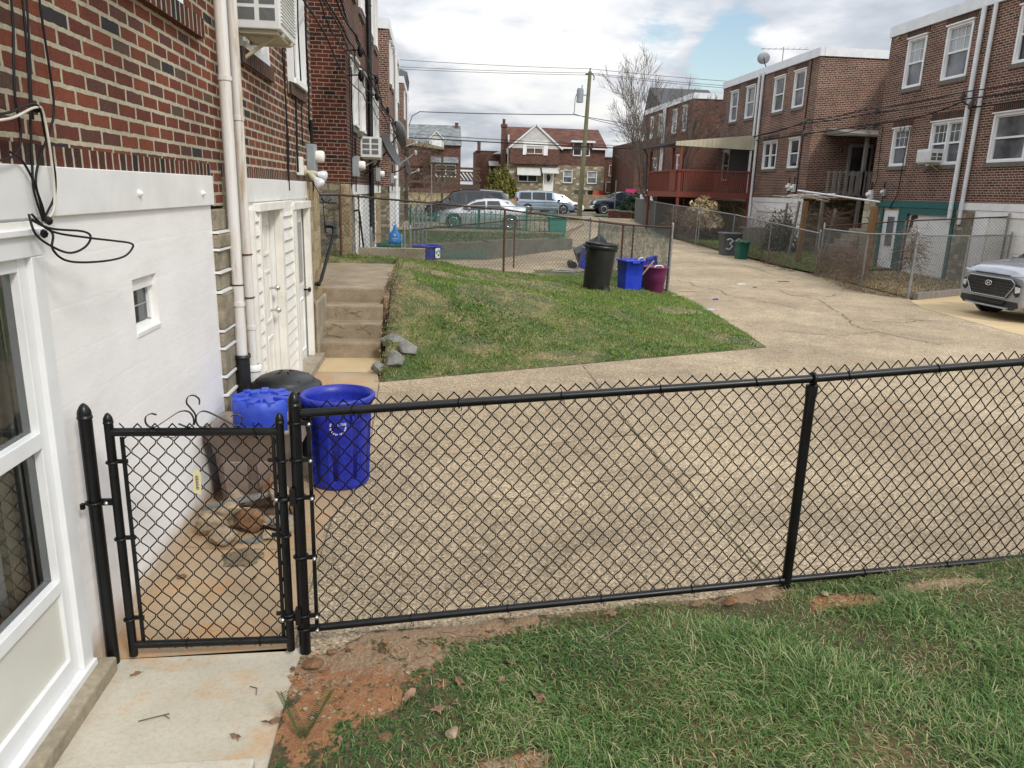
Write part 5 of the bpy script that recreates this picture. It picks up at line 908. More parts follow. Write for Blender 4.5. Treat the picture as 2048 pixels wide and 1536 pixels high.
# window air conditioners
def ac(label, cx, y0, y1, z0, z1, x0, x1, brk=True, loc=None, gr='dark'):
    t = thing('air_conditioner', label, 'air conditioner', (x0, (y0+y1)/2, z0)); xa, xb = min(x0, x1), max(x0, x1); b = MB(); b.box((xa, y0, z0), (xb, y1, z1)); b.build('case', 'acwhite', t, .008)
    b = MB(); w = abs(x1-x0)
    for cx0, cx1 in ((.10, .46), (.56, .90)):
        for r0 in np.arange(z0+.06, z1-.12, .115):
            for k in range(17): x = xa+w*(cx0+(cx1-cx0)*k/17); b.box((x, y0-.002, r0), (x+w*(cx1-cx0)/17*.68, y0+.002, r0+.09))
    b.build('side_vent', 'darkgap', t)
    b = MB(); s = 1 if x1 > x0 else -1; xf_ = x1
    for k in range(14):
        zz = z0+.05+k*(z1-z0-.1)/14; b.hexa([(xf_, y0+.03, zz), (xf_, y1-.03, zz), (xf_+s*.012, y1-.03, zz+.004), (xf_+s*.012, y0+.03, zz+.004), (xf_, y0+.03, zz+.02), (xf_, y1-.03, zz+.02), (xf_+s*.004, y1-.03, zz+.02), (xf_+s*.004, y0+.03, zz+.02)])
    b.build('louvre', 'acwhite', t)
    if brk:
        b = MB(); b.beam((x0, y0+.15, z0-.02), (x1, y0+.15, z0-.02), .04, .03); b.beam((x1-s*.08, y0+.15, z0-.03), (x0, y0+.15, z0-.22), .035, .02); b.beam((x0, y1-.15, z0-.02), (x1, y1-.15, z0-.02), .04, .03); b.box((xa+.03, y0+.03, z0-.03), (xb-.03, y1-.05, z0-.002)); b.build('bracket', 'canopy', t)
    return t
ac('large white air conditioner in the near left window beside the downspouts', 0, 6.50, 7.18, 3.33, 3.79, XL+.0, XL+.35)
ac('grey white air conditioner on the left wall below the tall windows', 0, 17.0, 17.7, 2.78, 3.2, XL, XL+.42)
ac('small white air conditioner in the right house double window', 0, 21.7, 22.35, 3.34, 3.72, 15, 14.58, True)
# satellite dishes
def dish(label, c, r, yaw, pit, base, m='dish', arm=True):
    t = thing('satellite_dish', label, 'satellite dish', base); q = Matrix.Translation(c) @ Matrix.Rotation(R(yaw), 4, 'Z') @ Matrix.Rotation(R(pit), 4, 'Y'); b = MB(); b.lathe([(r*k/6, .16*r*(k/6)**2*1.6) for k in range(0, 7)][1:]+[(r*1.02, .26*r), (r*.99, .24*r)]+[(r*k/6, .16*r*(k/6)**2*1.6-.012) for k in range(5, 0, -1)], (0, 0, 0), 24, sy=1.1); b.add([(r/6*math.cos(a), r/6*math.sin(a)*1.1, .003) for a in np.linspace(0, 6.28, 13)[:-1]], [tuple(range(12))]); b.xf(q); b.build('reflector', m, t)
    b = MB(); A = q @ Vector((r*.0, -r*1.0, .2*r)); F = q @ Vector((0, -r*.35, r*1.25)); A2 = q @ Vector((r*-.9, 0, .1)); b.tube([q @ Vector((0, 0, -.02)), Vector(c)+(Vector(base)-Vector(c))*.5+Vector((0, 0, -.05)), base], .022, 8); b.build('mast', 'darkgrey', t)
    b = MB(); P0 = q @ Vector((r*.9, 0, .1)); b.tube([P0, q @ Vector((r*.75, 0, r*1.35))], .014, 6); b.lathe([(.03, -.05), (.04, 0), (.03, .05), (0, .06)], q @ Vector((r*.75, 0, r*1.35)), 10); b.build('feed_arm', 'dish', t); return t
dish('large dark satellite dish seen from the side on the left row', (-1.02, 17.9, 2.95), .42, -10, 62, (XL, 18.1, 2.45), 'darkgrey')
dish('pale satellite dish high on the left brick wall', (-1.15, 26.4, 3.85), .44, 20, 78, (XL, 26.8, 3.5))
dish('small pale satellite dish lower on the left wall near the deck', (-1.0, 29.2, 2.95), .33, 15, 75, (XL, 29.5, 2.7))
dish('grey satellite dish on the roof edge of the right row', (14.9, 35.2, 8.3), .25, 75, 70, (15.1, 35.3, 7.95))
# cable bundle along left wall
t = thing('wall_cables', 'tangle of black service cables strung along the left brick houses', 'cables', (-1.4, 14, 4))
random.seed(11)
for k, (d, z0, z1, sg) in enumerate([(.10, 4.55, 4.6, .25), (.14, 4.40, 4.45, .3), (.2, 4.75, 4.5, .35), (.12, 3.95, 4.1, .2), (.24, 4.65, 4.3, .4), (.18, 4.2, 4.2, .28)]):
    P = []; 
    for (ya, za), (yb, zb) in (((8.3, z0+.25), (14.6, z0)), ((14.6, z0), (18.6, (z0+z1)/2)), ((18.6, (z0+z1)/2), (28.2, z1-.1)), ((28.2, z1-.1), (41, z1-.5))):
        for i in range(8): u = i/8; P.append((XL+d+.04*math.sin(k+i+ya), ya+(yb-ya)*u, za+(zb-za)*u-sg*.5*4*u*(1-u)*(yb-ya)/9))
    b = MB(); b.tube(P, .011 if k % 2 else .016, 5); b.build('cable', 'cable', t)
for y, z in ((14.6, 4.5), (18.6, 4.55), (18.65, 4.2), (14.7, 4.1), (23.0, 4.3), (28.2, 4.35)):
    b = MB(); b.tube([(XL, y, z), (XL+.28, y, z+.02)], .012, 5); b.lathe([(.02, -.1), (.05, -.05), (.05, .05), (.02, .1)], (XL+.25, y, z), 8); b.build('insulator', 'cable', t)
for y, z0, z1 in ((8.35, 4.4, 2.2), (8.95, 4.5, 2.3), (9.35, 4.6, 2.6), (14.75, 4.4, 1.9), (15.1, 4.3, 2.7), (9.9, 4.5, 2.8), (8.4, 3.6, 2.1)):
    b = MB(); b.tube([(XL+.03, y+.03*math.sin(i*1.3), z0+(z1-z0)*i/9) for i in range(10)], random.choice([.006, .009, .013]), 5); b.build('cable', 'cable', t)
b = MB(); b.tube([(XL+.1, 9.5, 2.2), (XL+.2, 9.6, 2.0), (XL+.16, 10.0, 1.6), (XL+.2, 10.5, 1.5), (XL+.18, 10.9, 1.42)], .005, 5); b.tube([(XL+.14, 9.9, 2.0), (XL+.2, 9.95, 1.95), (XL+.25, 10.0, 2.0)], .009, 5); b.build('cable', 'cable', t)
# ---------------------------------------------------------------- right row
XR = 15.
t, fr = block('row_house', 'right hand brick row house at the frame edge with white garage wall', XR, -1, 14.6, 20.65, 8, 7.55, [(18.45, 19.55, 5.72, 7.13, dict()), (17.3, 19.85, 3.27, 4.53, dict(mull=1, g='glassm'))], 'brick_br', ends=(True, False))
lower(t, fr, 14.6, 20.65, [(16.6, 19.4, 0, 1.85)], 'plaster', (14.6, 20.64)); b = MB(); b.fb(fr, 16.6, 19.4, 0, 1.85, -.1, -.04); 
for k in range(4): b.fb(fr, 16.65, 19.35, .05+k*.45, .48+k*.45, -.04, -.025)
b.build('garage_door', 'paint_pe', t)
b = MB(); b.fb(fr, 19.95, 20.65, -.1, 2.0, -.05, .06); b.build('stone_pier', 'stone', t, .01); downspout(t, fr, 20.42, 1.6, 7.4, 'metalw', .055, .09)
t, fr = block('row_house', 'right brick row house with teal garage surround and four windows', XR, -1, 20.65, 25.3, 8, 7.55, [(23.35, 24.3, 5.68, 7.16, dict(grid=True, g='glassl')), (21.3, 22.42, 5.68, 7.17, dict(grid=True, g='glassl')), (23.52, 24.4, 3.3, 4.48, dict(grid=True, g='glassm')), (20.93, 22.45, 3.27, 4.52, dict(mull=1, grid=True, g='glassm'))], 'brick_br', ends=(False, True))
lower(t, fr, 20.65, 25.3, [(20.85, 22.95, -.1, 1.83), (23.42, 24.32, .05, 1.93)], 'stone', (20.65, 24.65), bandm='tealpaint', proud=.05)
b = MB(); b.fb(fr, 20.72, 20.85, -.05, 2.0, -.02, .04); b.fb(fr, 22.95, 23.42, -.05, 2.0, -.02, .04); b.fb(fr, 24.32, 24.42, -.05, 2.0, -.02, .04); b.fb(fr, 20.85, 22.95, 1.83, 2.0, -.02, .04); b.build('garage_surround', 'tealpaint', t)
b = MB(); b.fb(fr, 20.85, 22.95, 0, 1.83, -.1, -.05); g = b.build('garage_door', 'paint', t); b = MB(); b.ext(fr, [(22.93, 1.2), (22.84, 1.78), (22.55, 1.80), (22.5, 1.7), (22.68, 1.66), (22.72, 1.45), (22.86, 1.25)], -.05, -.045); b.build('dark_hole', 'darkgap', g)
b = MB(); b.fb(fr, 23.42, 24.32, .05, 1.93, -.09, -.03); d = b.build('door', 'paint', t); b = MB(); b.fb(fr, 23.68, 24.06, .75, 1.70, -.03, -.02); b.fb(fr, 23.65, 24.09, .70, 1.75, -.03, -.025, 1); b.build('pane', ['glassm', 'lettering'], d)
b = MB(); b.fb(fr, 24.66, 25.35, -.1, 2.25, -.05, .12); b.build('stone_pier', 'stone_f', t, .01)
downspout(t, fr, 20.85, 1.6, 7.4, 'metalw', .065, .10)
for u in (24.85, 20.95): b = MB(); b.tube([fr(u, 7.32, .02), fr(u-.05, 7.22, .16)], .035, 6); b.build('vent_pipe', 'pier', t)
b = MB(); b.add([(15, 25.3, -.1), (20, 25.3, -.1), (20, 25.3, 2.215), (15, 25.3, 2.215)], [(0, 1, 2, 3)]); b.build('side_foundation', 'stone', t, fix=False)
meter('pale electric meter at the teal garage corner', XR, 25.15, 2.38, -1, .8, m='acwhite'); meter('grey utility box above the teal band', XR, 24.4, 2.47, -1, .6)
t, fr = block('row_house', 'middle right brick row house with two upper windows and weathered porch', XR, -1, 30, 35.15, 8, 7.75, [(32.9, 33.95, 5.85, 7.3, dict(g='glassm')), (31.05, 32.05, 5.85, 7.3, dict(g='glassm')), (33.0, 34.4, 3.45, 4.63, dict(mull=1)), (30.9, 31.85, 3.43, 4.63, dict())], 'brick_br', ends=(True, False))
lower(t, fr, 30, 35.15, [(30.4, 31.3, 0, 1.9), (32, 34.5, 0, 1.6)], 'plaster', (30, 35.15)); b = MB(); b.fb(fr, 30.4, 31.3, 0, 1.9, -.09, -.03); b.fb(fr, 32, 34.5, 0, 1.6, -.09, -.04); b.build('door', 'siding', t)
b = MB(); b.add([(15, 30, -.1), (20, 30, -.1), (20, 30, 2.215), (15, 30, 2.215)], [(0, 1, 2, 3)]); b.build('side_foundation', 'stone', t, fix=False)
downspout(t, fr, 35.05, .5, 7.7, 'metalw', .06, .1)
b = MB(); b.tube([fr(30.7, 2.4, .03), fr(30.65, 7.6, .03)], .02, 6); b.build('conduit', 'cable', t)
meter('twin pale meter boxes on the middle right house', XR, 30.9, 2.62, -1, .8, m='acwhite'); meter('second pale meter box on the middle right house', XR, 31.35, 2.66, -1, .75, m='acwhite')
t, fr = block('row_house', 'middle right brick row house behind the red deck', XR, -1, 35.15, 40.1, 8, 7.75, [(38.0, 38.95, 5.85, 7.3, dict(g='glassm')), (35.95, 37.0, 5.85, 7.3, dict(g='glassm')), (38.4, 39.3, 3.0, 4.5, dict())], 'brick_br', ends=(False, True)); lower(t, fr, 35.15, 40.1, [], 'stone', (35.15, 40.1)); b = MB(); b.fb(fr, 35.9, 38.2, 2.4, 4.5, -.02, .03); b.build('shade_dark_door', 'darkgap', t); downspout(t, fr, 35.45, 4.8, 7.7, 'metalw', .06, .1)  # door as a dark panel, its colour carries the shade under the awning
t, fr = block('row_house', 'far right brick row house beyond the red deck', XR, -1, 44.7, 49.9, 8, 7.8, [(47.6, 48.5, 5.95, 7.35, dict(g='glassl')), (45.7, 46.5, 5.95, 7.4, dict(g='glassl')), (46, 47, 3.4, 4.6, dict())], 'brick_far', ends=(True, False)); lower(t, fr, 44.7, 49.9, [], 'plaster', (44.7, 49.9)); b = MB(); b.add([(15, 44.7, -.1), (22, 44.7, -.1), (22, 44.7, 2.215), (15, 44.7, 2.215)], [(0, 1, 2, 3)]); b.build('side_foundation', 'stone', t, fix=False); downspout(t, fr, 49.8, .5, 7.7, 'metalw', .06, .1)
t, fr = block('row_house', 'corner brick row house with dark pitched roof on the far right', XR, -1, 49.9, 54.9, 8, 7.8, [(50.8, 51.5, 5.95, 7.35, dict(g='glassl')), (52.7, 53.4, 5.95, 7.35, dict(g='glassl')), (51.3, 52.2, 3.4, 4.6, dict())], 'brick_far', ends=(False, True)); lower(t, fr, 49.9, 54.9, [], 'plaster', (49.9, 54.9)); downspout(t, fr, 50.15, .5, 7.7, 'metalw', .06, .1)
b = MB(); b.add([(15.05, 51.2, 7.9), (19.3, 51.2, 7.9), (19.3, 54.6, 9.45), (15.05, 54.6, 9.45), (15.05, 56.4, 6.6), (19.3, 56.4, 6.6), (15.05, 51.2, 6.6), (19.3, 51.2, 6.6)], [(0, 1, 2, 3), (3, 2, 5, 4), (0, 3, 4, 6), (1, 7, 5, 2)]); b.build('pitched_roof', 'slate', t, fix=False)
# recess walls between the right blocks
for (ya, yb, X2, zt, nm) in ((25.3, 30, 18.2, 7.5, 'recessed rear wall of the right row above the weathered porch'), (40.1, 44.7, 18.2, 7.6, 'recessed rear wall of the right row beyond the red deck')):
    b = MB(); b.box((X2, ya+.003, 0), (X2+.3, yb-.003, zt)); b.box((X2-.03, ya+.003, zt), (X2+.3, yb-.003, zt+.25), 1); one(b, 'recessed_wall', ['brick_br', 'metalw'], nm, 'wall')
# weathered porch
t = thing('porch', 'weathered grey timber porch with small roof between the right houses', 'porch', (16.5, 28.5, 2.3))
b = MB(); b.box((14.95, 28.35, 2.2), (18.2, 30.0, 2.36)); b.build('porch_floor', 'woodtan', t)
for k in range(11):
    x = 14.98+k*.235 if k < 9 else 17.3+(k-9)*.3; b = MB(); w = random.choice([.09, .13, .15]); b.box((x, 28.30, 2.36), (x+w, 28.33, 3.27+random.uniform(-.01, .01))); b.build('board', 'woodgrey', t)
b = MB(); b.box((14.95, 28.335, 3.2), (17.2, 28.36, 3.25)); b.box((14.95, 28.335, 2.45), (17.2, 28.36, 2.52)); b.build('rail', 'woodgrey', t)
b = MB(); b.box((16.35, 28.3, .0), (16.47, 28.42, 4.72)); b.box((14.95, 28.4, 0), (15.05, 28.5, 2.2)); b.build('porch_post', 'woodgrey', t)
b = MB(); b.hexa([(15.6, 28.1, 4.55), (18.2, 28.1, 4.50), (18.2, 30, 4.66), (15.6, 30, 4.66), (15.6, 28.1, 4.63), (18.2, 28.1, 4.58), (18.2, 30, 4.95), (15.6, 30, 4.95)]); b.build('porch_roof', 'woodgrey', t)
b = MB(); b.box((16.62, 29.9, 2.36), (17.62, 29.985, 4.38)); b.box((16.72, 29.88, 3.3), (17.5, 29.9, 4.25), 1); b.box((16.72, 29.88, 2.5), (17.5, 29.9, 3.15), 2); b.build('storm_door', ['grey', 'glass', 'darkgrey'], t)
b = MB(); b.tube([(16.2, 29.98, 4.2), (16.2, 29.8, 4.25)], .02, 6); b.lathe([(.02, .1), (.07, .05), (.07, -.1), (.03, -.14)], (16.2, 29.78, 4.15), 10); b.build('lantern', 'darkgrey', t)
# steps up to the porch
t = thing('concrete_steps', 'pale concrete steps behind the fence below the weathered porch', 'steps', (14.5, 26.5, 0)); b = MB()
for k in range(6): b.box((14.1+k*.27, 26.0, -.02), (15.9, 27.1, .18+k*.2+.001*k))
b.build('treads', 'conc', t)
# red deck
DX0, DX1, DY0, DY1 = 11.37, 14.97, 35.2, 40.3
t = thing('red_deck', 'red stained timber deck under a beige awning roof', 'deck', (13, 37.7, 0))
b = MB(); b.box((DX0, DY0, 2.28), (DX1, DY1, 2.36)); b.build('deck_floor', 'redwood', t)
b = MB(); b.box((DX0-.03, DY0-.03, 2.12), (DX1, DY0, 2.38)); b.box((DX0-.03, DY0, 2.12), (DX0, DY1, 2.38)); b.build('fascia', 'redwood', t)
for x in (DX0+.06, 13.2, DX1-.1):
    for y in (DY0+.06, DY1-.1):
        b = MB(); top = 4.40 if x < 12 else (3.38 if x < 14 else 2.3); b.box((x-.055, y-.055, 0), (x+.055, y+.055, top)); b.build('deck_post', 'redwood', t)
b = MB(); b.box((DX0, 36.35, 2.36), (DX0+.12, 36.48, 4.4)); b.build('deck_post', 'redwood', t)
bal = MB()
for x in np.arange(DX0+.16, DX1-.06, .098): bal.box((x, DY0-.012, 2.38), (x+.045, DY0+.02, 3.30))
bal.build('balusters', 'redwood', t); bal = MB()
for y in np.arange(DY0+.16, DY1-.1, .098): bal.box((DX0-.012, y, 2.38), (DX0+.02, y+.045, 3.30))
bal.build('balusters', 'redwood', t)
b = MB(); b.box((DX0-.04, DY0-.05, 3.30), (DX1, DY0+.07, 3.37)); b.box((DX0-.05, DY0+.07, 3.30), (DX0+.07, DY1, 3.368)); b.box((DX0-.045, 35.5, 2.4), (DX0-.014, 36.4, 3.29)); b.build('handrail', 'redwood', t)
b = MB(); n = 36
for k in range(n):
    xa = 11.12+k*(14.98-11.12)/n; xb = 11.12+(k+1)*(14.98-11.12)/n; f = lambda x: (x-11.12)/3.86; d = .0 if k % 2 else .02
    b.hexa([(xa, DY0-.02-d, 4.42-f(xa)*.10), (xb, DY0-.02-d, 4.42-f(xb)*.10), (xb, DY0+.02, 4.42-f(xb)*.10), (xa, DY0+.02, 4.42-f(xa)*.10), (xa, DY0-.02-d, 4.60+f(xa)*.40), (xb, DY0-.02-d, 4.60+f(xb)*.40), (xb, DY0+.02, 4.60+f(xb)*.40), (xa, DY0+.02, 4.60+f(xa)*.40)])
b.build('awning_valance', 'canopy', t)
b = MB(); b.hexa([(11.1, DY0+.02, 4.52), (14.98, DY0+.02, 4.90), (14.98, DY1+.3, 4.90), (11.1, DY1+.3, 4.52), (11.1, DY0+.02, 4.60), (14.98, DY0+.02, 4.98), (14.98, DY1+.3, 4.98), (11.1, DY1+.3, 4.60)]); b.build('awning_roof', 'darkgrey', t)
b = MB(); b.box((11.0, DY0+.1, 4.50), (11.1, DY1+.4, 4.60)); b.tube([(11.1, DY1+.2, 4.5), (11.25, DY1+.1, 4.2), (11.3, DY1, 2.2)], .05, 6); b.build('gutter', 'darkgrey', t)
b = MB(); b.box((14.72, DY0+.02, 2.36), (14.8, DY0+.1, 4.3)); b.build('awning_post', 'metalw', t)
# laundry posts with white poles
def dryer(label, x, y, h, ang):
    t = thing('clothes_post', label, 'clothes post', (x, y, 0)); b = MB(); b.hexa([(x-.08, y-.08, -.05), (x+.08, y-.08, -.05), (x+.08, y+.08, -.05), (x-.08, y+.08, -.05), (x-.06+.02, y-.08, h), (x+.10, y-.08, h), (x+.10, y+.08, h), (x-.06+.02, y+.08, h)]); b.build('timber_post', 'woodtan', t, .01); return t
t = dryer('leaning orange brown timber clothes post by the alley with cord heap on top', 12.68, 25.25, 2.12, 0); 
for k in range(9):
    a = random.uniform(-.35, .35)+(0 if k % 2 else math.pi); l = random.uniform(.8, 1.9); b = MB(); b.tube([(12.68-math.cos(a)*l*.5, 25.25-math.sin(a)*l*.5-.3, 2.20+random.uniform(-.05, .15)), (12.68, 25.2, 2.24+.02*k), (12.68+math.cos(a)*l*.55, 25.25+math.sin(a)*l, 2.2+random.uniform(-.12, .12))], .008, 5); b.build('cord', 'cablew', t)
dryer('second orange brown timber clothes post nearer the tan yard', 12.2, 20.3, 2.04, 0)
b = MB(); b.tube([(12.4, 25.3, 2.46), (13.4, 22.0, 2.16)], .028, 8); t = one(b, 'white_pole', 'metalw', 'long white pole lying across the clothes posts', 'pole'); b = MB(); b.tube([(12.2, 25.6, 2.28), (13.6, 25.0, 2.38)], .022, 8); one(b, 'white_pole', 'metalw', 'short white pole crossing the long one on the clothes post', 'pole')
for k, (x, y, h, l) in enumerate([(13.3, 27.3, 2.1, .25), (13.9, 27.6, 2.1, .12), (13.0, 24.2, 1.9, .3), (13.7, 29.0, 2.0, .2)]):
    b = MB(); b.beam((x, y, 0), (x+l, y+.1, h), .06, .08); one(b, 'stake', 'woodgrey', ['grey leaning timber stake left of the orange clothes post', 'second leaning grey stake in the green yard', 'grey stake right beside the orange clothes post', 'farthest leaning grey stake near the white door'][k], 'stake')
# ---------------------------------------------------------------- bins
def rbin(name, label, c, r0, r1, h, m, lid=None, ribs=10, group=None, n=40, inv=False, handles=True, tilt=None, mode='flute'):
    t = thing(name, label, 'bin', c, group, local=True); b = MB(); f = (lambda a, z: 1-.075*(1 if math.sin(ribs*a) > .35 else 0)*(1 if .08*h < z < .72*h else 0)) if mode == 'flute' else None
    pr = [(r0*.96, 0.), (r0, .015), (r0+(r1-r0)*.07, .06*h), (r0+(r1-r0)*.1, .10*h), (r0+(r1-r0)*.4, .4*h), (r0+(r1-r0)*.7, .70*h), (r0+(r1-r0)*.74, .74*h), (r1*.97, .88*h), (r1*.975, h-.05), (r1+.022, h-.045), (r1+.028, h-.01), (r1+.02, h), (r1-.002, h), (r1-.012, h-.06), (r0-.015, .04), (0, .035)]
    b.lathe(pr, (0, 0, 0), n*2, mod=f); b.build('body', m, t)
    if handles:
        for s in (-1, 1): b = MB(); b.tube([(s*(r1+.0), -.07, h-.10), (s*(r1+.055), -.06, h-.07), (s*(r1+.055), .06, h-.07), (s*(r1+.0), .07, h-.10)], .014, 8); b.box((s*(r1+.0)-.01, -.09, h-.16), (s*(r1+.01)+.01, .09, h-.05)); b.build('handle', m, t)
    return t
t = rbin('recycling_bin', 'open round blue recycling bin with worn white lettering', (-.69, 5.42, .004), .215, .245, .685, 'bluebin', group=None, ribs=9); t.rotation_euler = (0, 0, 2.4)
def on_cyl(c, r, az, z, du, dz):  # point on a cylinder wall; az 0 faces -y
    a = -math.pi/2+az+du/r; return Vector((c[0]+r*math.cos(a), c[1]+r*math.sin(a), z+dz))
c = (-.69, 5.42); b = MB(); az0 = .10
for k in range(26):
    a0 = math.radians(150+k*9.3) ; a1 = a0+math.radians(6)
    if k % 5 == 3: continue
    q = [on_cyl(c, .2375+.002, az0, .50, rr*math.cos(a), rr*math.sin(a)) for rr, a in ((.050, a0), (.060+.006*math.sin(k*3), a0), (.060, a1), (.048, a1))]; b.add(q, [(0, 1, 2, 3)])
def letters(b, txt, c, r, az, z, s):
    G = {'L': [(0, 0, 0, 1), (0, 0, .6, 0)], 'I': [(.3, 0, .3, 1)], 'N': [(0, 0, 0, 1), (0, 1, .6, 0), (.6, 0, .6, 1)], 'G': [(.6, .8, .3, 1), (.3, 1, 0, .7), (0, .7, 0, .3), (0, .3, .3, 0), (.3, 0, .6, .2), (.6, .2, .6, .5), (.6, .5, .3, .5)], '3': [(0, .9, .3, 1), (.3, 1, .6, .8), (.6, .8, .3, .55), (.3, .55, .6, .3), (.6, .3, .3, 0), (.3, 0, 0, .12)], '2': [(0, .8, .25, 1), (.25, 1, .6, .8), (.6, .8, .5, .5), (.5, .5, 0, 0), (0, 0, .6, 0)]}
    x = 0
    for ch in txt:
        for x0, y0, x1, y1 in G[ch]:
            p = on_cyl(c, r, az, z, (x+x0)*s, y0*s); q = on_cyl(c, r, az, z, (x+x1)*s, y1*s); b.tube([p, q], s*.09, 5)
        x += .85 if ch != 'I' else .75
letters(b, 'LING', c, .2385, az0, .51, .019)
lt = b; ob = MB(); ob.v = lt.v; ob.f = lt.f; ob.m = lt.m; ob.s = lt.s; tt = t
Mi = Matrix.Translation((-.69, 5.42, .004)) @ Matrix.Rotation(2.4, 4, 'Z'); ob.xf(Mi.inverted()); ob.build('lettering', 'lettering', t, fix=False)
t = thing('recycling_bin', 'scuffed pale blue bin standing behind the open blue bin', 'bin', (-.66, 5.80, 0)); b = MB(); b.hexa([(-.78, 5.64, 0), (-.52, 5.64, 0), (-.52, 5.84, 0), (-.78, 5.84, 0), (-.80, 5.62, .56), (-.475, 5.62, .56), (-.475, 5.88, .56), (-.80, 5.88, .56)]); b.build('body', 'bluelid', t, .03)
b = MB(); b.hexa([(-.81, 5.61, .55), (-.455, 5.61, .55), (-.455, 5.90, .55), (-.81, 5.90, .55), (-.81, 5.61, .58), (-.455, 5.61, .58), (-.455, 5.90, .58), (-.81, 5.90, .58)]); b.build('rim', 'bluebin', t, .01)
# upside-down blue bin
t = thing('recycling_bin', 'upside down faded blue bin with spoked base behind the brown bin', 'bin', (-1.22, 5.40, 0), None, True); b = MB()
b.lathe([(.25, 0), (.26, .02), (.245, .05), (.235, .30), (.222, .60), (.215, .66), (.20, .675), (.17, .668), (.165, .655), (.11, .652), (.10, .668), (.0, .672)], (0, 0, 0), 60, mod=lambda a, z: 1-.03*(1 if math.sin(9*a) > .6 else 0)*(1 if z > .3 else 0)); b.build('body', 'bluelid', t)
b = MB()
for k in range(9):
    a = k*2*math.pi/9+.3; m_ = Matrix.Rotation(a, 4, 'Z'); i0 = len(b.v); b.box((.10, -.028, .64), (.212, .028, .685)); b.xf(m_, i0)
b.build('base_rib', 'bluelid', t, .008)
# black lidded bin
t = rbin('trash_can', 'round black trash can with domed lid by the downspouts', (-1.17, 5.98, 0), .22, .25, .60, 'rubber', handles=False); b = MB()
b.lathe([(.275, .585), (.285, .60), (.28, .615), (.24, .625), (.232, .65), (.20, .675), (.12, .705), (.0, .715)], (0, 0, 0), 48)
for k in range(4): i0 = len(b.v); b.hexa([(.04, -.006, .70), (.215, -.006, .64), (.215, .006, .64), (.04, .006, .70), (.04, -.004, .722), (.215, -.004, .672), (.215, .004, .672), (.04, .004, .722)]); b.xf(Matrix.Rotation(k*math.pi/2+.7, 4, 'Z'), i0)
b.build('lid', 'rubber', t)
# brown bin
t = thing('trash_can', 'rectangular brown plastic trash can behind the gate and rocks', 'bin', (-1.2, 5.0, 0)); b = MB()
def rr(x0, x1, y0, y1, z, r=.05, n=5):
    P = []
    for cx, cy, a0 in ((x1-r, y1-r, 0), (x0+r, y1-r, 90), (x0+r, y0+r, 180), (x1-r, y0+r, 270)):
        for k in range(n+1): a = math.radians(a0+90*k/n); P.append((cx+r*math.cos(a), cy+r*math.sin(a), z))
    return P
def ringloft(b, rings, m=0, cap=(True, True)):
    n = len(rings[0]); vs = [p for r_ in rings for p in r_]; b.add(vs, [(i*n+j, i*n+(j+1) % n, (i+1)*n+(j+1) % n, (i+1)*n+j) for i in range(len(rings)-1) for j in range(n)], m, True)
    if cap[0]: b.add(rings[0], [tuple(range(n))], m)
    if cap[1]: b.add(rings[-1], [tuple(range(n))], m)
ringloft(b, [rr(-1.415, -1.0, 4.93, 5.27, 0), rr(-1.42, -.995, 4.925, 5.275, .02), rr(-1.445, -.965, 4.88, 5.28, .40), rr(-1.455, -.955, 4.875, 5.285, .405), rr(-1.46, -.95, 4.865, 5.29, .47), rr(-1.465, -.945, 4.86, 5.295, .475), rr(-1.475, -.935, 4.84, 5.30, .55), rr(-1.485, -.925, 4.825, 5.31, .56), rr(-1.485, -.925, 4.825, 5.31, .585), rr(-1.465, -.945, 4.845, 5.29, .585), rr(-1.45, -.96, 4.86, 5.28, .5), rr(-1.40, -1.02, 4.96, 5.25, .05)], cap=(True, True)); b.build('body', 'brownbin', t)
b = MB()
for x0, x1 in ((-1.38, -1.24), (-1.16, -1.03)): b.hexa([(x0, 4.908, .03), (x1, 4.908, .03), (x1, 4.93, .03), (x0, 4.93, .03), (x0-.01, 4.872, .36), (x1+.01, 4.872, .36), (x1+.01, 4.9, .36), (x0-.01, 4.9, .36)])
b.build('front_panel', 'brownbin', t, .006)
b = MB()
for s, x in ((-1, -1.485), (1, -.925)): b.hexa([(x, 4.95, .46), (x+s*.05, 4.97, .46), (x+s*.05, 5.15, .46), (x, 5.17, .46), (x, 4.95, .56), (x+s*.035, 4.97, .56), (x+s*.035, 5.15, .56), (x, 5.17, .56)])
b.build('handle', 'brownbin', t, .01)
b = MB(); letters(b, 'LING', (-1.2, 500), 495, 0, .51, .02); 
# bins on the lawn
def sqbin(label, c, wx, wy, h, m, rz=0, grow=.16, rim=.02, wob=0, tilt=None, name='recycling_bin'):
    t = thing(name, label, 'bin', c, None, True, rz); b = MB(); a = wx/2; e = wy/2; g = 1+grow
    ringloft(b, [rr(-a, a, -e, e, 0, .04), rr(-a*(1+grow*.5), a*(1+grow*.5), -e*(1+grow*.5), e*(1+grow*.5), h*.5, .04), rr(-a*g, a*g, -e*g, e*g, h-.04, .04), rr(-a*g-rim, a*g+rim, -e*g-rim, e*g+rim, h-.035, .045), rr(-a*g-rim, a*g+rim, -e*g-rim, e*g+rim, h, .045), rr(-a*g+.008, a*g-.008, -e*g+.008, e*g-.008, h, .035), rr(-a+.02, a-.02, -e+.02, e-.02, .04, .03)]); b.build('body', m, t)
    b = MB(); b.box((-.09, -e*g-rim-.035, h-.07), (.09, -e*g-rim, h-.03)); b.build('handle', m, t, .008)
    if tilt: t.rotation_euler = tilt
    return t
t = rbin('trash_can', 'tall open black wheeled trash can on the lawn', (3.28, 14.9, .24), .26, .30, .98, 'rubber', ribs=6, mode='none'); t.rotation_euler = (R(2), R(4), .3)
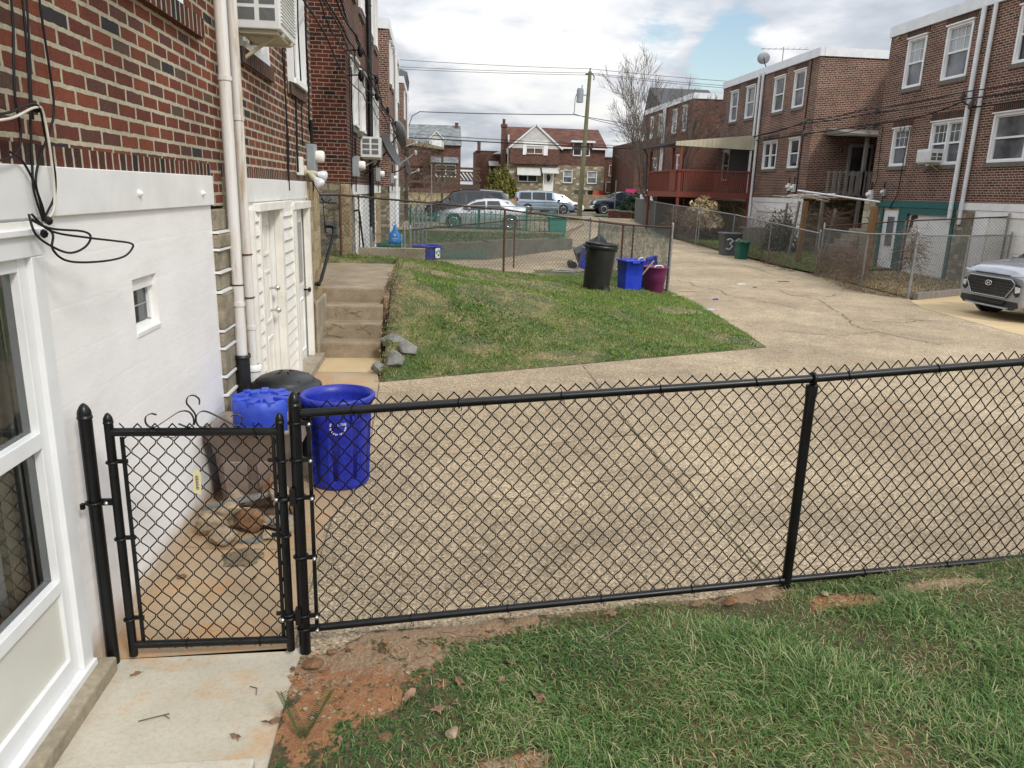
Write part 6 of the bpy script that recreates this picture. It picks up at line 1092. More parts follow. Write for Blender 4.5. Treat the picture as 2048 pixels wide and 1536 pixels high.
for s in (-1, 1): b = MB(); b.tube([(.12+s*.0-.0, -.2*1-.03+(.0 if s < 0 else .0), .07), (.20, -.2-.03, .07)], .085, 18) ; 
b = MB(); b.tube([(.06, -.31, .085), (.06, -.22, .085)], .09, 20); w = b.build('wheel', 'tyre', t); b = MB(); b.tube([(.06, -.315, .085), (.06, -.24, .085)], .05, 16); b.build('hub', 'darkgrey', w)
b = MB(); b.lathe([(.305, .86), (.325, .87), (.325, .93), (.305, .94)], (0, 0, 0), 40); b.build('rim', 'rubber', t)
sqbin('bright blue rectangular bin filled with sticks on the lawn edge', (4.32, 16.22, .03), .40, .36, .76, 'lawnblue', .25)
b = MB(); b.tube([(4.4, 16.25, .3), (4.62, 16.15, .86)], .02, 6); b.tube([(4.5, 16.3, .3), (4.80, 16.1, .78)], .018, 6); one(b, 'sticks', 'splinter', 'pale sticks poking out of the blue bin on the lawn', 'sticks'); b = MB(); b.tube([(4.56+.07*math.cos(a), 16.2, .78+.05*math.sin(a)) for a in np.linspace(0, 5.5, 12)], .014, 6); one(b, 'white_hose', 'paper', 'white hose loop on top of the blue bin', 'hose')
t = thing('laundry_tub', 'round purple plastic tub between the blue bins', 'tub', (4.98, 16.55, .02), None, True); b = MB(); b.lathe([(.20, 0), (.21, .01), (.235, .28), (.245, .285), (.248, .40), (.26, .41), (.27, .57), (.295, .575), (.30, .60), (.28, .605), (.265, .59), (.20, .03), (0, .02)], (0, 0, 0), 40); b.build('body', 'purple', t)
b = MB(); b.tube([(-.10, -.28, .60), (-.06, -.27, .64), (.06, -.27, .64), (.10, -.28, .60)], .014, 8); b.build('handle', 'paper', t)
sqbin('blue bin leaning at the fence corner behind the purple tub', (5.10, 17.35, .08), .42, .36, .66, 'lawnblue', .4, tilt=(R(-14), R(-8), .35))
t = sqbin('blue bin lying behind the tall black trash can', (4.30, 20.9, .1), .42, .36, .55, 'lawnblue', .2, tilt=(R(6), R(14), .2)); 
t = thing('wheeled_bin', 'black wheeled bin tipped over on the concrete', 'bin', (4.15, 22.3, .0), None, True); b = MB(); ringloft(b, [rr(-.24, .24, -.24, .24, 0), rr(-.29, .29, -.30, .30, .85), rr(-.32, .32, -.34, .34, .86), rr(-.32, .32, -.34, .34, .93), rr(-.15, .15, -.2, .2, .96)]); b.xf(Matrix.Translation((.15, 0, .28)) @ Matrix.Rotation(R(66), 4, 'Y') @ Matrix.Rotation(R(15), 4, 'Z')); b.build('body', 'rubber', t); b = MB(); b.tube([(.0, -.3, .1), (.0, .3, .1)], .1, 14); b.build('wheel', 'tyre', t)
t = thing('grey_bin', 'upright grey bin with the number 32 painted on it', 'bin', (11.0, 27.4, .07), None, True); b = MB(); ringloft(b, [rr(-.28, .28, -.25, .25, 0), rr(-.34, .34, -.3, .3, .78), rr(-.37, .37, -.33, .33, .785), rr(-.37, .37, -.33, .33, .84), rr(-.32, .32, -.28, .28, .84), rr(-.25, .25, -.2, .2, .1)]); b.build('body', 'greybin', t); b = MB(); letters(b, '32', (-.22, 499.72), 500, 0, .22, .40); t2_ = MB(); t2_.v = [(p[0], p[1]-.005-.05*(p[2]-.2)/.58*.9, p[2]) for p in b.v]; t2_.f = b.f; t2_.m = b.m; t2_.s = b.s; t2_.build('painted_number', 'silvermark', t)
sqbin('small dark green bin beside the grey numbered bin', (10.98, 26.15, .04), .34, .34, .63, 'greenbin', .15)
t = rbin('blue_tub', 'round blue tub with white recycling emblem in the neighbour yard', (-.15, 18.6, .50), .29, .34, .34, 'bluebin', mode='none'); b = MB(); b.v = []; 
for k in range(3):
    for j in range(5):
        a0 = k*2.094+j*.3; a1 = a0+.26; q = [on_cyl((0, 0), .362, .95, .17, r_*math.cos(a), r_*math.sin(a)) for r_, a in ((.04, a0), (.08, a0), (.08, a1), (.04, a1))]; b.add(q, [(0, 1, 2, 3)], 1)
q = [on_cyl((0, 0), .358, .95, .17, u, v) for u, v in [(-.10+.05*i, -.12+.06*j) for i in range(5) for j in range(5)]]; b.add(q, [(i*5+j, i*5+j+1, (i+1)*5+j+1, (i+1)*5+j) for i in range(4) for j in range(4)], 0); b.build('emblem_sticker', ['paper', 'greenbin'], t, fix=False)
b = MB(); b.lathe([(.25, 0), (.3, .5), (.32, .55), (0, .6)], (-1.0, 18.0, .35), 20); one(b, 'green_tub', 'greenbin', 'dark green tub behind the pipe gate', 'tub')
b = MB(); b.tube([(3.3, 20.7, .06), (3.6, 20.8, .08), (4.1, 20.6, .05)], .02, 6); b.tube([(3.3, 20.6, .05), (3.9, 20.5, .05)], .018, 6); one(b, 'garden_tool', 'galv', 'pale tool handles lying on the grass by the tipped bin', 'tool')
# ---------------------------------------------------------------- rocks, leaves, litter
def rock(label, c, s, m, seed, flat=1., rz=0., group=None, name='rock', sub=3):
    import bmesh; bm = bmesh.new(); bmesh.ops.create_icosphere(bm, subdivisions=sub, radius=1.); rd = random.Random(seed); pl = [(Vector((rd.gauss(0, 1), rd.gauss(0, 1), rd.gauss(0, 1))).normalized(), rd.uniform(.5, .85)) for _ in range(13)]
    for v in bm.verts:
        for n_, d_ in pl:
            k = v.co.dot(n_)-d_
            if k > 0: v.co -= n_*k*.93
        v.co += Vector((math.sin(v.co.y*9+seed), math.sin(v.co.z*8), math.sin(v.co.x*9)))*.02
        v.co.x *= s[0]; v.co.y *= s[1]; v.co.z *= s[2]
    me = bpy.data.meshes.new(name); bm.to_mesh(me); bm.free(); me.materials.append(MT[m]); o = bpy.data.objects.new(name, me); COL.objects.link(o); o.location = c; o.rotation_euler = (rd.uniform(-.3, .3), rd.uniform(-.3, .3), rz)
    return tag(o, label, 'rock', group)
rock('tan rounded rock leaning at the left of the rock pile', (-1.37, 4.52, .08), (0.105, 0.09, 0.08), 'rock', 1); rock('low grey tan rock at the front left of the pile', (-1.27, 4.40, .045), (0.11, 0.075, 0.065), 'rock', 2); rock('rusty brown rock in the middle of the pile', (-1.14, 4.56, .085), (0.112, 0.092, 0.092), 'rockbr', 3)
rock('large flat tan rock under the pile beside the gate', (-.97, 4.60, .04), (0.172, 0.119, 0.059), 'rock', 4); rock('smooth pale upright rock on top of the pile', (-.98, 4.72, .17), (0.099, 0.079, 0.119), 'rock', 5, rz=.5); rock('ochre rock wedged against the brown bin', (-1.08, 4.82, .18), (0.079, 0.073, 0.119), 'rockbr', 6); rock('small yellow rock at the back of the pile', (-1.30, 4.80, .12), (0.092, 0.066, 0.079), 'rock', 7); rock('small dark slate chip on the flat rock', (-.96, 4.52, .10), (0.092, 0.066, 0.016), 'rockgrey', 8, rz=.3)
b = MB(); b.hexa([(-1.48, 4.66, .10), (-1.44, 4.74, .10), (-1.02, 4.82, .17), (-1.05, 4.75, .165), (-1.48, 4.66, .125), (-1.44, 4.74, .125), (-1.02, 4.82, .19), (-1.05, 4.75, .187)]); one(b, 'slate_slab', 'rockgrey', 'long grey slate slab lying across the rock pile', 'rock')
b = MB(); b.hexa([(-1.20, 4.40, .005), (-1.08, 4.38, .005), (-1.02, 4.45, .005), (-1.1, 4.47, .005), (-1.20, 4.40, .015), (-1.08, 4.38, .02), (-1.02, 4.45, .014), (-1.1, 4.47, .014)]); one(b, 'slate_chip', 'rockgrey', 'thin slate chip on the ground before the rock pile', 'rock')
rock('pale green grey boulder at the foot of the steps', (-.48, 9.50, .26), (.21, .16, .11), 'rockgrey', 11); rock('dark grey boulder right of the steps', (-.30, 9.22, .22), (.15, .14, .13), 'rockgrey', 12); rock('angular grey boulder at the lawn corner', (-.45, 8.92, .14), (.16, .13, .14), 'rockgrey', 13); rock('small grey boulder at the walkway edge', (-.64, 8.86, .07), (.10, .09, .10), 'rockgrey', 14)
rock('reddish clod of clay at the foot of the gate post', (-.545, 3.10, .03), (.05, .04, .03), 'rockbr', 21); rock('brown stone on the driveway edge beside the post', (-.47, 3.20, .02), (.028, .022, .018), 'rockbr', 22); rock('tan pebble on the driveway by the seam', (-.42, 4.98, .02), (.035, .03, .02), 'rock', 24); rock('brown pebble at the foot of the white wall', (-1.40, 3.98, .015), (.03, .022, .014), 'rockbr', 25)
rock('orange stone beside the orange clay patch', (-.18, 2.54, .06), (.035, .03, .022), 'rockbr', 26); rock('tan stone in the clover', (.08, 2.50, .11), (.03, .03, .018), 'rock', 27); rock('dusty stone by the middle fence post', (1.50, 3.24, .20), (.045, .035, .025), 'rockbr', 28); rock('pale pebble near the bare clay by the fence', (1.96, 3.20, .25), (.022, .02, .016), 'rock', 29)
b = MB()
for k in range(2600):
    p = random.choice(PATCH[:3]+PATCH[4:6]+PATCH[8:]); a = random.uniform(0, 6.28); q = math.sqrt(random.random()); x = p[0]+p[2]*q*math.cos(a); y = p[1]+p[3]*q*math.sin(a)
    if y > FY(x)-.02: continue
    s = random.choice([.002, .0025, .003, .003, .004, .006, .010]); z = fgz(x, y)+s*.2; i0 = len(b.v); V = [Vector((random.uniform(.6, 1)*s*sx, random.uniform(.6, 1)*s*sy, random.uniform(.4, .8)*s*sz)) for sz in (-1, 1) for sx, sy in ((-1, -1), (1, -1), (1, 1), (-1, 1))]; rot = Matrix.Rotation(random.uniform(0, 3), 3, 'Z'); b.hexa([rot @ v+Vector((x, y, z)) for v in V], random.choice([0, 0, 1, 2, 2, 1]))
o = b.build('gravel', ['rockbr', 'rock', 'clay'], None); tag(o, 'loose clay crumbs and gravel on the bare patches', 'gravel', None, 'stuff')
# drain with debris
b = MB(); b.lathe([(.0, .006), (.04, .016), (.08, .010), (.10, .012), (.115, .005)], (-1.12, 4.20, 0), 36, mod=lambda a, z: 1+.12*math.sin(5*a)+.08*math.sin(11*a+z*300)); t = thing('debris_patch', 'round debris filled drain hole in the walkway', 'drain', (-1.12, 4.22, 0)); MT['debris'] = pm('debris', (.10, .075, .04), (.42, .32, .2), 60, .95, 1., world=True, fine=.5); b.build('debris', 'debris', t)
def leaf(label, x, y, z, s, rz, seed, m='leafdead'):
    rd = random.Random(seed); b = MB(); n = 14; V = [(0, 0, .0)]
    for i in range(n):
        a = 6.283*i/n; r = s*(.55+.45*abs(math.cos(a*2.5)))*(1.25 if abs(math.cos(a)) > .8 else .8); V.append((r*math.cos(a), r*math.sin(a)*.7, s*(.12+.25*rd.random()+.2*math.sin(a*2))))
    b.add(V, [(0, 1+i, 1+(i+1) % n) for i in range(n)]); b.tube([(s*.9, 0, .1*s), (s*1.6, s*.2, .02*s)], s*.03, 4); b.xf(Matrix.Translation((x, y, z)) @ Matrix.Rotation(rz, 4, 'Z') @ Matrix.Rotation(rd.uniform(-.4, .4), 4, 'X')); o = b.build('dead_leaf', m, None, fix=False); c = Vector((x, y, z)); me = o.data; me.transform(Matrix.Translation(-c)); o.location = c; return tag(o, label, 'leaf')
LV = [(-.10, 2.80, .045, 'largest curled tan leaf on the lawn edge below the orange clay', 1.0), (.12, 2.86, .03, 'small brown leaf right of the largest leaf', 2.), (.02, 2.70, .03, 'dark brown leaf below the largest leaf', .3), (.45, 2.74, .04, 'folded brown leaf in the middle of the lawn', 2.2), (.63, 2.66, .028, 'narrow upright brown leaf in the grass', 1.4), (.92, 3.42, .035, 'brown leaf lying near the bottom rail', .2), (.36, 3.0, .03, 'pale brown leaf in the longer grass', 2.8), (-.66, 2.74, .04, 'flat grey brown leaf at the slab edge', 0.), (-.78, 2.66, .026, 'small dark leaf on the pale slab', 2.4), (.30, 2.86, .025, 'brown leaf fragment among the grass blades', .8), (1.42, 3.50, .03, 'dry leaf under the fence rail', .5), (-.35, 2.55, .035, 'torn brown leaf in the lower left grass', 1.9), (.15, 3.15, .03, 'tan leaf on the gravelly soil', 2.1), (-1.33, 3.10, .022, 'crumpled leaf by the door threshold', .4), (-1.0, 3.95, .018, 'tiny dark leaf on the walkway behind the gate', .9)]
for i, (x, y, s, l, rz) in enumerate(LV): x, y, _ = lp(x, y) if x > -.6 else (x, y, 1); leaf(l, x, min(y, FY(x)-.05) if x > -.6 else y, (fgz(x, y) if x > -.6 and y < 3.6 else .004)+(.02 if x > -.3 and y < 3.5 else .0), s, rz, i)
b = MB(); b.tube([(-1.20, 2.78, .006), (-1.13, 2.80, .010), (-1.09, 2.82, .006)], .0025, 4); b.tube([(-1.11, 2.81, .008), (-1.08, 2.79, .006)], .002, 4); one(b, 'twig', 'bark', 'thin forked twig on the pale slab', 'twig'); b = MB(); b.tube([(-.80, 2.98, .006), (-.765, 2.96, .01), (-.76, 2.92, .006)], .0022, 4); one(b, 'twig', 'bark', 'short bent twig near the slab edge', 'twig')
b = MB()
for s, a in ((-1, 1.9), (1, 1.1)):
    for k in range(26):
        u = k/26; x = -.51+s*.05*u*2; y = 2.62+.10*u; z = .02+.14*u; 
        for q in (-1, 1): b.tube([(x, y, z), (x+q*.022, y-.004, z+.018)], .0016, 3, cap=False)
    b.tube([(-.51, 2.60, .01), (-.51+s*.1, 2.72, .165)], .002, 4)
one(b, 'seedling', 'clover', 'feathery green seedling sprouting from the clay', 'plant')
b = MB(); b.tube([(.05+.02*k, 3.22-.010*k, .09+.002*k+.004*math.sin(k)) for k in range(26)], .0022, 4); b.tube([(.66, 2.90, .15), (.94, 3.12, .18)], .0045, 5); one(b, 'twig', 'bark', 'long straw twig lying along the lawn below the rail', 'twig')
for nm, l, x, y, m, sz in (('splinter', 'pale wood splinter on the alley by the fence post', 5.98, 17.1, 'splinter', (.25, .03)), ('splinter', 'second pale wood splinter at the lawn corner', 5.45, 16.2, 'splinter', (.16, .03)), ('face_mask', 'pale blue folded mask on the alley edge', 5.42, 14.2, 'lens', (.13, .06)), ('blue_stick', 'short blue stick on the alley', 6.12, 15.7, 'bluebin', (.07, .02)), ('litter', 'dark litter scrap on the far alley', 9.42, 19.4, 'leafdead', (.16, .07)), ('litter', 'brown litter scrap near the alley centre', 8.0, 18.0, 'leafdead', (.05, .04)), ('litter', 'white litter scrap near the alley centre', 7.9, 18.6, 'paper', (.12, .05)), ('litter', 'pale paper scrap beside the grey numbered bin', 10.9, 27.9, 'paper', (.14, .1))):
    b = MB(); b.hexa([(x-sz[0], y-sz[1], .006), (x+sz[0]*.8, y-sz[1]*.6, .006), (x+sz[0], y+sz[1], .006), (x-sz[0]*.9, y+sz[1]*.5, .006), (x-sz[0], y-sz[1], .02), (x+sz[0]*.8, y-sz[1]*.6, .035), (x+sz[0], y+sz[1], .03), (x-sz[0]*.9, y+sz[1]*.5, .025)]); one(b, nm, m, l, nm.replace('_', ' '))

rock('chunky tan rock filling the middle of the pile', (-1.20, 4.62, .06), (.11, .09, .09), 'rock', 31); rock('brown rock behind the pale upright rock', (-.92, 4.80, .10), (.08, .08, .10), 'rockbr', 32); rock('small pale stone in front of the flat rock', (-1.02, 4.46, .03), (.06, .05, .04), 'rock', 33); rock('grey tan rock stacked above the low rock', (-1.28, 4.55, .16), (.08, .06, .05), 'rock', 34)
# ---------------------------------------------------------------- cars
def car(name, label, cat, st, paint, loc, yaw, wheels, wr=.33, glassx=None, pillars=(), front=True, tail=True, zlow=.0, details=None):
    t = thing(name, label, cat, loc, None, True, yaw); b = MB(); rings = []
    def ring(s):
        x, zb, zk, zr, w, wr_ = s; H = zk-zb
        half = [(0, zb), (w*.86, zb), (w*.97, zb+H*.12), (w, zb+H*.42), (w*.985, zb+H*.72), (w*.93, zk), (wr_, zr), (wr_*.7, zr+.035), (0, zr+.05)]
        return [(x, y, z) for y, z in half]+[(x, -y, z) for y, z in reversed(half[1:-1])]
    rings = [ring(s) for s in st]; n = len(rings[0]); vs = [p for r_ in rings for p in r_]; gi = {5, n-6}; gf = []
    for i in range(len(st)-1):
        for j in range(n):
            f = (i*n+j, i*n+(j+1) % n, (i+1)*n+(j+1) % n, (i+1)*n+j)
            b.f.append(f); b.m.append(0); b.s.append(True)
    b.v = vs; b.add(rings[0], [tuple(range(n))]); b.add(rings[-1], [tuple(range(n))]); bd = b.build('body', paint, t)
    md = bd.modifiers.new('edge', 'EDGE_SPLIT'); md.split_angle = R(38)
    # side glass: offset strips on the greenhouse
    for sgn in (1, -1):
        for (xa, xb) in pillars:
            g = MB(); P = []
            for x in np.linspace(xa, xb, 7):
                for i in range(len(st)-1):
                    if min(st[i][0], st[i+1][0]) <= x <= max(st[i][0], st[i+1][0])+1e-6:
                        u = (x-st[i][0])/(st[i+1][0]-st[i][0]); s = [p+(q-p)*u for p, q in zip(st[i], st[i+1])]; break
                zk, zr, w, wr_ = s[2], s[3], s[4]*.93, s[5]
                f = lambda k: (x, sgn*(w+(wr_-w)*k+.006), zk+(zr-zk)*k)
                P.append((f(.07), f(.88)))
            vs = [p for pr in P for p in pr]; g.add(vs, [(2*i, 2*i+2, 2*i+3, 2*i+1) for i in range(6)]); g.build('side_window', 'carglass', t, fix=False)
    if glassx:
        for nm, (xa, xb) in zip(('windscreen', 'rear_window'), glassx):
            P = []
            for x in (xa, xb):
                for i in range(len(st)-1):
                    if min(st[i][0], st[i+1][0]) <= x <= max(st[i][0], st[i+1][0])+1e-6:
                        u = (x-st[i][0])/(st[i+1][0]-st[i][0]); s = [p+(q-p)*u for p, q in zip(st[i], st[i+1])]; break
                P.append([(x, -s[5]*.86, s[3]+.03), (x, -s[5]*.4, s[3]+.052), (x, s[5]*.4, s[3]+.052), (x, s[5]*.86, s[3]+.03)])
            g = MB(); g.add(P[0]+P[1], [(0, 1, 5, 4), (1, 2, 6, 5), (2, 3, 7, 6)]); g.build(nm, 'carglass', t, fix=False)
    W_ = max(s[4] for s in st)
    for x in wheels:
        for sg in (1, -1):
            a = MB(); a.tube([(x, sg*(W_-.09), wr+.03), (x, sg*(W_+.008), wr+.03)], wr+.07, 24); a.build('wheel_arch', 'darkgap', t)
            a = MB(); a.tube([(x, sg*(W_-.2), wr), (x, sg*(W_+.012), wr)], wr, 28); w = a.build('wheel', 'tyre', t); a = MB(); y = sg*(W_+.016)
            a.tube([(x, sg*(W_-.05), wr), (x, y, wr)], wr*.22, 12); 
            for k in range(7): an = k*2*math.pi/7; a.beam((x, y, wr), (x+wr*.62*math.cos(an), y, wr+wr*.62*math.sin(an)), .05, .02, up=(0, 1, 0))
            a.tube([(x+wr*.64*math.cos(q), y, wr+wr*.64*math.sin(q)) for q in np.linspace(0, 6.28, 25)], .025, 6, cap=False); a.build('rim', 'chrome', w)
    if details: details(t)
    return t
PI = math.pi
def sedan(L=4.5, H=1.45, W_=.88, gc=.16, belt=.88):  # nose +x
    h = L/2
    return [(-h, gc+.18, .86, .90, W_*.80, W_*.6), (-h+.12, gc+.05, .98, 1.03, W_*.93, W_*.68), (-h+.55, gc, 1.0, 1.06, W_, W_*.72), (-h+.9, gc, belt+.08, H-.12, W_, W_*.64), (-h+1.5, gc, belt+.04, H-.04, W_, W_*.66), (-.15, gc, belt, H-.05, W_, W_*.67), (.35, gc, belt-.01, H-.12, W_, W_*.66), (1.15, gc, belt, belt+.06, W_, W_*.72), (h-.45, gc, belt-.10, belt-.05, W_*.97, W_*.7), (h-.1, gc+.03, .62, .66, W_*.86, W_*.62), (h, gc+.14, .52, .54, W_*.7, W_*.5)]
def det_sedan(t, L=4.5):
    h = L/2
    for s in (1, -1):
        b = MB(); b.box((-h+.0, s*.62-.16, .72), (-h+.32, s*.62+.16, .88)); b.build('taillight', 'taillight', t, .02); b = MB(); b.box((h-.42, s*.58-.16, .55), (h-.06, s*.58+.14, .66)); b.build('headlight', 'lens', t, .02)
        b = MB(); b.box((.62, s*.86-.08+(.04*s), .92), (.74, s*.86+.08+(.04*s), 1.02)); b.build('mirror', 'car_silver', t, .02)
        for x in (-.4, .5): b = MB(); b.box((x-.08, s*.885-.01, .80), (x+.08, s*.885+.01, .83)); b.build('door_handle', 'chrome', t)
    b = MB()
    for s in (1, -1):
        for x in (-1.1, -.1, .95): b.box((x-.004, s*.882-.004, .3), (x+.004, s*.882+.004, .88))
    b.build('door_gap', 'darkgap', t)
car('parked_car', 'silver sedan parked behind the green picket fence', 'car', sedan(), 'car_silver', (2.45, 38.2, .33), PI, (1.42, -1.32), .32, ((.38, 1.1), (-1.95+.55, -1.95+.3)), ((-1.25, -.2), (-.12, .98)), details=det_sedan)
suv = [(-2.35, .45, .95, 1.0, .78, .6), (-2.28, .3, 1.05, 1.55, .88, .62), (-1.9, .25, 1.06, 1.70, .92, .66), (-.8, .24, 1.02, 1.74, .93, .68), (.2, .24, 1.0, 1.72, .93, .68), (.75, .24, .99, 1.60, .93, .66), (1.35, .24, 1.02, 1.08, .92, .72), (2.1, .26, .95, 1.0, .88, .68), (2.33, .34, .72, .76, .76, .55)]
def det_suv(t):
    for s in (1, -1): b = MB(); b.box((-2.37, s*.66-.12, .95), (-2.1, s*.66+.14, 1.25)); b.build('taillight', 'taillight', t, .02); b = MB(); b.box((2.0, s*.6-.18, .68), (2.32, s*.6+.14, .82)); b.build('headlight', 'lens', t, .02)
    b = MB(); b.tube([(-1.8, .55, 1.80), (.3, .55, 1.80)], .02, 6); b.tube([(-1.8, -.55, 1.80), (.3, -.55, 1.80)], .02, 6); b.build('roof_rail', 'darkgrey', t)
car('parked_suv', 'dark sport utility car parked behind the silver sedan', 'car', suv, 'car_dark', (1.9, 43.3, .42), PI, (1.45, -1.4), .36, ((.78, 1.3), (-2.27, -2.0)), ((-2.0, -1.0), (-.92, .05), (.13, 1.05)), details=det_suv)
van = [(-2.45, .4, 1.0, 1.05, .80, .66), (-2.40, .28, 1.05, 1.60, .90, .66), (-2.15, .24, 1.06, 1.72, .95, .70), (-.5, .22, 1.02, 1.78, .97, .73), (.5, .22, 1.0, 1.74, .97, .72), (1.0, .22, 1.0, 1.55, .97, .70), (1.75, .22, .98, 1.03, .95, .72), (2.25, .26, .84, .88, .88, .66), (2.45, .36, .62, .66, .76, .55)]
def det_van(t):
    for s in (1, -1): b = MB(); b.box((-2.46, s*.78-.14, .95), (-2.28, s*.78+.12, 1.22)); b.build('taillight', 'taillight', t, .02); b = MB(); b.box((2.1, s*.68-.18, .66), (2.42, s*.68+.14, .8)); b.build('headlight', 'lens', t, .02); b = MB(); b.box((1.05, s*1.0-.07, 1.0), (1.2, s*1.0+.07, 1.16)); b.build('mirror', 'car_navy', t, .02)
    b = MB()
    for s in (1, -1):
        for x in (-1.15, -.05, 1.15): b.box((x-.006, s*.968-.004, .3), (x+.006, s*.968+.004, 1.0))
        b.box((-2.2, s*.955-.01, .86), (1.9, s*.975+.005, .90))
    b.build('door_gap', 'darkgrey', t)
car('parked_minivan', 'pale blue minivan parked along the cross street', 'van', van, 'car_blue', (9.35, 64.4, .46), 0, (1.5, -1.5), .34, ((1.05, 1.7), (-2.38, -2.2)), ((-2.2, -1.2), (-1.1, -.02), (.05, 1.35)), details=det_van)
car('parked_car', 'white car mostly hidden behind the pale blue minivan', 'car', sedan(4.4, 1.6), 'car_white', (11.3, 68.5, .46), 0, (1.4, -1.3), .32, ((.38, 1.1), (-1.4, -1.65)), ((-1.2, -.2), (-.1, 1.0)))
trk = [(-2.8, .5, 1.25, 1.28, .86, .84), (-2.75, .45, 1.28, 1.30, .95, .93), (-.75, .42, 1.28, 1.30, .97, .95), (-.65, .42, 1.28, 1.85, .97, .74), (.35, .42, 1.22, 1.90, .97, .76), (.75, .42, 1.20, 1.80, .97, .74), (1.35, .42, 1.2, 1.27, .97, .80), (2.5, .42, 1.1, 1.16, .95, .80), (2.75, .5, .95, 1.0, .9, .74)]
def det_trk(t):
    for s in (1, -1): b = MB(); b.box((2.45, s*.74-.16, .82), (2.78, s*.74+.14, 1.08)); b.build('headlight', 'lens', t, .02)
    b = MB(); b.box((2.72, -.9, .46), (2.88, .9, .70)); b.build('bumper', 'chrome', t, .03); b = MB(); b.box((2.74, -.5, .75), (2.79, .5, 1.02)); b.build('grille', 'darkgap', t)
car('pickup_truck', 'navy pickup truck facing left behind the round hedge', 'truck', trk, 'car_navy', (16.7, 66.8, .46), PI, (1.85, -1.75), .4, ((.8, 1.3), (-.65, -.6)), ((-.6, .1), (.16, 1.05)), details=det_trk)
# grey crossover in the right foreground, nose towards the alley (-x)
kona = [(-2.0, .5, .95, 1.0, .7, .5), (-1.9, .3, 1.0, 1.45, .84, .56), (-.3, .24, .98, 1.55, .90, .62), (.5, .24, .99, 1.5, .90, .62), (1.12, .24, 1.03, 1.10, .90, .70), (1.6, .24, .99, 1.06, .90, .72), (1.88, .24, .93, 1.00, .89, .72), (1.99, .24, .89, .945, .87, .70), (2.045, .24, .85, .89, .85, .68), (2.065, .25, .80, .83, .82, .66)]
def det_kona(t):
    F = lambda y, z, d=0.: Vector((2.075-.035*max(0, abs(y)-.55)/.25-.25*max(0, z-.80)**1.1+d, y, z)); 
    def patch(nm, poly, m, d0=.0, d1=.02):
        b = MB(); n = len(poly); vs = [F(y, z, d0-.03) for y, z in poly]+[F(y, z, d1) for y, z in poly]; b.add(vs, [tuple(range(n)), tuple(reversed(range(n, 2*n)))]+[(i, n+i, n+(i+1) % n, (i+1) % n) for i in range(n)]); return b.build(nm, m, t, .004)
    G = [(-.56, .80), (.56, .80), (.64, .74), (.64, .68), (.46, .44), (-.46, .44), (-.64, .68), (-.64, .74)]
    patch('grille', [(y*1.0, z) for y, z in G], 'darkgap', .0, .022)
    b = MB()
    for k in range(len(G)): a, c = G[k], G[(k+1) % len(G)]; b.tube([F(*a, .03), F(*c, .03)], .014, 6)
    b.build('grille_frame', 'car_grey', t); b = MB()
    for i in range(-9, 10):
        for j in range(6):
            y = i*.066+(.033 if j % 2 else 0); z = .47+j*.06
            if abs(y) < .44+(z-.44)*.62 and z < .79: b.hexa([F(y-.024, z, .022), F(y, z-.022, .022), F(y+.024, z, .022), F(y, z+.022, .022), F(y-.018, z, .032), F(y, z-.016, .032), F(y+.018, z, .032), F(y, z+.016, .032)])
    b.build('grille_mesh', 'darkgrey', t)
    b = MB(); b.tube([F(.085*math.cos(a), .685+.047*math.sin(a), .045) for a in np.linspace(0, 6.28, 33)], .0085, 6)
    for y0, z0, y1, z1 in ((.048, .650, .022, .722), (-.022, .648, -.048, .720), (.036, .683, -.036, .686)): b.tube([F(y0, z0, .047), F(y1, z1, .047)], .0085, 6)
    b.build('emblem', 'chrome', t)
    patch('bonnet_slot', [(-.46, .875), (.46, .875), (.46, .85), (-.46, .85)], 'darkgap', .0, .012)
    for s in (1, -1):
        P = [(s*.54, .885), (s*.80, .90), (s*.80, .872), (s*.54, .862)]; patch('running_light', P, 'lens', .0, .018)
        P = [(s*.60, .70), (s*.66, .74), (s*.79, .70), (s*.79, .52), (s*.70, .48), (s*.64, .54)]; patch('headlight_surround', P, 'darkgap', .0, .022); P = [(s*.66, .68), (s*.77, .67), (s*.77, .58), (s*.68, .56)]; patch('headlight', P, 'lens', .02, .034)
    patch('lower_bumper', [(-.76, .39), (.76, .39), (.80, .30), (.66, .23), (-.66, .23), (-.80, .30)], 'darkgap', .0, .03); patch('lower_intake', [(-.5, .37), (.5, .37), (.42, .31), (-.42, .31)], 'rubber', .03, .04); patch('skid_plate', [(-.6, .265), (.6, .265), (.55, .235), (-.55, .235)], 'grey', .03, .045)
    b = MB()
    for s in (1, -1): b.tube([(1.98, s*.62, .955), (1.55, s*.64, 1.068), (1.15, s*.66, 1.115)], .006, 5)
    b.build('bonnet_crease', 'darkgrey', t); b = MB(); b.tube([(1.15, -.4, 1.14), (1.05, -.35, 1.20), (1.0, .1, 1.21)], .01, 5); b.build('wiper', 'darkgap', t)
    for s in (1, -1): b = MB(); b.box((.72, s*.98-.09, 1.02), (.86, s*.98+.09, 1.16)); b.build('mirror', 'car_grey', t, .03)
car('parked_car', 'grey crossover car at the right edge with oval emblem on a dark grille', 'car', kona, 'car_grey', (12.98, 13.72, .004), PI, (1.30, -1.25), .33, ((.55, 1.10), (-1.85, -1.5)), ((-1.3, -.35), (-.25, .95)), details=det_kona)
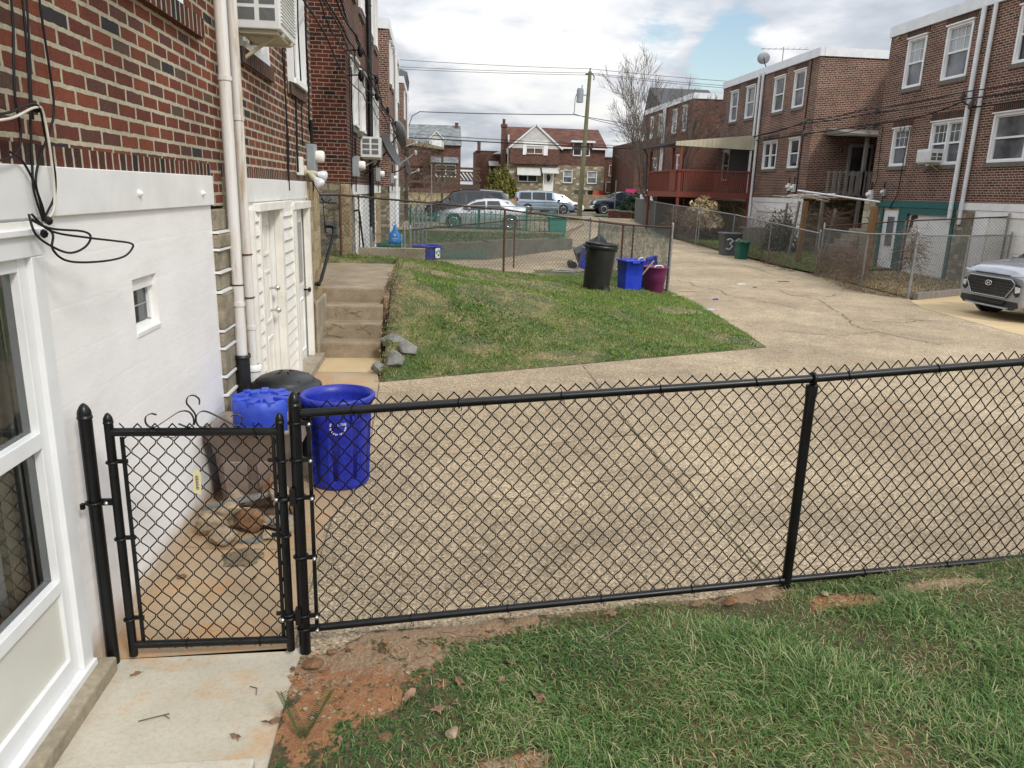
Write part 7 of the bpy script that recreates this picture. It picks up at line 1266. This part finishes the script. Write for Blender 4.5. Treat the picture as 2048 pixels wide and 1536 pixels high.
# ---------------------------------------------------------------- far houses
def rwin(t, fr, u0, u1, z0, z1, **k): return window(t, fr, u0, u1, z0, z1, cas=.06, **k)
t = thing('detached_house', 'brown roofed stone and brick house with white gable across the street', 'house', (13, 83, 2)); fr = frame_y(83, -1)
H = [(9.85, 11.65, 6.1, 6.85), (14.97, 16.8, 6.05, 7.5), (9.12, 11.22, 3.2, 4.2), (14.0, 15.03, 3.2, 4.5), (16.65, 17.72, 3.2, 4.45), (11.85, 13.0, 2.2, 4.35)]
b = MB(); wall(b, fr, 8.1, 18.5, 5.0, 7.0, [h for h in H if h[2] > 5]+[(14.97, 16.8, 6.9, 7.0)]); b.box((8.1, 83.02, 5.0), (8.25, 92, 7.0)); b.box((18.35, 83.02, 5.0), (18.5, 92, 7.0)); b.build('brick_wall', 'brick_far', t, fix=False)
b = MB(); wall(b, fr, 8.1, 18.5, 0, 5.0, [h for h in H if h[3] < 5]); b.box((8.1, 83.02, 0), (8.25, 92, 5)); b.box((18.35, 83.02, 0), (18.5, 92, 5)); b.build('stone_wall', 'stone_f', t, fix=False)
b = MB(); b.add([(8.0, 82.7, 6.85), (18.7, 82.7, 6.85), (18.5, 87.2, 9.1), (8.0, 87.2, 9.1), (8.0, 92, 6.85), (18.7, 92, 6.85)], [(0, 1, 2, 3), (3, 2, 5, 4), (0, 3, 4), (1, 5, 2)]); b.build('roof', 'shingle_br', t, fix=False)
b = MB(); f2 = frame_y(82.5, -1); b.box((8.15, 82.5, 5.02), (13.45, 83.0, 6.6)); b.build('bay_wall', 'brick_far', t); b = MB(); b.ext(f2, [(8.3, 6.6), (13.4, 6.6), (13.4, 6.75), (10.85, 9.0), (8.3, 6.75)], -.3, .05); b.build('gable', 'awning', t)
b = MB(); b.add([(10.85, 82.3, 9.05), (13.7, 82.3, 6.65), (13.7, 86, 6.9), (10.85, 87, 9.1), (8.1, 82.3, 6.65), (8.1, 86, 6.9)], [(0, 1, 2, 3), (0, 3, 5, 4)]); b.build('gable_roof', 'shingle_br', t, fix=False)
b = MB(); b.beam((10.85, 82.35, 9.0), (13.75, 82.35, 6.6), .12, .16); b.beam((10.85, 82.35, 9.0), (8.0, 82.35, 6.6), .12, .16); b.build('bargeboard', 'metalw', t)
b = MB(); b.box((9.5, 82.40, 5.95), (9.83, 82.48, 7.4)); b.box((11.7, 82.40, 5.95), (12.15, 82.48, 7.4)); b.box((9.83, 82.40, 6.9), (11.7, 82.48, 7.4)); b.build('gable_panel', 'paint', t)
rwin(t, frame_y(82.5, -1), 9.85, 11.65, 6.08, 6.85, mull=1, meet=False, proud=.08); rwin(t, fr, *H[1], mull=1, proud=.06); b = MB(); b.box((14.7, 82.6, 7.4), (17.3, 83.2, 7.6)); b.box((13.5, 82.6, 6.72), (14.8, 82.95, 6.86)); b.box((17.0, 82.6, 6.72), (18.7, 82.95, 6.86)); b.build('eave_trim', 'metalw', t); b = MB(); b.box((14.8, 82.95, 6.9), (17.1, 85, 7.45)); b.build('dormer', 'brick_far', t)
for h in H[2:5]: rwin(t, fr, *h, mull=1 if h is H[2] else 0, meet=h is not H[2], proud=.05, g='glass' if h is H[2] else 'glassl')
b = MB(); b.hexa([(8.95, 82.2, 3.85), (11.5, 82.2, 3.85), (11.45, 83, 3.9), (9.0, 83, 3.9), (8.95, 82.2, 3.92), (11.5, 82.2, 3.92), (11.45, 83, 4.75), (9.0, 83, 4.75)]); b.build('awning', 'awning', t); b = MB(); b.hexa([(11.6, 81.9, 4.1), (13.4, 81.9, 4.1), (13.35, 83, 4.2), (11.65, 83, 4.2), (11.6, 81.9, 4.2), (13.4, 81.9, 4.2), (13.35, 83, 4.8), (11.65, 83, 4.8)]); b.build('awning', 'awning', t)
b = MB(); b.box((11.95, 82.95, 2.3), (12.9, 83.05, 4.25)); d = b.build('door', 'paint', t); b = MB(); b.lathe([(.0, 0), (.2, .0), (.2, .02), (0, .02)], (0, 0, 0), 16, sy=1.9); b.xf(Matrix.Translation((12.42, 82.95, 3.65)) @ Matrix.Rotation(R(90), 4, 'X')); b.build('pane', 'glass', d)
b = MB(); b.box((11.6, 81.8, 1.8), (13.4, 83, 2.28)); b.build('door_step', 'conc', t)
b = MB(); b.box((7.35, 84.2, 0), (7.85, 84.7, 8.8)); b.box((7.3, 84.1, 8.8), (7.95, 84.8, 9.1)); b.tube([(7.6, 84.4, 9.1), (7.6, 84.4, 9.6)], .16, 10); b.build('chimney', 'brick_far', t); b = MB(); b.tube([(7.6, 84.4, 9.6), (7.6, 84.4, 9.72)], .22, 10); b.build('chimney_cap', 'metalw', t)
b = MB(); b.box((8.0, 83.6, 1.9), (8.15, 83.8, 8.0)); b.hexa([(6.8, 86, 6.1), (8.1, 84, 6.1), (8.1, 87, 6.1), (6.8, 88, 6.1), (6.8, 86, 6.2), (8.1, 84, 6.7), (8.1, 87, 6.7), (6.8, 88, 6.2)], 0); b.build('downspout', 'metalw', t)
for px_, s_, cc, lb in ((13.1, 0, 'darkgrey', 'dark folding chair nearest the pole on the far lawn'), (14.0, 0, 'darkgrey', 'second dark folding chair on the far lawn')):
    pass
for k, (x, m, lb) in enumerate([(15.2, 'darkgrey', 'left dark garden chair before the stone house'), (15.9, 'darkgrey', 'second dark garden chair before the stone house'), (16.7, 'black', 'black garden chair before the stone house'), (17.3, 'orange', 'orange garden chair before the stone house'), (17.9, 'taillight', 'red garden chair before the stone house')]):
    t = thing('garden_chair', lb, 'chair', (x, 80.8, 1.6), 'garden chairs before the stone house'); b = MB(); b.box((x-.25, 80.6, 1.98), (x+.25, 81.05, 2.05)); b.build('seat', m, t); b = MB(); b.box((x-.25, 81.05, 2.05), (x+.25, 81.1, 2.5)); b.build('backrest', m, t)
    b = MB()
    for sx in (-.22, .22):
        for sy in (80.63, 81.02): b.tube([(x+sx, sy, 1.5), (x+sx, sy, 2.0)], .02, 5)
    b.build('legs', 'darkgrey', t)
# grey roofed house
t = thing('detached_house', 'grey shingle roofed brick house at the left end of the street', 'house', (0, 81, 1)); b = MB(); fr = frame_y(80, -1); wall(b, fr, -6, 2.85, 0, 6.6, [(-.35, .9, 6.0, 6.6), (.3, 2.4, 3.4, 4.6)]); b.box((2.7, 80.02, 0), (2.85, 89, 6.6)); b.box((-6, 80.02, 0), (-5.8, 89, 6.6)); b.build('brick_wall', 'brick_far', t, fix=False); rwin(t, fr, .3, 2.4, 3.4, 4.6, mull=1, proud=.05)
b = MB(); b.add([(-6.2, 79.7, 6.5), (2.95, 79.7, 6.5), (2.95, 84.2, 8.75), (-6.2, 84.2, 8.75), (-6.2, 89, 6.5), (2.95, 89, 6.5)], [(0, 1, 2, 3), (3, 2, 5, 4), (0, 3, 4), (1, 5, 2)]); b.build('roof', 'shingle', t, fix=False)
b = MB(); b.box((.3, 79.2, 4.7), (2.6, 80, 4.8)); b.hexa([(-.2, 79.0, 4.75), (2.6, 79.0, 4.75), (2.6, 80, 5.3), (-.2, 80, 5.3), (-.2, 79.0, 4.8), (2.6, 79, 4.8), (2.6, 80, 5.36), (-.2, 80, 5.36)]); b.build('porch_roof', 'shingle', t)
b = MB(); b.ext(frame_y(79.6, -1), [(-.35, 6.0), (1.15, 6.0), (1.15, 6.95), (.4, 7.75), (-.35, 6.95)], -2.2, .0); b.build('dormer', 'awning', t); b = MB(); b.beam((.4, 79.6, 7.78), (1.3, 79.6, 6.9), .3, .08); b.beam((.4, 79.6, 7.78), (-.5, 79.6, 6.9), .3, .08); b.box((-.1, 79.5, 6.2), (.9, 79.58, 6.9)); b.build('dormer_trim', 'metalw', t)
b = MB(); b.box((2.35, 83.5, 8.0), (2.7, 83.9, 9.0)); b.build('chimney', 'brick_far', t); b = MB(); b.box((2.3, 83.45, 9.0), (2.75, 83.95, 9.1)); b.build('chimney_cap', 'metalw', t)
# small brick house between and brick block to the right
t = thing('detached_house', 'narrow flat roofed brick house between the two far houses', 'house', (6.3, 90, 1)); b = MB(); b.box((4.9, 88, 0), (7.9, 95, 6.4)); b.build('brick_wall', 'brick_far', t); b = MB(); b.box((4.85, 87.95, 6.4), (7.95, 95, 6.5)); b.build('roof', 'slate', t); fr = frame_y(88, -1); rwin(t, fr, 6.4, 7.3, 4.1, 5.0, proud=.1); b = MB(); b.hexa([(6.3, 87.4, 4.85), (7.4, 87.4, 4.85), (7.4, 88, 4.9), (6.3, 88, 4.9), (6.3, 87.4, 4.9), (7.4, 87.4, 4.9), (7.4, 88, 5.4), (6.3, 88, 5.4)]); b.build('awning', 'awning', t); b = MB(); b.box((5.0, 87.8, 6.4), (5.35, 88.2, 7.2)); b.tube([(5.17, 88, 7.2), (5.17, 88, 7.4)], .2, 8); b.build('chimney', 'brick_far', t); b = MB(); b.box((6.6, 86.9, 3.0), (7.9, 88, 3.5)); b.build('canopy', 'grey', t)
t = thing('row_house', 'brown brick block of houses right of the stone house', 'house', (24, 92, 1)); b = MB(); b.box((18.9, 90, 0), (31, 99, 6.2)); b.build('brick_wall', 'brick_far', t); b = MB(); b.box((18.8, 89.9, 6.2), (31, 99, 6.35)); b.build('roof', 'slate', t); fr = frame_y(90, -1)
for u, z in ((20.6, 4.2), (20.3, 2.3), (23.6, 2.3), (24.0, 4.2), (26.5, 4.2)): rwin(t, fr, u, u+.95, z, z+1.2, proud=.1)
t = thing('row_house', 'dark brick building with chimney behind the bare tree', 'house', (24, 78, 1)); b = MB(); b.hexa([(20.0, 76, 0), (33, 74, 0), (33, 86, 0), (20, 86, 0), (20.0, 76, 7.3), (33, 74, 7.7), (33, 86, 7.7), (20, 86, 7.3)]); b.build('brick_wall', 'brick_far', t); b = MB(); b.box((22.2, 76, 7.3), (22.8, 76.6, 8.6)); b.build('chimney', 'brick_far', t); fr = frame_y(75.7, -1)
for u in (20.9, 22.8): rwin(t, fr, u, u+.8, 4.6, 6.2, proud=.1); rwin(t, fr, u, u+.8, 1.9, 3.4, proud=.1)
b = MB(); b.box((18.9, 74.6, 1.4), (20.0, 74.7, 2.7)); one(b, 'magenta_blanket', 'magenta', 'magenta blanket hanging by the far brick houses', 'blanket')
# distant skyline strip so the horizon closes
for k, (x0, x1, y, h, lb) in enumerate([(-70, -8, 96, 6.5, 'long low brick terrace at the far left of the street'), (34, 90, 100, 6.5, 'long low brick terrace at the far right of the street')]):
    t = thing('row_house', lb, 'house', ((x0+x1)/2, y, 1)); b = MB(); b.box((x0, y, 0), (x1, y+9, h)); b.build('brick_wall', 'brick_far', t); b = MB(); b.box((x0, y-.1, h), (x1, y+9, h+.2)); b.build('roof', 'slate', t); fr = frame_y(y, -1)
    for i in range(8): rwin(t, fr, x0+3+i*6.5, x0+4.2+i*6.5, 3.9, 5.3, proud=.1)
# wooden deck at the left
t = thing('timber_deck', 'brown timber deck with slanted rail boards and beige canopy', 'deck', (.6, 43, 0)); b = MB(); b.box((-1.5, 43, 2.30), (2.6, 47, 2.45)); b.build('deck_floor', 'wood', t); b = MB(); b.box((-1.5, 42.95, 2.18), (2.62, 43.0, 2.46)); b.build('fascia', 'wood', t)
for x in (-1.4, .53, 2.5): b = MB(); b.box((x-.06, 42.96, 0), (x+.06, 43.08, 4.35 if x < 1 else 3.4)); b.build('deck_post', 'wood', t)
for z, w in ((3.24, .12), (3.08, .06), (2.62, .06)): b = MB(); b.box((-1.5, 42.92, z), (2.62, 43.05, z+w)); b.build('rail', 'wood', t)
for k in range(20): x = -1.45+k*.20; b = MB(); b.beam((x, 42.94, 3.09), (x+.34, 42.94, 2.66), .03, .095); b.build('slanted_board', 'wood', t)
b = MB(); b.hexa([(-1.55, 42.8, 4.45), (.62, 42.8, 4.25), (.62, 46.5, 4.25), (-1.55, 46.5, 4.45), (-1.55, 42.8, 4.80), (.62, 42.8, 4.36), (.62, 46.5, 4.36), (-1.55, 46.5, 4.80)]); b.build('canopy', 'cream_cloth', t); b = MB(); b.beam((.53, 43.0, 3.95), (.25, 43.0, 4.25), .06, .08); b.build('brace', 'wood', t)
b = MB(); b.tube([(1.75, 40, .3), (1.75, 40, 1.9)], .02, 6); one(b, 'thin_pole', 'galv', 'thin upright pole before the silver sedan', 'pole')
b = MB(); b.tube([(-.05, 37, .0), (-.05, 37, 3.3)], .035, 6); one(b, 'thin_pole', 'galv', 'tall thin pipe before the brown timber deck', 'pole')
b = MB(); b.tube([(13.9, 58, .2), (13.9, 58, 3.2)], .04, 6); b.tube([(13.9, 58, 2.2), (11.0, 56, 1.7)], .02, 5); one(b, 'laundry_pole', 'galv', 'grey laundry pole with slanting bar before the utility pole', 'pole')
t = MB(); t.box((11.9, 40.2, .3), (14.9, 40.4, 2.2)); one(t, 'underdeck_shade_screen', 'wood', 'added dark screen standing for the shade beneath the far end of the red deck', 'screen')  # added dark boards, put in for the shade below the deck floor
# ---------------------------------------------------------------- pole, wires
px_, py_ = 11.55, 60.; t = thing('utility_pole', 'leaning wooden utility pole with transformer and cables', 'utility pole', (px_, py_, .45)); top = (px_+.30, py_, 11.1)
b = MB(); b.tube([(px_, py_, .3), (px_+.15, py_, 5.5), top], [.21, .17, .13], 14); b.build('pole', 'pole', t)
b = MB(); b.tube([(px_-.42, py_-.2, 8.85), (px_-.42, py_-.2, 9.75)], .26, 18); b.tube([(px_-.42, py_-.2, 9.75), (px_-.42, py_-.2, 9.85)], .22, 18); b.beam((px_-.2, py_-.1, 9.4), (px_+.2, py_, 9.4), .08, .1); b.tube([(px_-.3, py_-.2, 9.8), (px_-.28, py_-.2, 10.1)], .04, 8); b.build('transformer', 'grey', t)
b = MB(); b.tube([(px_-.6, py_-.2, 9.6), (px_-.78, py_-.2, 9.2), (px_-.8, py_-.2, 8.2), (px_-.85, py_-.2, 8.0)], .025, 6); b.beam((px_-.05, py_, 10.9), (px_+.55, py_, 10.95), .08, .1); b.tube([(px_+.45, py_-.1, 10.95), (px_+.62, py_-.1, 10.75), (px_+.6, py_-.1, 10.5)], .04, 6); b.tube([(px_+.30, py_, 11.0), (px_+.30, py_, 11.35)], .05, 8); b.build('fittings', 'darkgrey', t)
def wire(P, r=.014, sag=.3, n=22):
    b = MB()
    for (A, B) in zip(P[:-1], P[1:]):
        Q = [tuple(A[i]+(B[i]-A[i])*k/n-(sag*4*(k/n)*(1-k/n) if i == 2 else 0) for i in range(3)) for k in range(n+1)]; b.tube(Q, r, 5)
    return b
t = thing('overhead_wires', 'overhead power lines strung from the utility pole across the sky', 'wires', (11.8, 60, 11))
for A, B, s, r in (((-18, 61, 12.1), (11.85, 60, 11.3), .3, .016), ((-18, 61, 11.3), (11.8, 60, 11.0), .25, .016), ((-18, 61.3, 11.1), (11.9, 60.3, 10.9), .22, .016), ((11.85, 60, 11.3), (42, 62, 11.3), .35, .016), ((11.8, 60, 11.0), (42, 62, 10.9), .35, .016), ((11.9, 60.3, 10.95), (42, 62.3, 10.65), .35, .016),
    ((-1.0, 60, 7.75), (10.7, 60, 7.98), .05, .03), ((10.7, 60, 7.98), (26, 64, 7.2), .2, .025), ((10.7, 60, 8.05), (14.5, 62, 7.55), .05, .02), ((-1.6, 50, 5.25), (30, 51, 5.15), .12, .035), ((-1.6, 50.2, 5.5), (30, 51, 5.4), .2, .012), ((0, 62, 6.2), (30, 62, 5.9), .15, .012)): wire([A, B], r, s).build('wire', 'cable', t)
b = MB(); b.tube([(-1.0, 60, 7.72), (-1.5, 59.5, 7.4), (-1.8, 59, 6.5), (-1.9, 58.5, 5.4)], .03, 6); b.build('wire', 'cable', t)
t = thing('wall_cables', 'black service cables strung along the right brick houses', 'cables', (14.6, 25, 5))
for P, r, s in (([(14.85, 40, 4.9), (14.8, 33.3, 4.97), (14.75, 30.2, 5.2), (14.6, 25.3, 5.18), (14.7, 20.8, 5.19), (14.75, 15, 5.2)], .016, .05), ([(14.85, 40, 4.85), (14.75, 30.2, 5.12), (14.65, 25.2, 5.05), (14.75, 20.7, 5.0), (14.75, 15, 5.0)], .02, .05), ([(14.85, 35, 4.75), (14.75, 30.3, 4.72), (14.6, 25.3, 4.68), (14.8, 22.8, 4.72), (14.75, 20.9, 4.95), (14.8, 20.4, 4.75), (14.75, 15, 4.8)], .022, .03), ([(14.75, 30.3, 4.66), (14.6, 25.3, 4.6)], .015, .12), ([(14.75, 30.2, 5.25), (14.6, 25.4, 5.25)], .012, .1)): wire(P, r, s, 8).build('cable', 'cable', t)
for y, z in ((25.1, 5.1), (25.1, 4.65), (20.9, 5.1), (20.5, 4.8), (30.1, 5.15), (30.1, 4.7), (33.4, 4.75)): b = MB(); b.lathe([(.02, -.12), (.06, -.06), (.06, .06), (.02, .12)], (14.72, y, z), 8); b.tube([(14.72, y, z), (15, y, z)], .015, 5); b.build('insulator', 'darkgrey', t)
b = MB(); b.tube([(14.93, 23.85+.11*math.cos(a), 4.45+.11*math.sin(a)) for a in np.linspace(0, 6.28, 20)], .012, 5); b.tube([(14.95, 25.0, 4.6), (14.95, 24.9, 2.8), (14.93, 25.1, 2.6)], .012, 5); b.tube([(14.95, 23.5, 4.6), (14.95, 23.6, 2.4), (14.93, 23.9, 2.0)], .014, 5); b.build('cable', 'cable', t)
# antenna
t = thing('antenna', 'thin television antenna on the right roof edge', 'antenna', (15.6, 34.8, 7.9)); b = MB(); b.tube([(15.6, 34.8, 7.8), (15.6, 34.8, 8.75)], .02, 6); b.tube([(14.7, 35.2, 8.7), (16.6, 34.4, 8.62)], .012, 5)
for k in range(8): x = 14.8+k*.24; y = 35.15-k*.1; l = .28-.015*k; b.tube([(x-.05, y-l, 8.68), (x+.05, y+l, 8.68)], .008, 4)
b.build('boom', 'galv', t)
# ---------------------------------------------------------------- trees and shrubs
def bare_tree(label, base, h, seed, stems, spread=.5, depth=6, r0=.09):
    t = thing('bare_tree', label, 'tree', base); rd = random.Random(seed); b = MB(); tw = MB()
    def grow(p, d, L, r, k):
        n = 4; P = [p]; q = Vector(p); dd = Vector(d)
        for i in range(n): dd = (dd+Vector((rd.gauss(0, .10), rd.gauss(0, .10), rd.gauss(.03, .06)))).normalized(); q = q+dd*L/n; P.append(q.copy())
        (b if r > .012 else tw).tube(P, [r*(1-.35*i/n) for i in range(n+1)], 6 if r > .02 else 4, cap=False)
        if k == 0: return
        m = rd.choice([2, 3, 3]) if k > 1 else 4
        for i in range(m):
            a = rd.uniform(0, 6.28); s = rd.uniform(.35, .85)*spread*1.4; o = dd.orthogonal().normalized(); w = dd.cross(o); nd = (dd+(o*math.cos(a)+w*math.sin(a))*s+Vector((0, 0, .12))).normalized(); j = rd.choice([2, 3, 4]) if i else 4
            grow(P[j], nd, L*rd.uniform(.62, .85), max(.008, r*.64*(.8 if i else 1)), k-1)
    for d, L, r in stems: grow(Vector(base), Vector(d).normalized(), L, r, depth)
    b.build('trunk', 'bark', t, fix=False); tw.build('twigs', 'bark', t, fix=False); return t
bare_tree('bare multi stemmed tree in front of the red deck', (12.5, 41.6, .4), 8, 5, [((-.30, .1, 1), 2.6, .10), ((.05, .0, 1), 2.6, .08), ((-.45, .2, 1), 2.2, .065), ((.28, .0, 1), 2.3, .06)], .52, 6)
bare_tree('bare vine covered sapling beneath the brown timber deck', (-.9, 38, .1), 3, 9, [((.1, 0, 1), 1.2, .04), ((-.2, 0, 1), 1.1, .04), ((.35, 0, .9), 1.1, .035)], .9, 5)
def shrub(label, c, rx, ry, rz, n, m, s, name='shrub', seed=1, sk=.35):
    rg = np.random.default_rng(seed); t = thing(name, label, 'shrub', c); u = rg.normal(size=(n, 3)); u /= np.linalg.norm(u, axis=1)[:, None]; u[:, 2] = np.abs(u[:, 2])*1.05-.05
    lump = 1+.16*np.sin(u[:, 0]*7+seed)*np.cos(u[:, 1]*6+u[:, 2]*5)+.08*np.sin(u[:, 0]*19+u[:, 2]*17); rad = (1-sk*rg.random(n)**1.6)*lump; P = u*rad[:, None]*np.array([rx, ry, rz]); d = rg.normal(size=(n, 3)); d /= np.linalg.norm(d, axis=1)[:, None]; e = np.cross(d, u+.3*rg.normal(size=(n, 3))); e /= np.linalg.norm(e, axis=1)[:, None]+1e-6; ss = s*rg.uniform(.6, 1.3, n)[:, None]
    V = np.stack([P-d*ss, P+e*ss*.45, P+d*ss, P-e*ss*.45], 1).reshape(-1, 3); b = MB(); me = bpy.data.meshes.new('foliage'); me.from_pydata(V.tolist(), [], (np.arange(n)[:, None]*4+np.arange(4)[None]).tolist()); me.materials.append(MT[m]); o = bpy.data.objects.new('foliage', me); COL.objects.link(o); o.parent = t
    b = MB()
    for k in range(5): a = k*1.26; b.tube([(c[0], c[1], c[2]-.05), (c[0]+rx*.5*math.cos(a), c[1]+ry*.5*math.sin(a), c[2]+rz*.6)], [.05, .015], 5)
    b.build('stems', 'bark', t); return t
shrub('large round dark evergreen hedge before the pickup truck', (17.0, 62.6, .45), 1.75, 1.4, 1.75, 9000, 'hedge', .09, seed=2, sk=.25); shrub('big yellow green bush beside the stone house', (7.0, 79, 1.4), 1.75, 1.5, 3.0, 7000, 'bush', .13, seed=3)
shrub('small dark green shrub by the white door of the middle right house', (13.9, 29.3, .0), .75, .6, 1.65, 3500, 'hedge', .06, seed=4, sk=.6); shrub('small green weed clump at the fence bottom', (13.0, 34.4, .0), .8, .5, .7, 1600, 'clover', .06, seed=5, sk=.6); shrub('dry brown grass heap below the red deck', (12.3, 34.0, .9), .85, .6, 1.15, 5200, 'straw', .12, 'vine_heap', 6, .5)
def vines(label, pts, n, m='vine', seed=1, hl=.6, r=.004):
    rd = random.Random(seed); b = MB(); t = thing('dry_vines', label, 'vines', pts[0])
    for k in range(n):
        i = rd.randrange(len(pts)-1); u = rd.random(); A, B = Vector(pts[i]), Vector(pts[i+1]); p = A+(B-A)*u+Vector((rd.gauss(0, .05), rd.gauss(0, .05), rd.uniform(-.15, .4))); P = [p.copy()]; d = Vector((rd.gauss(0, 1), rd.gauss(0, 1), rd.gauss(-.2, .9))).normalized()
        for j in range(5): d = (d+Vector((rd.gauss(0, .5), rd.gauss(0, .5), rd.gauss(-.12, .4)))).normalized(); p = p+d*hl/5; p.z = max(p.z, .02); P.append(p.copy())
        b.tube(P, r, 3, cap=False)
    b.build('stems', m, t, fix=False); return t
vines('thicket of dry vines climbing the fence corner by the alley', [(11.4, 21.3, .3), (11.3, 20.0, .7), (10.9, 18.6, .6), (10.5, 17.7, .4)], 520, 'vine', 1, .7); vines('dry vines hanging over the fence post at the yard corner', [(10.95, 16.35, 1.3), (10.9, 16.5, .9), (11.3, 16.6, .8)], 170, 'vine', 2, .5, .0045); vines('brown dead vines on the fence behind the clothes posts', [(11.6, 28, 1.2), (11.7, 25, 1.4), (12.4, 23, 1.5), (13.2, 24, 1.4)], 300, 'vine', 3, .8); vines('dry vines tangled on the alley fence near the numbered bin', [(11.2, 31, 1.1), (11.3, 34, 1.0), (11.3, 35, .5)], 260, 'vine', 4, .9, .006)
vines('brown vines draped over the left timber deck', [(-1.2, 42.6, 4.1), (-.2, 42.5, 3.9), (-.2, 42.4, 3.4), (-.9, 42.4, 2.6)], 260, 'vine', 5, .9, .008); vines('tangled twigs along the edge of the right yards', [(11.0, 22.5, .1), (11.6, 26, .1), (11.9, 30, .15)], 140, 'vine', 6, .5, .008); vines('dry weeds along the foot of the tan yard fence', [(10.9, 16.4, .02), (10.5, 17.6, .02), (11.3, 21.2, .02)], 420, 'straw', 7, .25, .004)
vines('fallen twigs and leaves beside the concrete steps', [(-.5, 9.9, .25), (-.5, 10.6, .5), (-.45, 11.4, .6)], 90, 'vine', 8, .2, .005)
b = MB()
for k, (x, y) in enumerate([(13.2, 47), (13.9, 50.5), (11.9, 41.8)]):
    b = MB(); b.tube([(x, y, .3), (x+.05, y, 2.5)], .05, 8); b.tube([(x, y, 2.35), (x+.2, y-4, 2.3)], .018, 5); one(b, 'white_post', 'metalw', ['white laundry post with line beyond the red deck', 'farthest white laundry post by the street', 'white laundry post nearest the bare tree'][k], 'post')
b = MB(); b.box((13.3, 31.6, .0), (14.6, 31.7, .9)); b.box((13.3, 31.6, .9), (14.6, 32.2, .95)); one(b, 'old_bench', 'woodgrey', 'grey wooden bench behind the alley fence', 'bench')
S.cycles.use_denoising = True
GR = {'row_house': 'brick row houses lining the alley', 'air_conditioner': 'window air conditioners', 'satellite_dish': 'satellite dishes', 'electric_meter': 'electric meters on the house walls', 'rock': 'loose rocks and stones', 'dead_leaf': 'dead leaves', 'parked_car': 'parked cars', 'yard_fence': 'old chain link yard fences', 'alley_fence': 'chain link fences along the right of the alley', 'detached_house': 'houses across the street', 'recycling_bin': 'blue recycling bins', 'trash_can': 'trash cans', 'clothes_post': 'timber clothes posts', 'shrub': 'shrubs', 'dry_vines': 'dry vines', 'stake': 'grey stakes', 'litter': 'litter', 'white_post': 'white laundry posts', 'twig': 'twigs', 'white_pole': 'white poles', 'thin_pole': 'thin poles', 'wall_cables': 'service cables on the house walls', 'concrete_steps': 'concrete steps', 'bare_tree': 'bare trees', 'recessed_wall': 'recessed rear walls', 'splinter': 'wood splinters'}
for o in bpy.data.objects:
    k = o.name.split('.')[0]
    if o.parent is None and k in GR and 'category' in o and 'group' not in o: o['group'] = GR[k]
for o in bpy.data.objects:
    if o.type == 'MESH' and o.parent is None and 'label' not in o: o['label'] = o.name
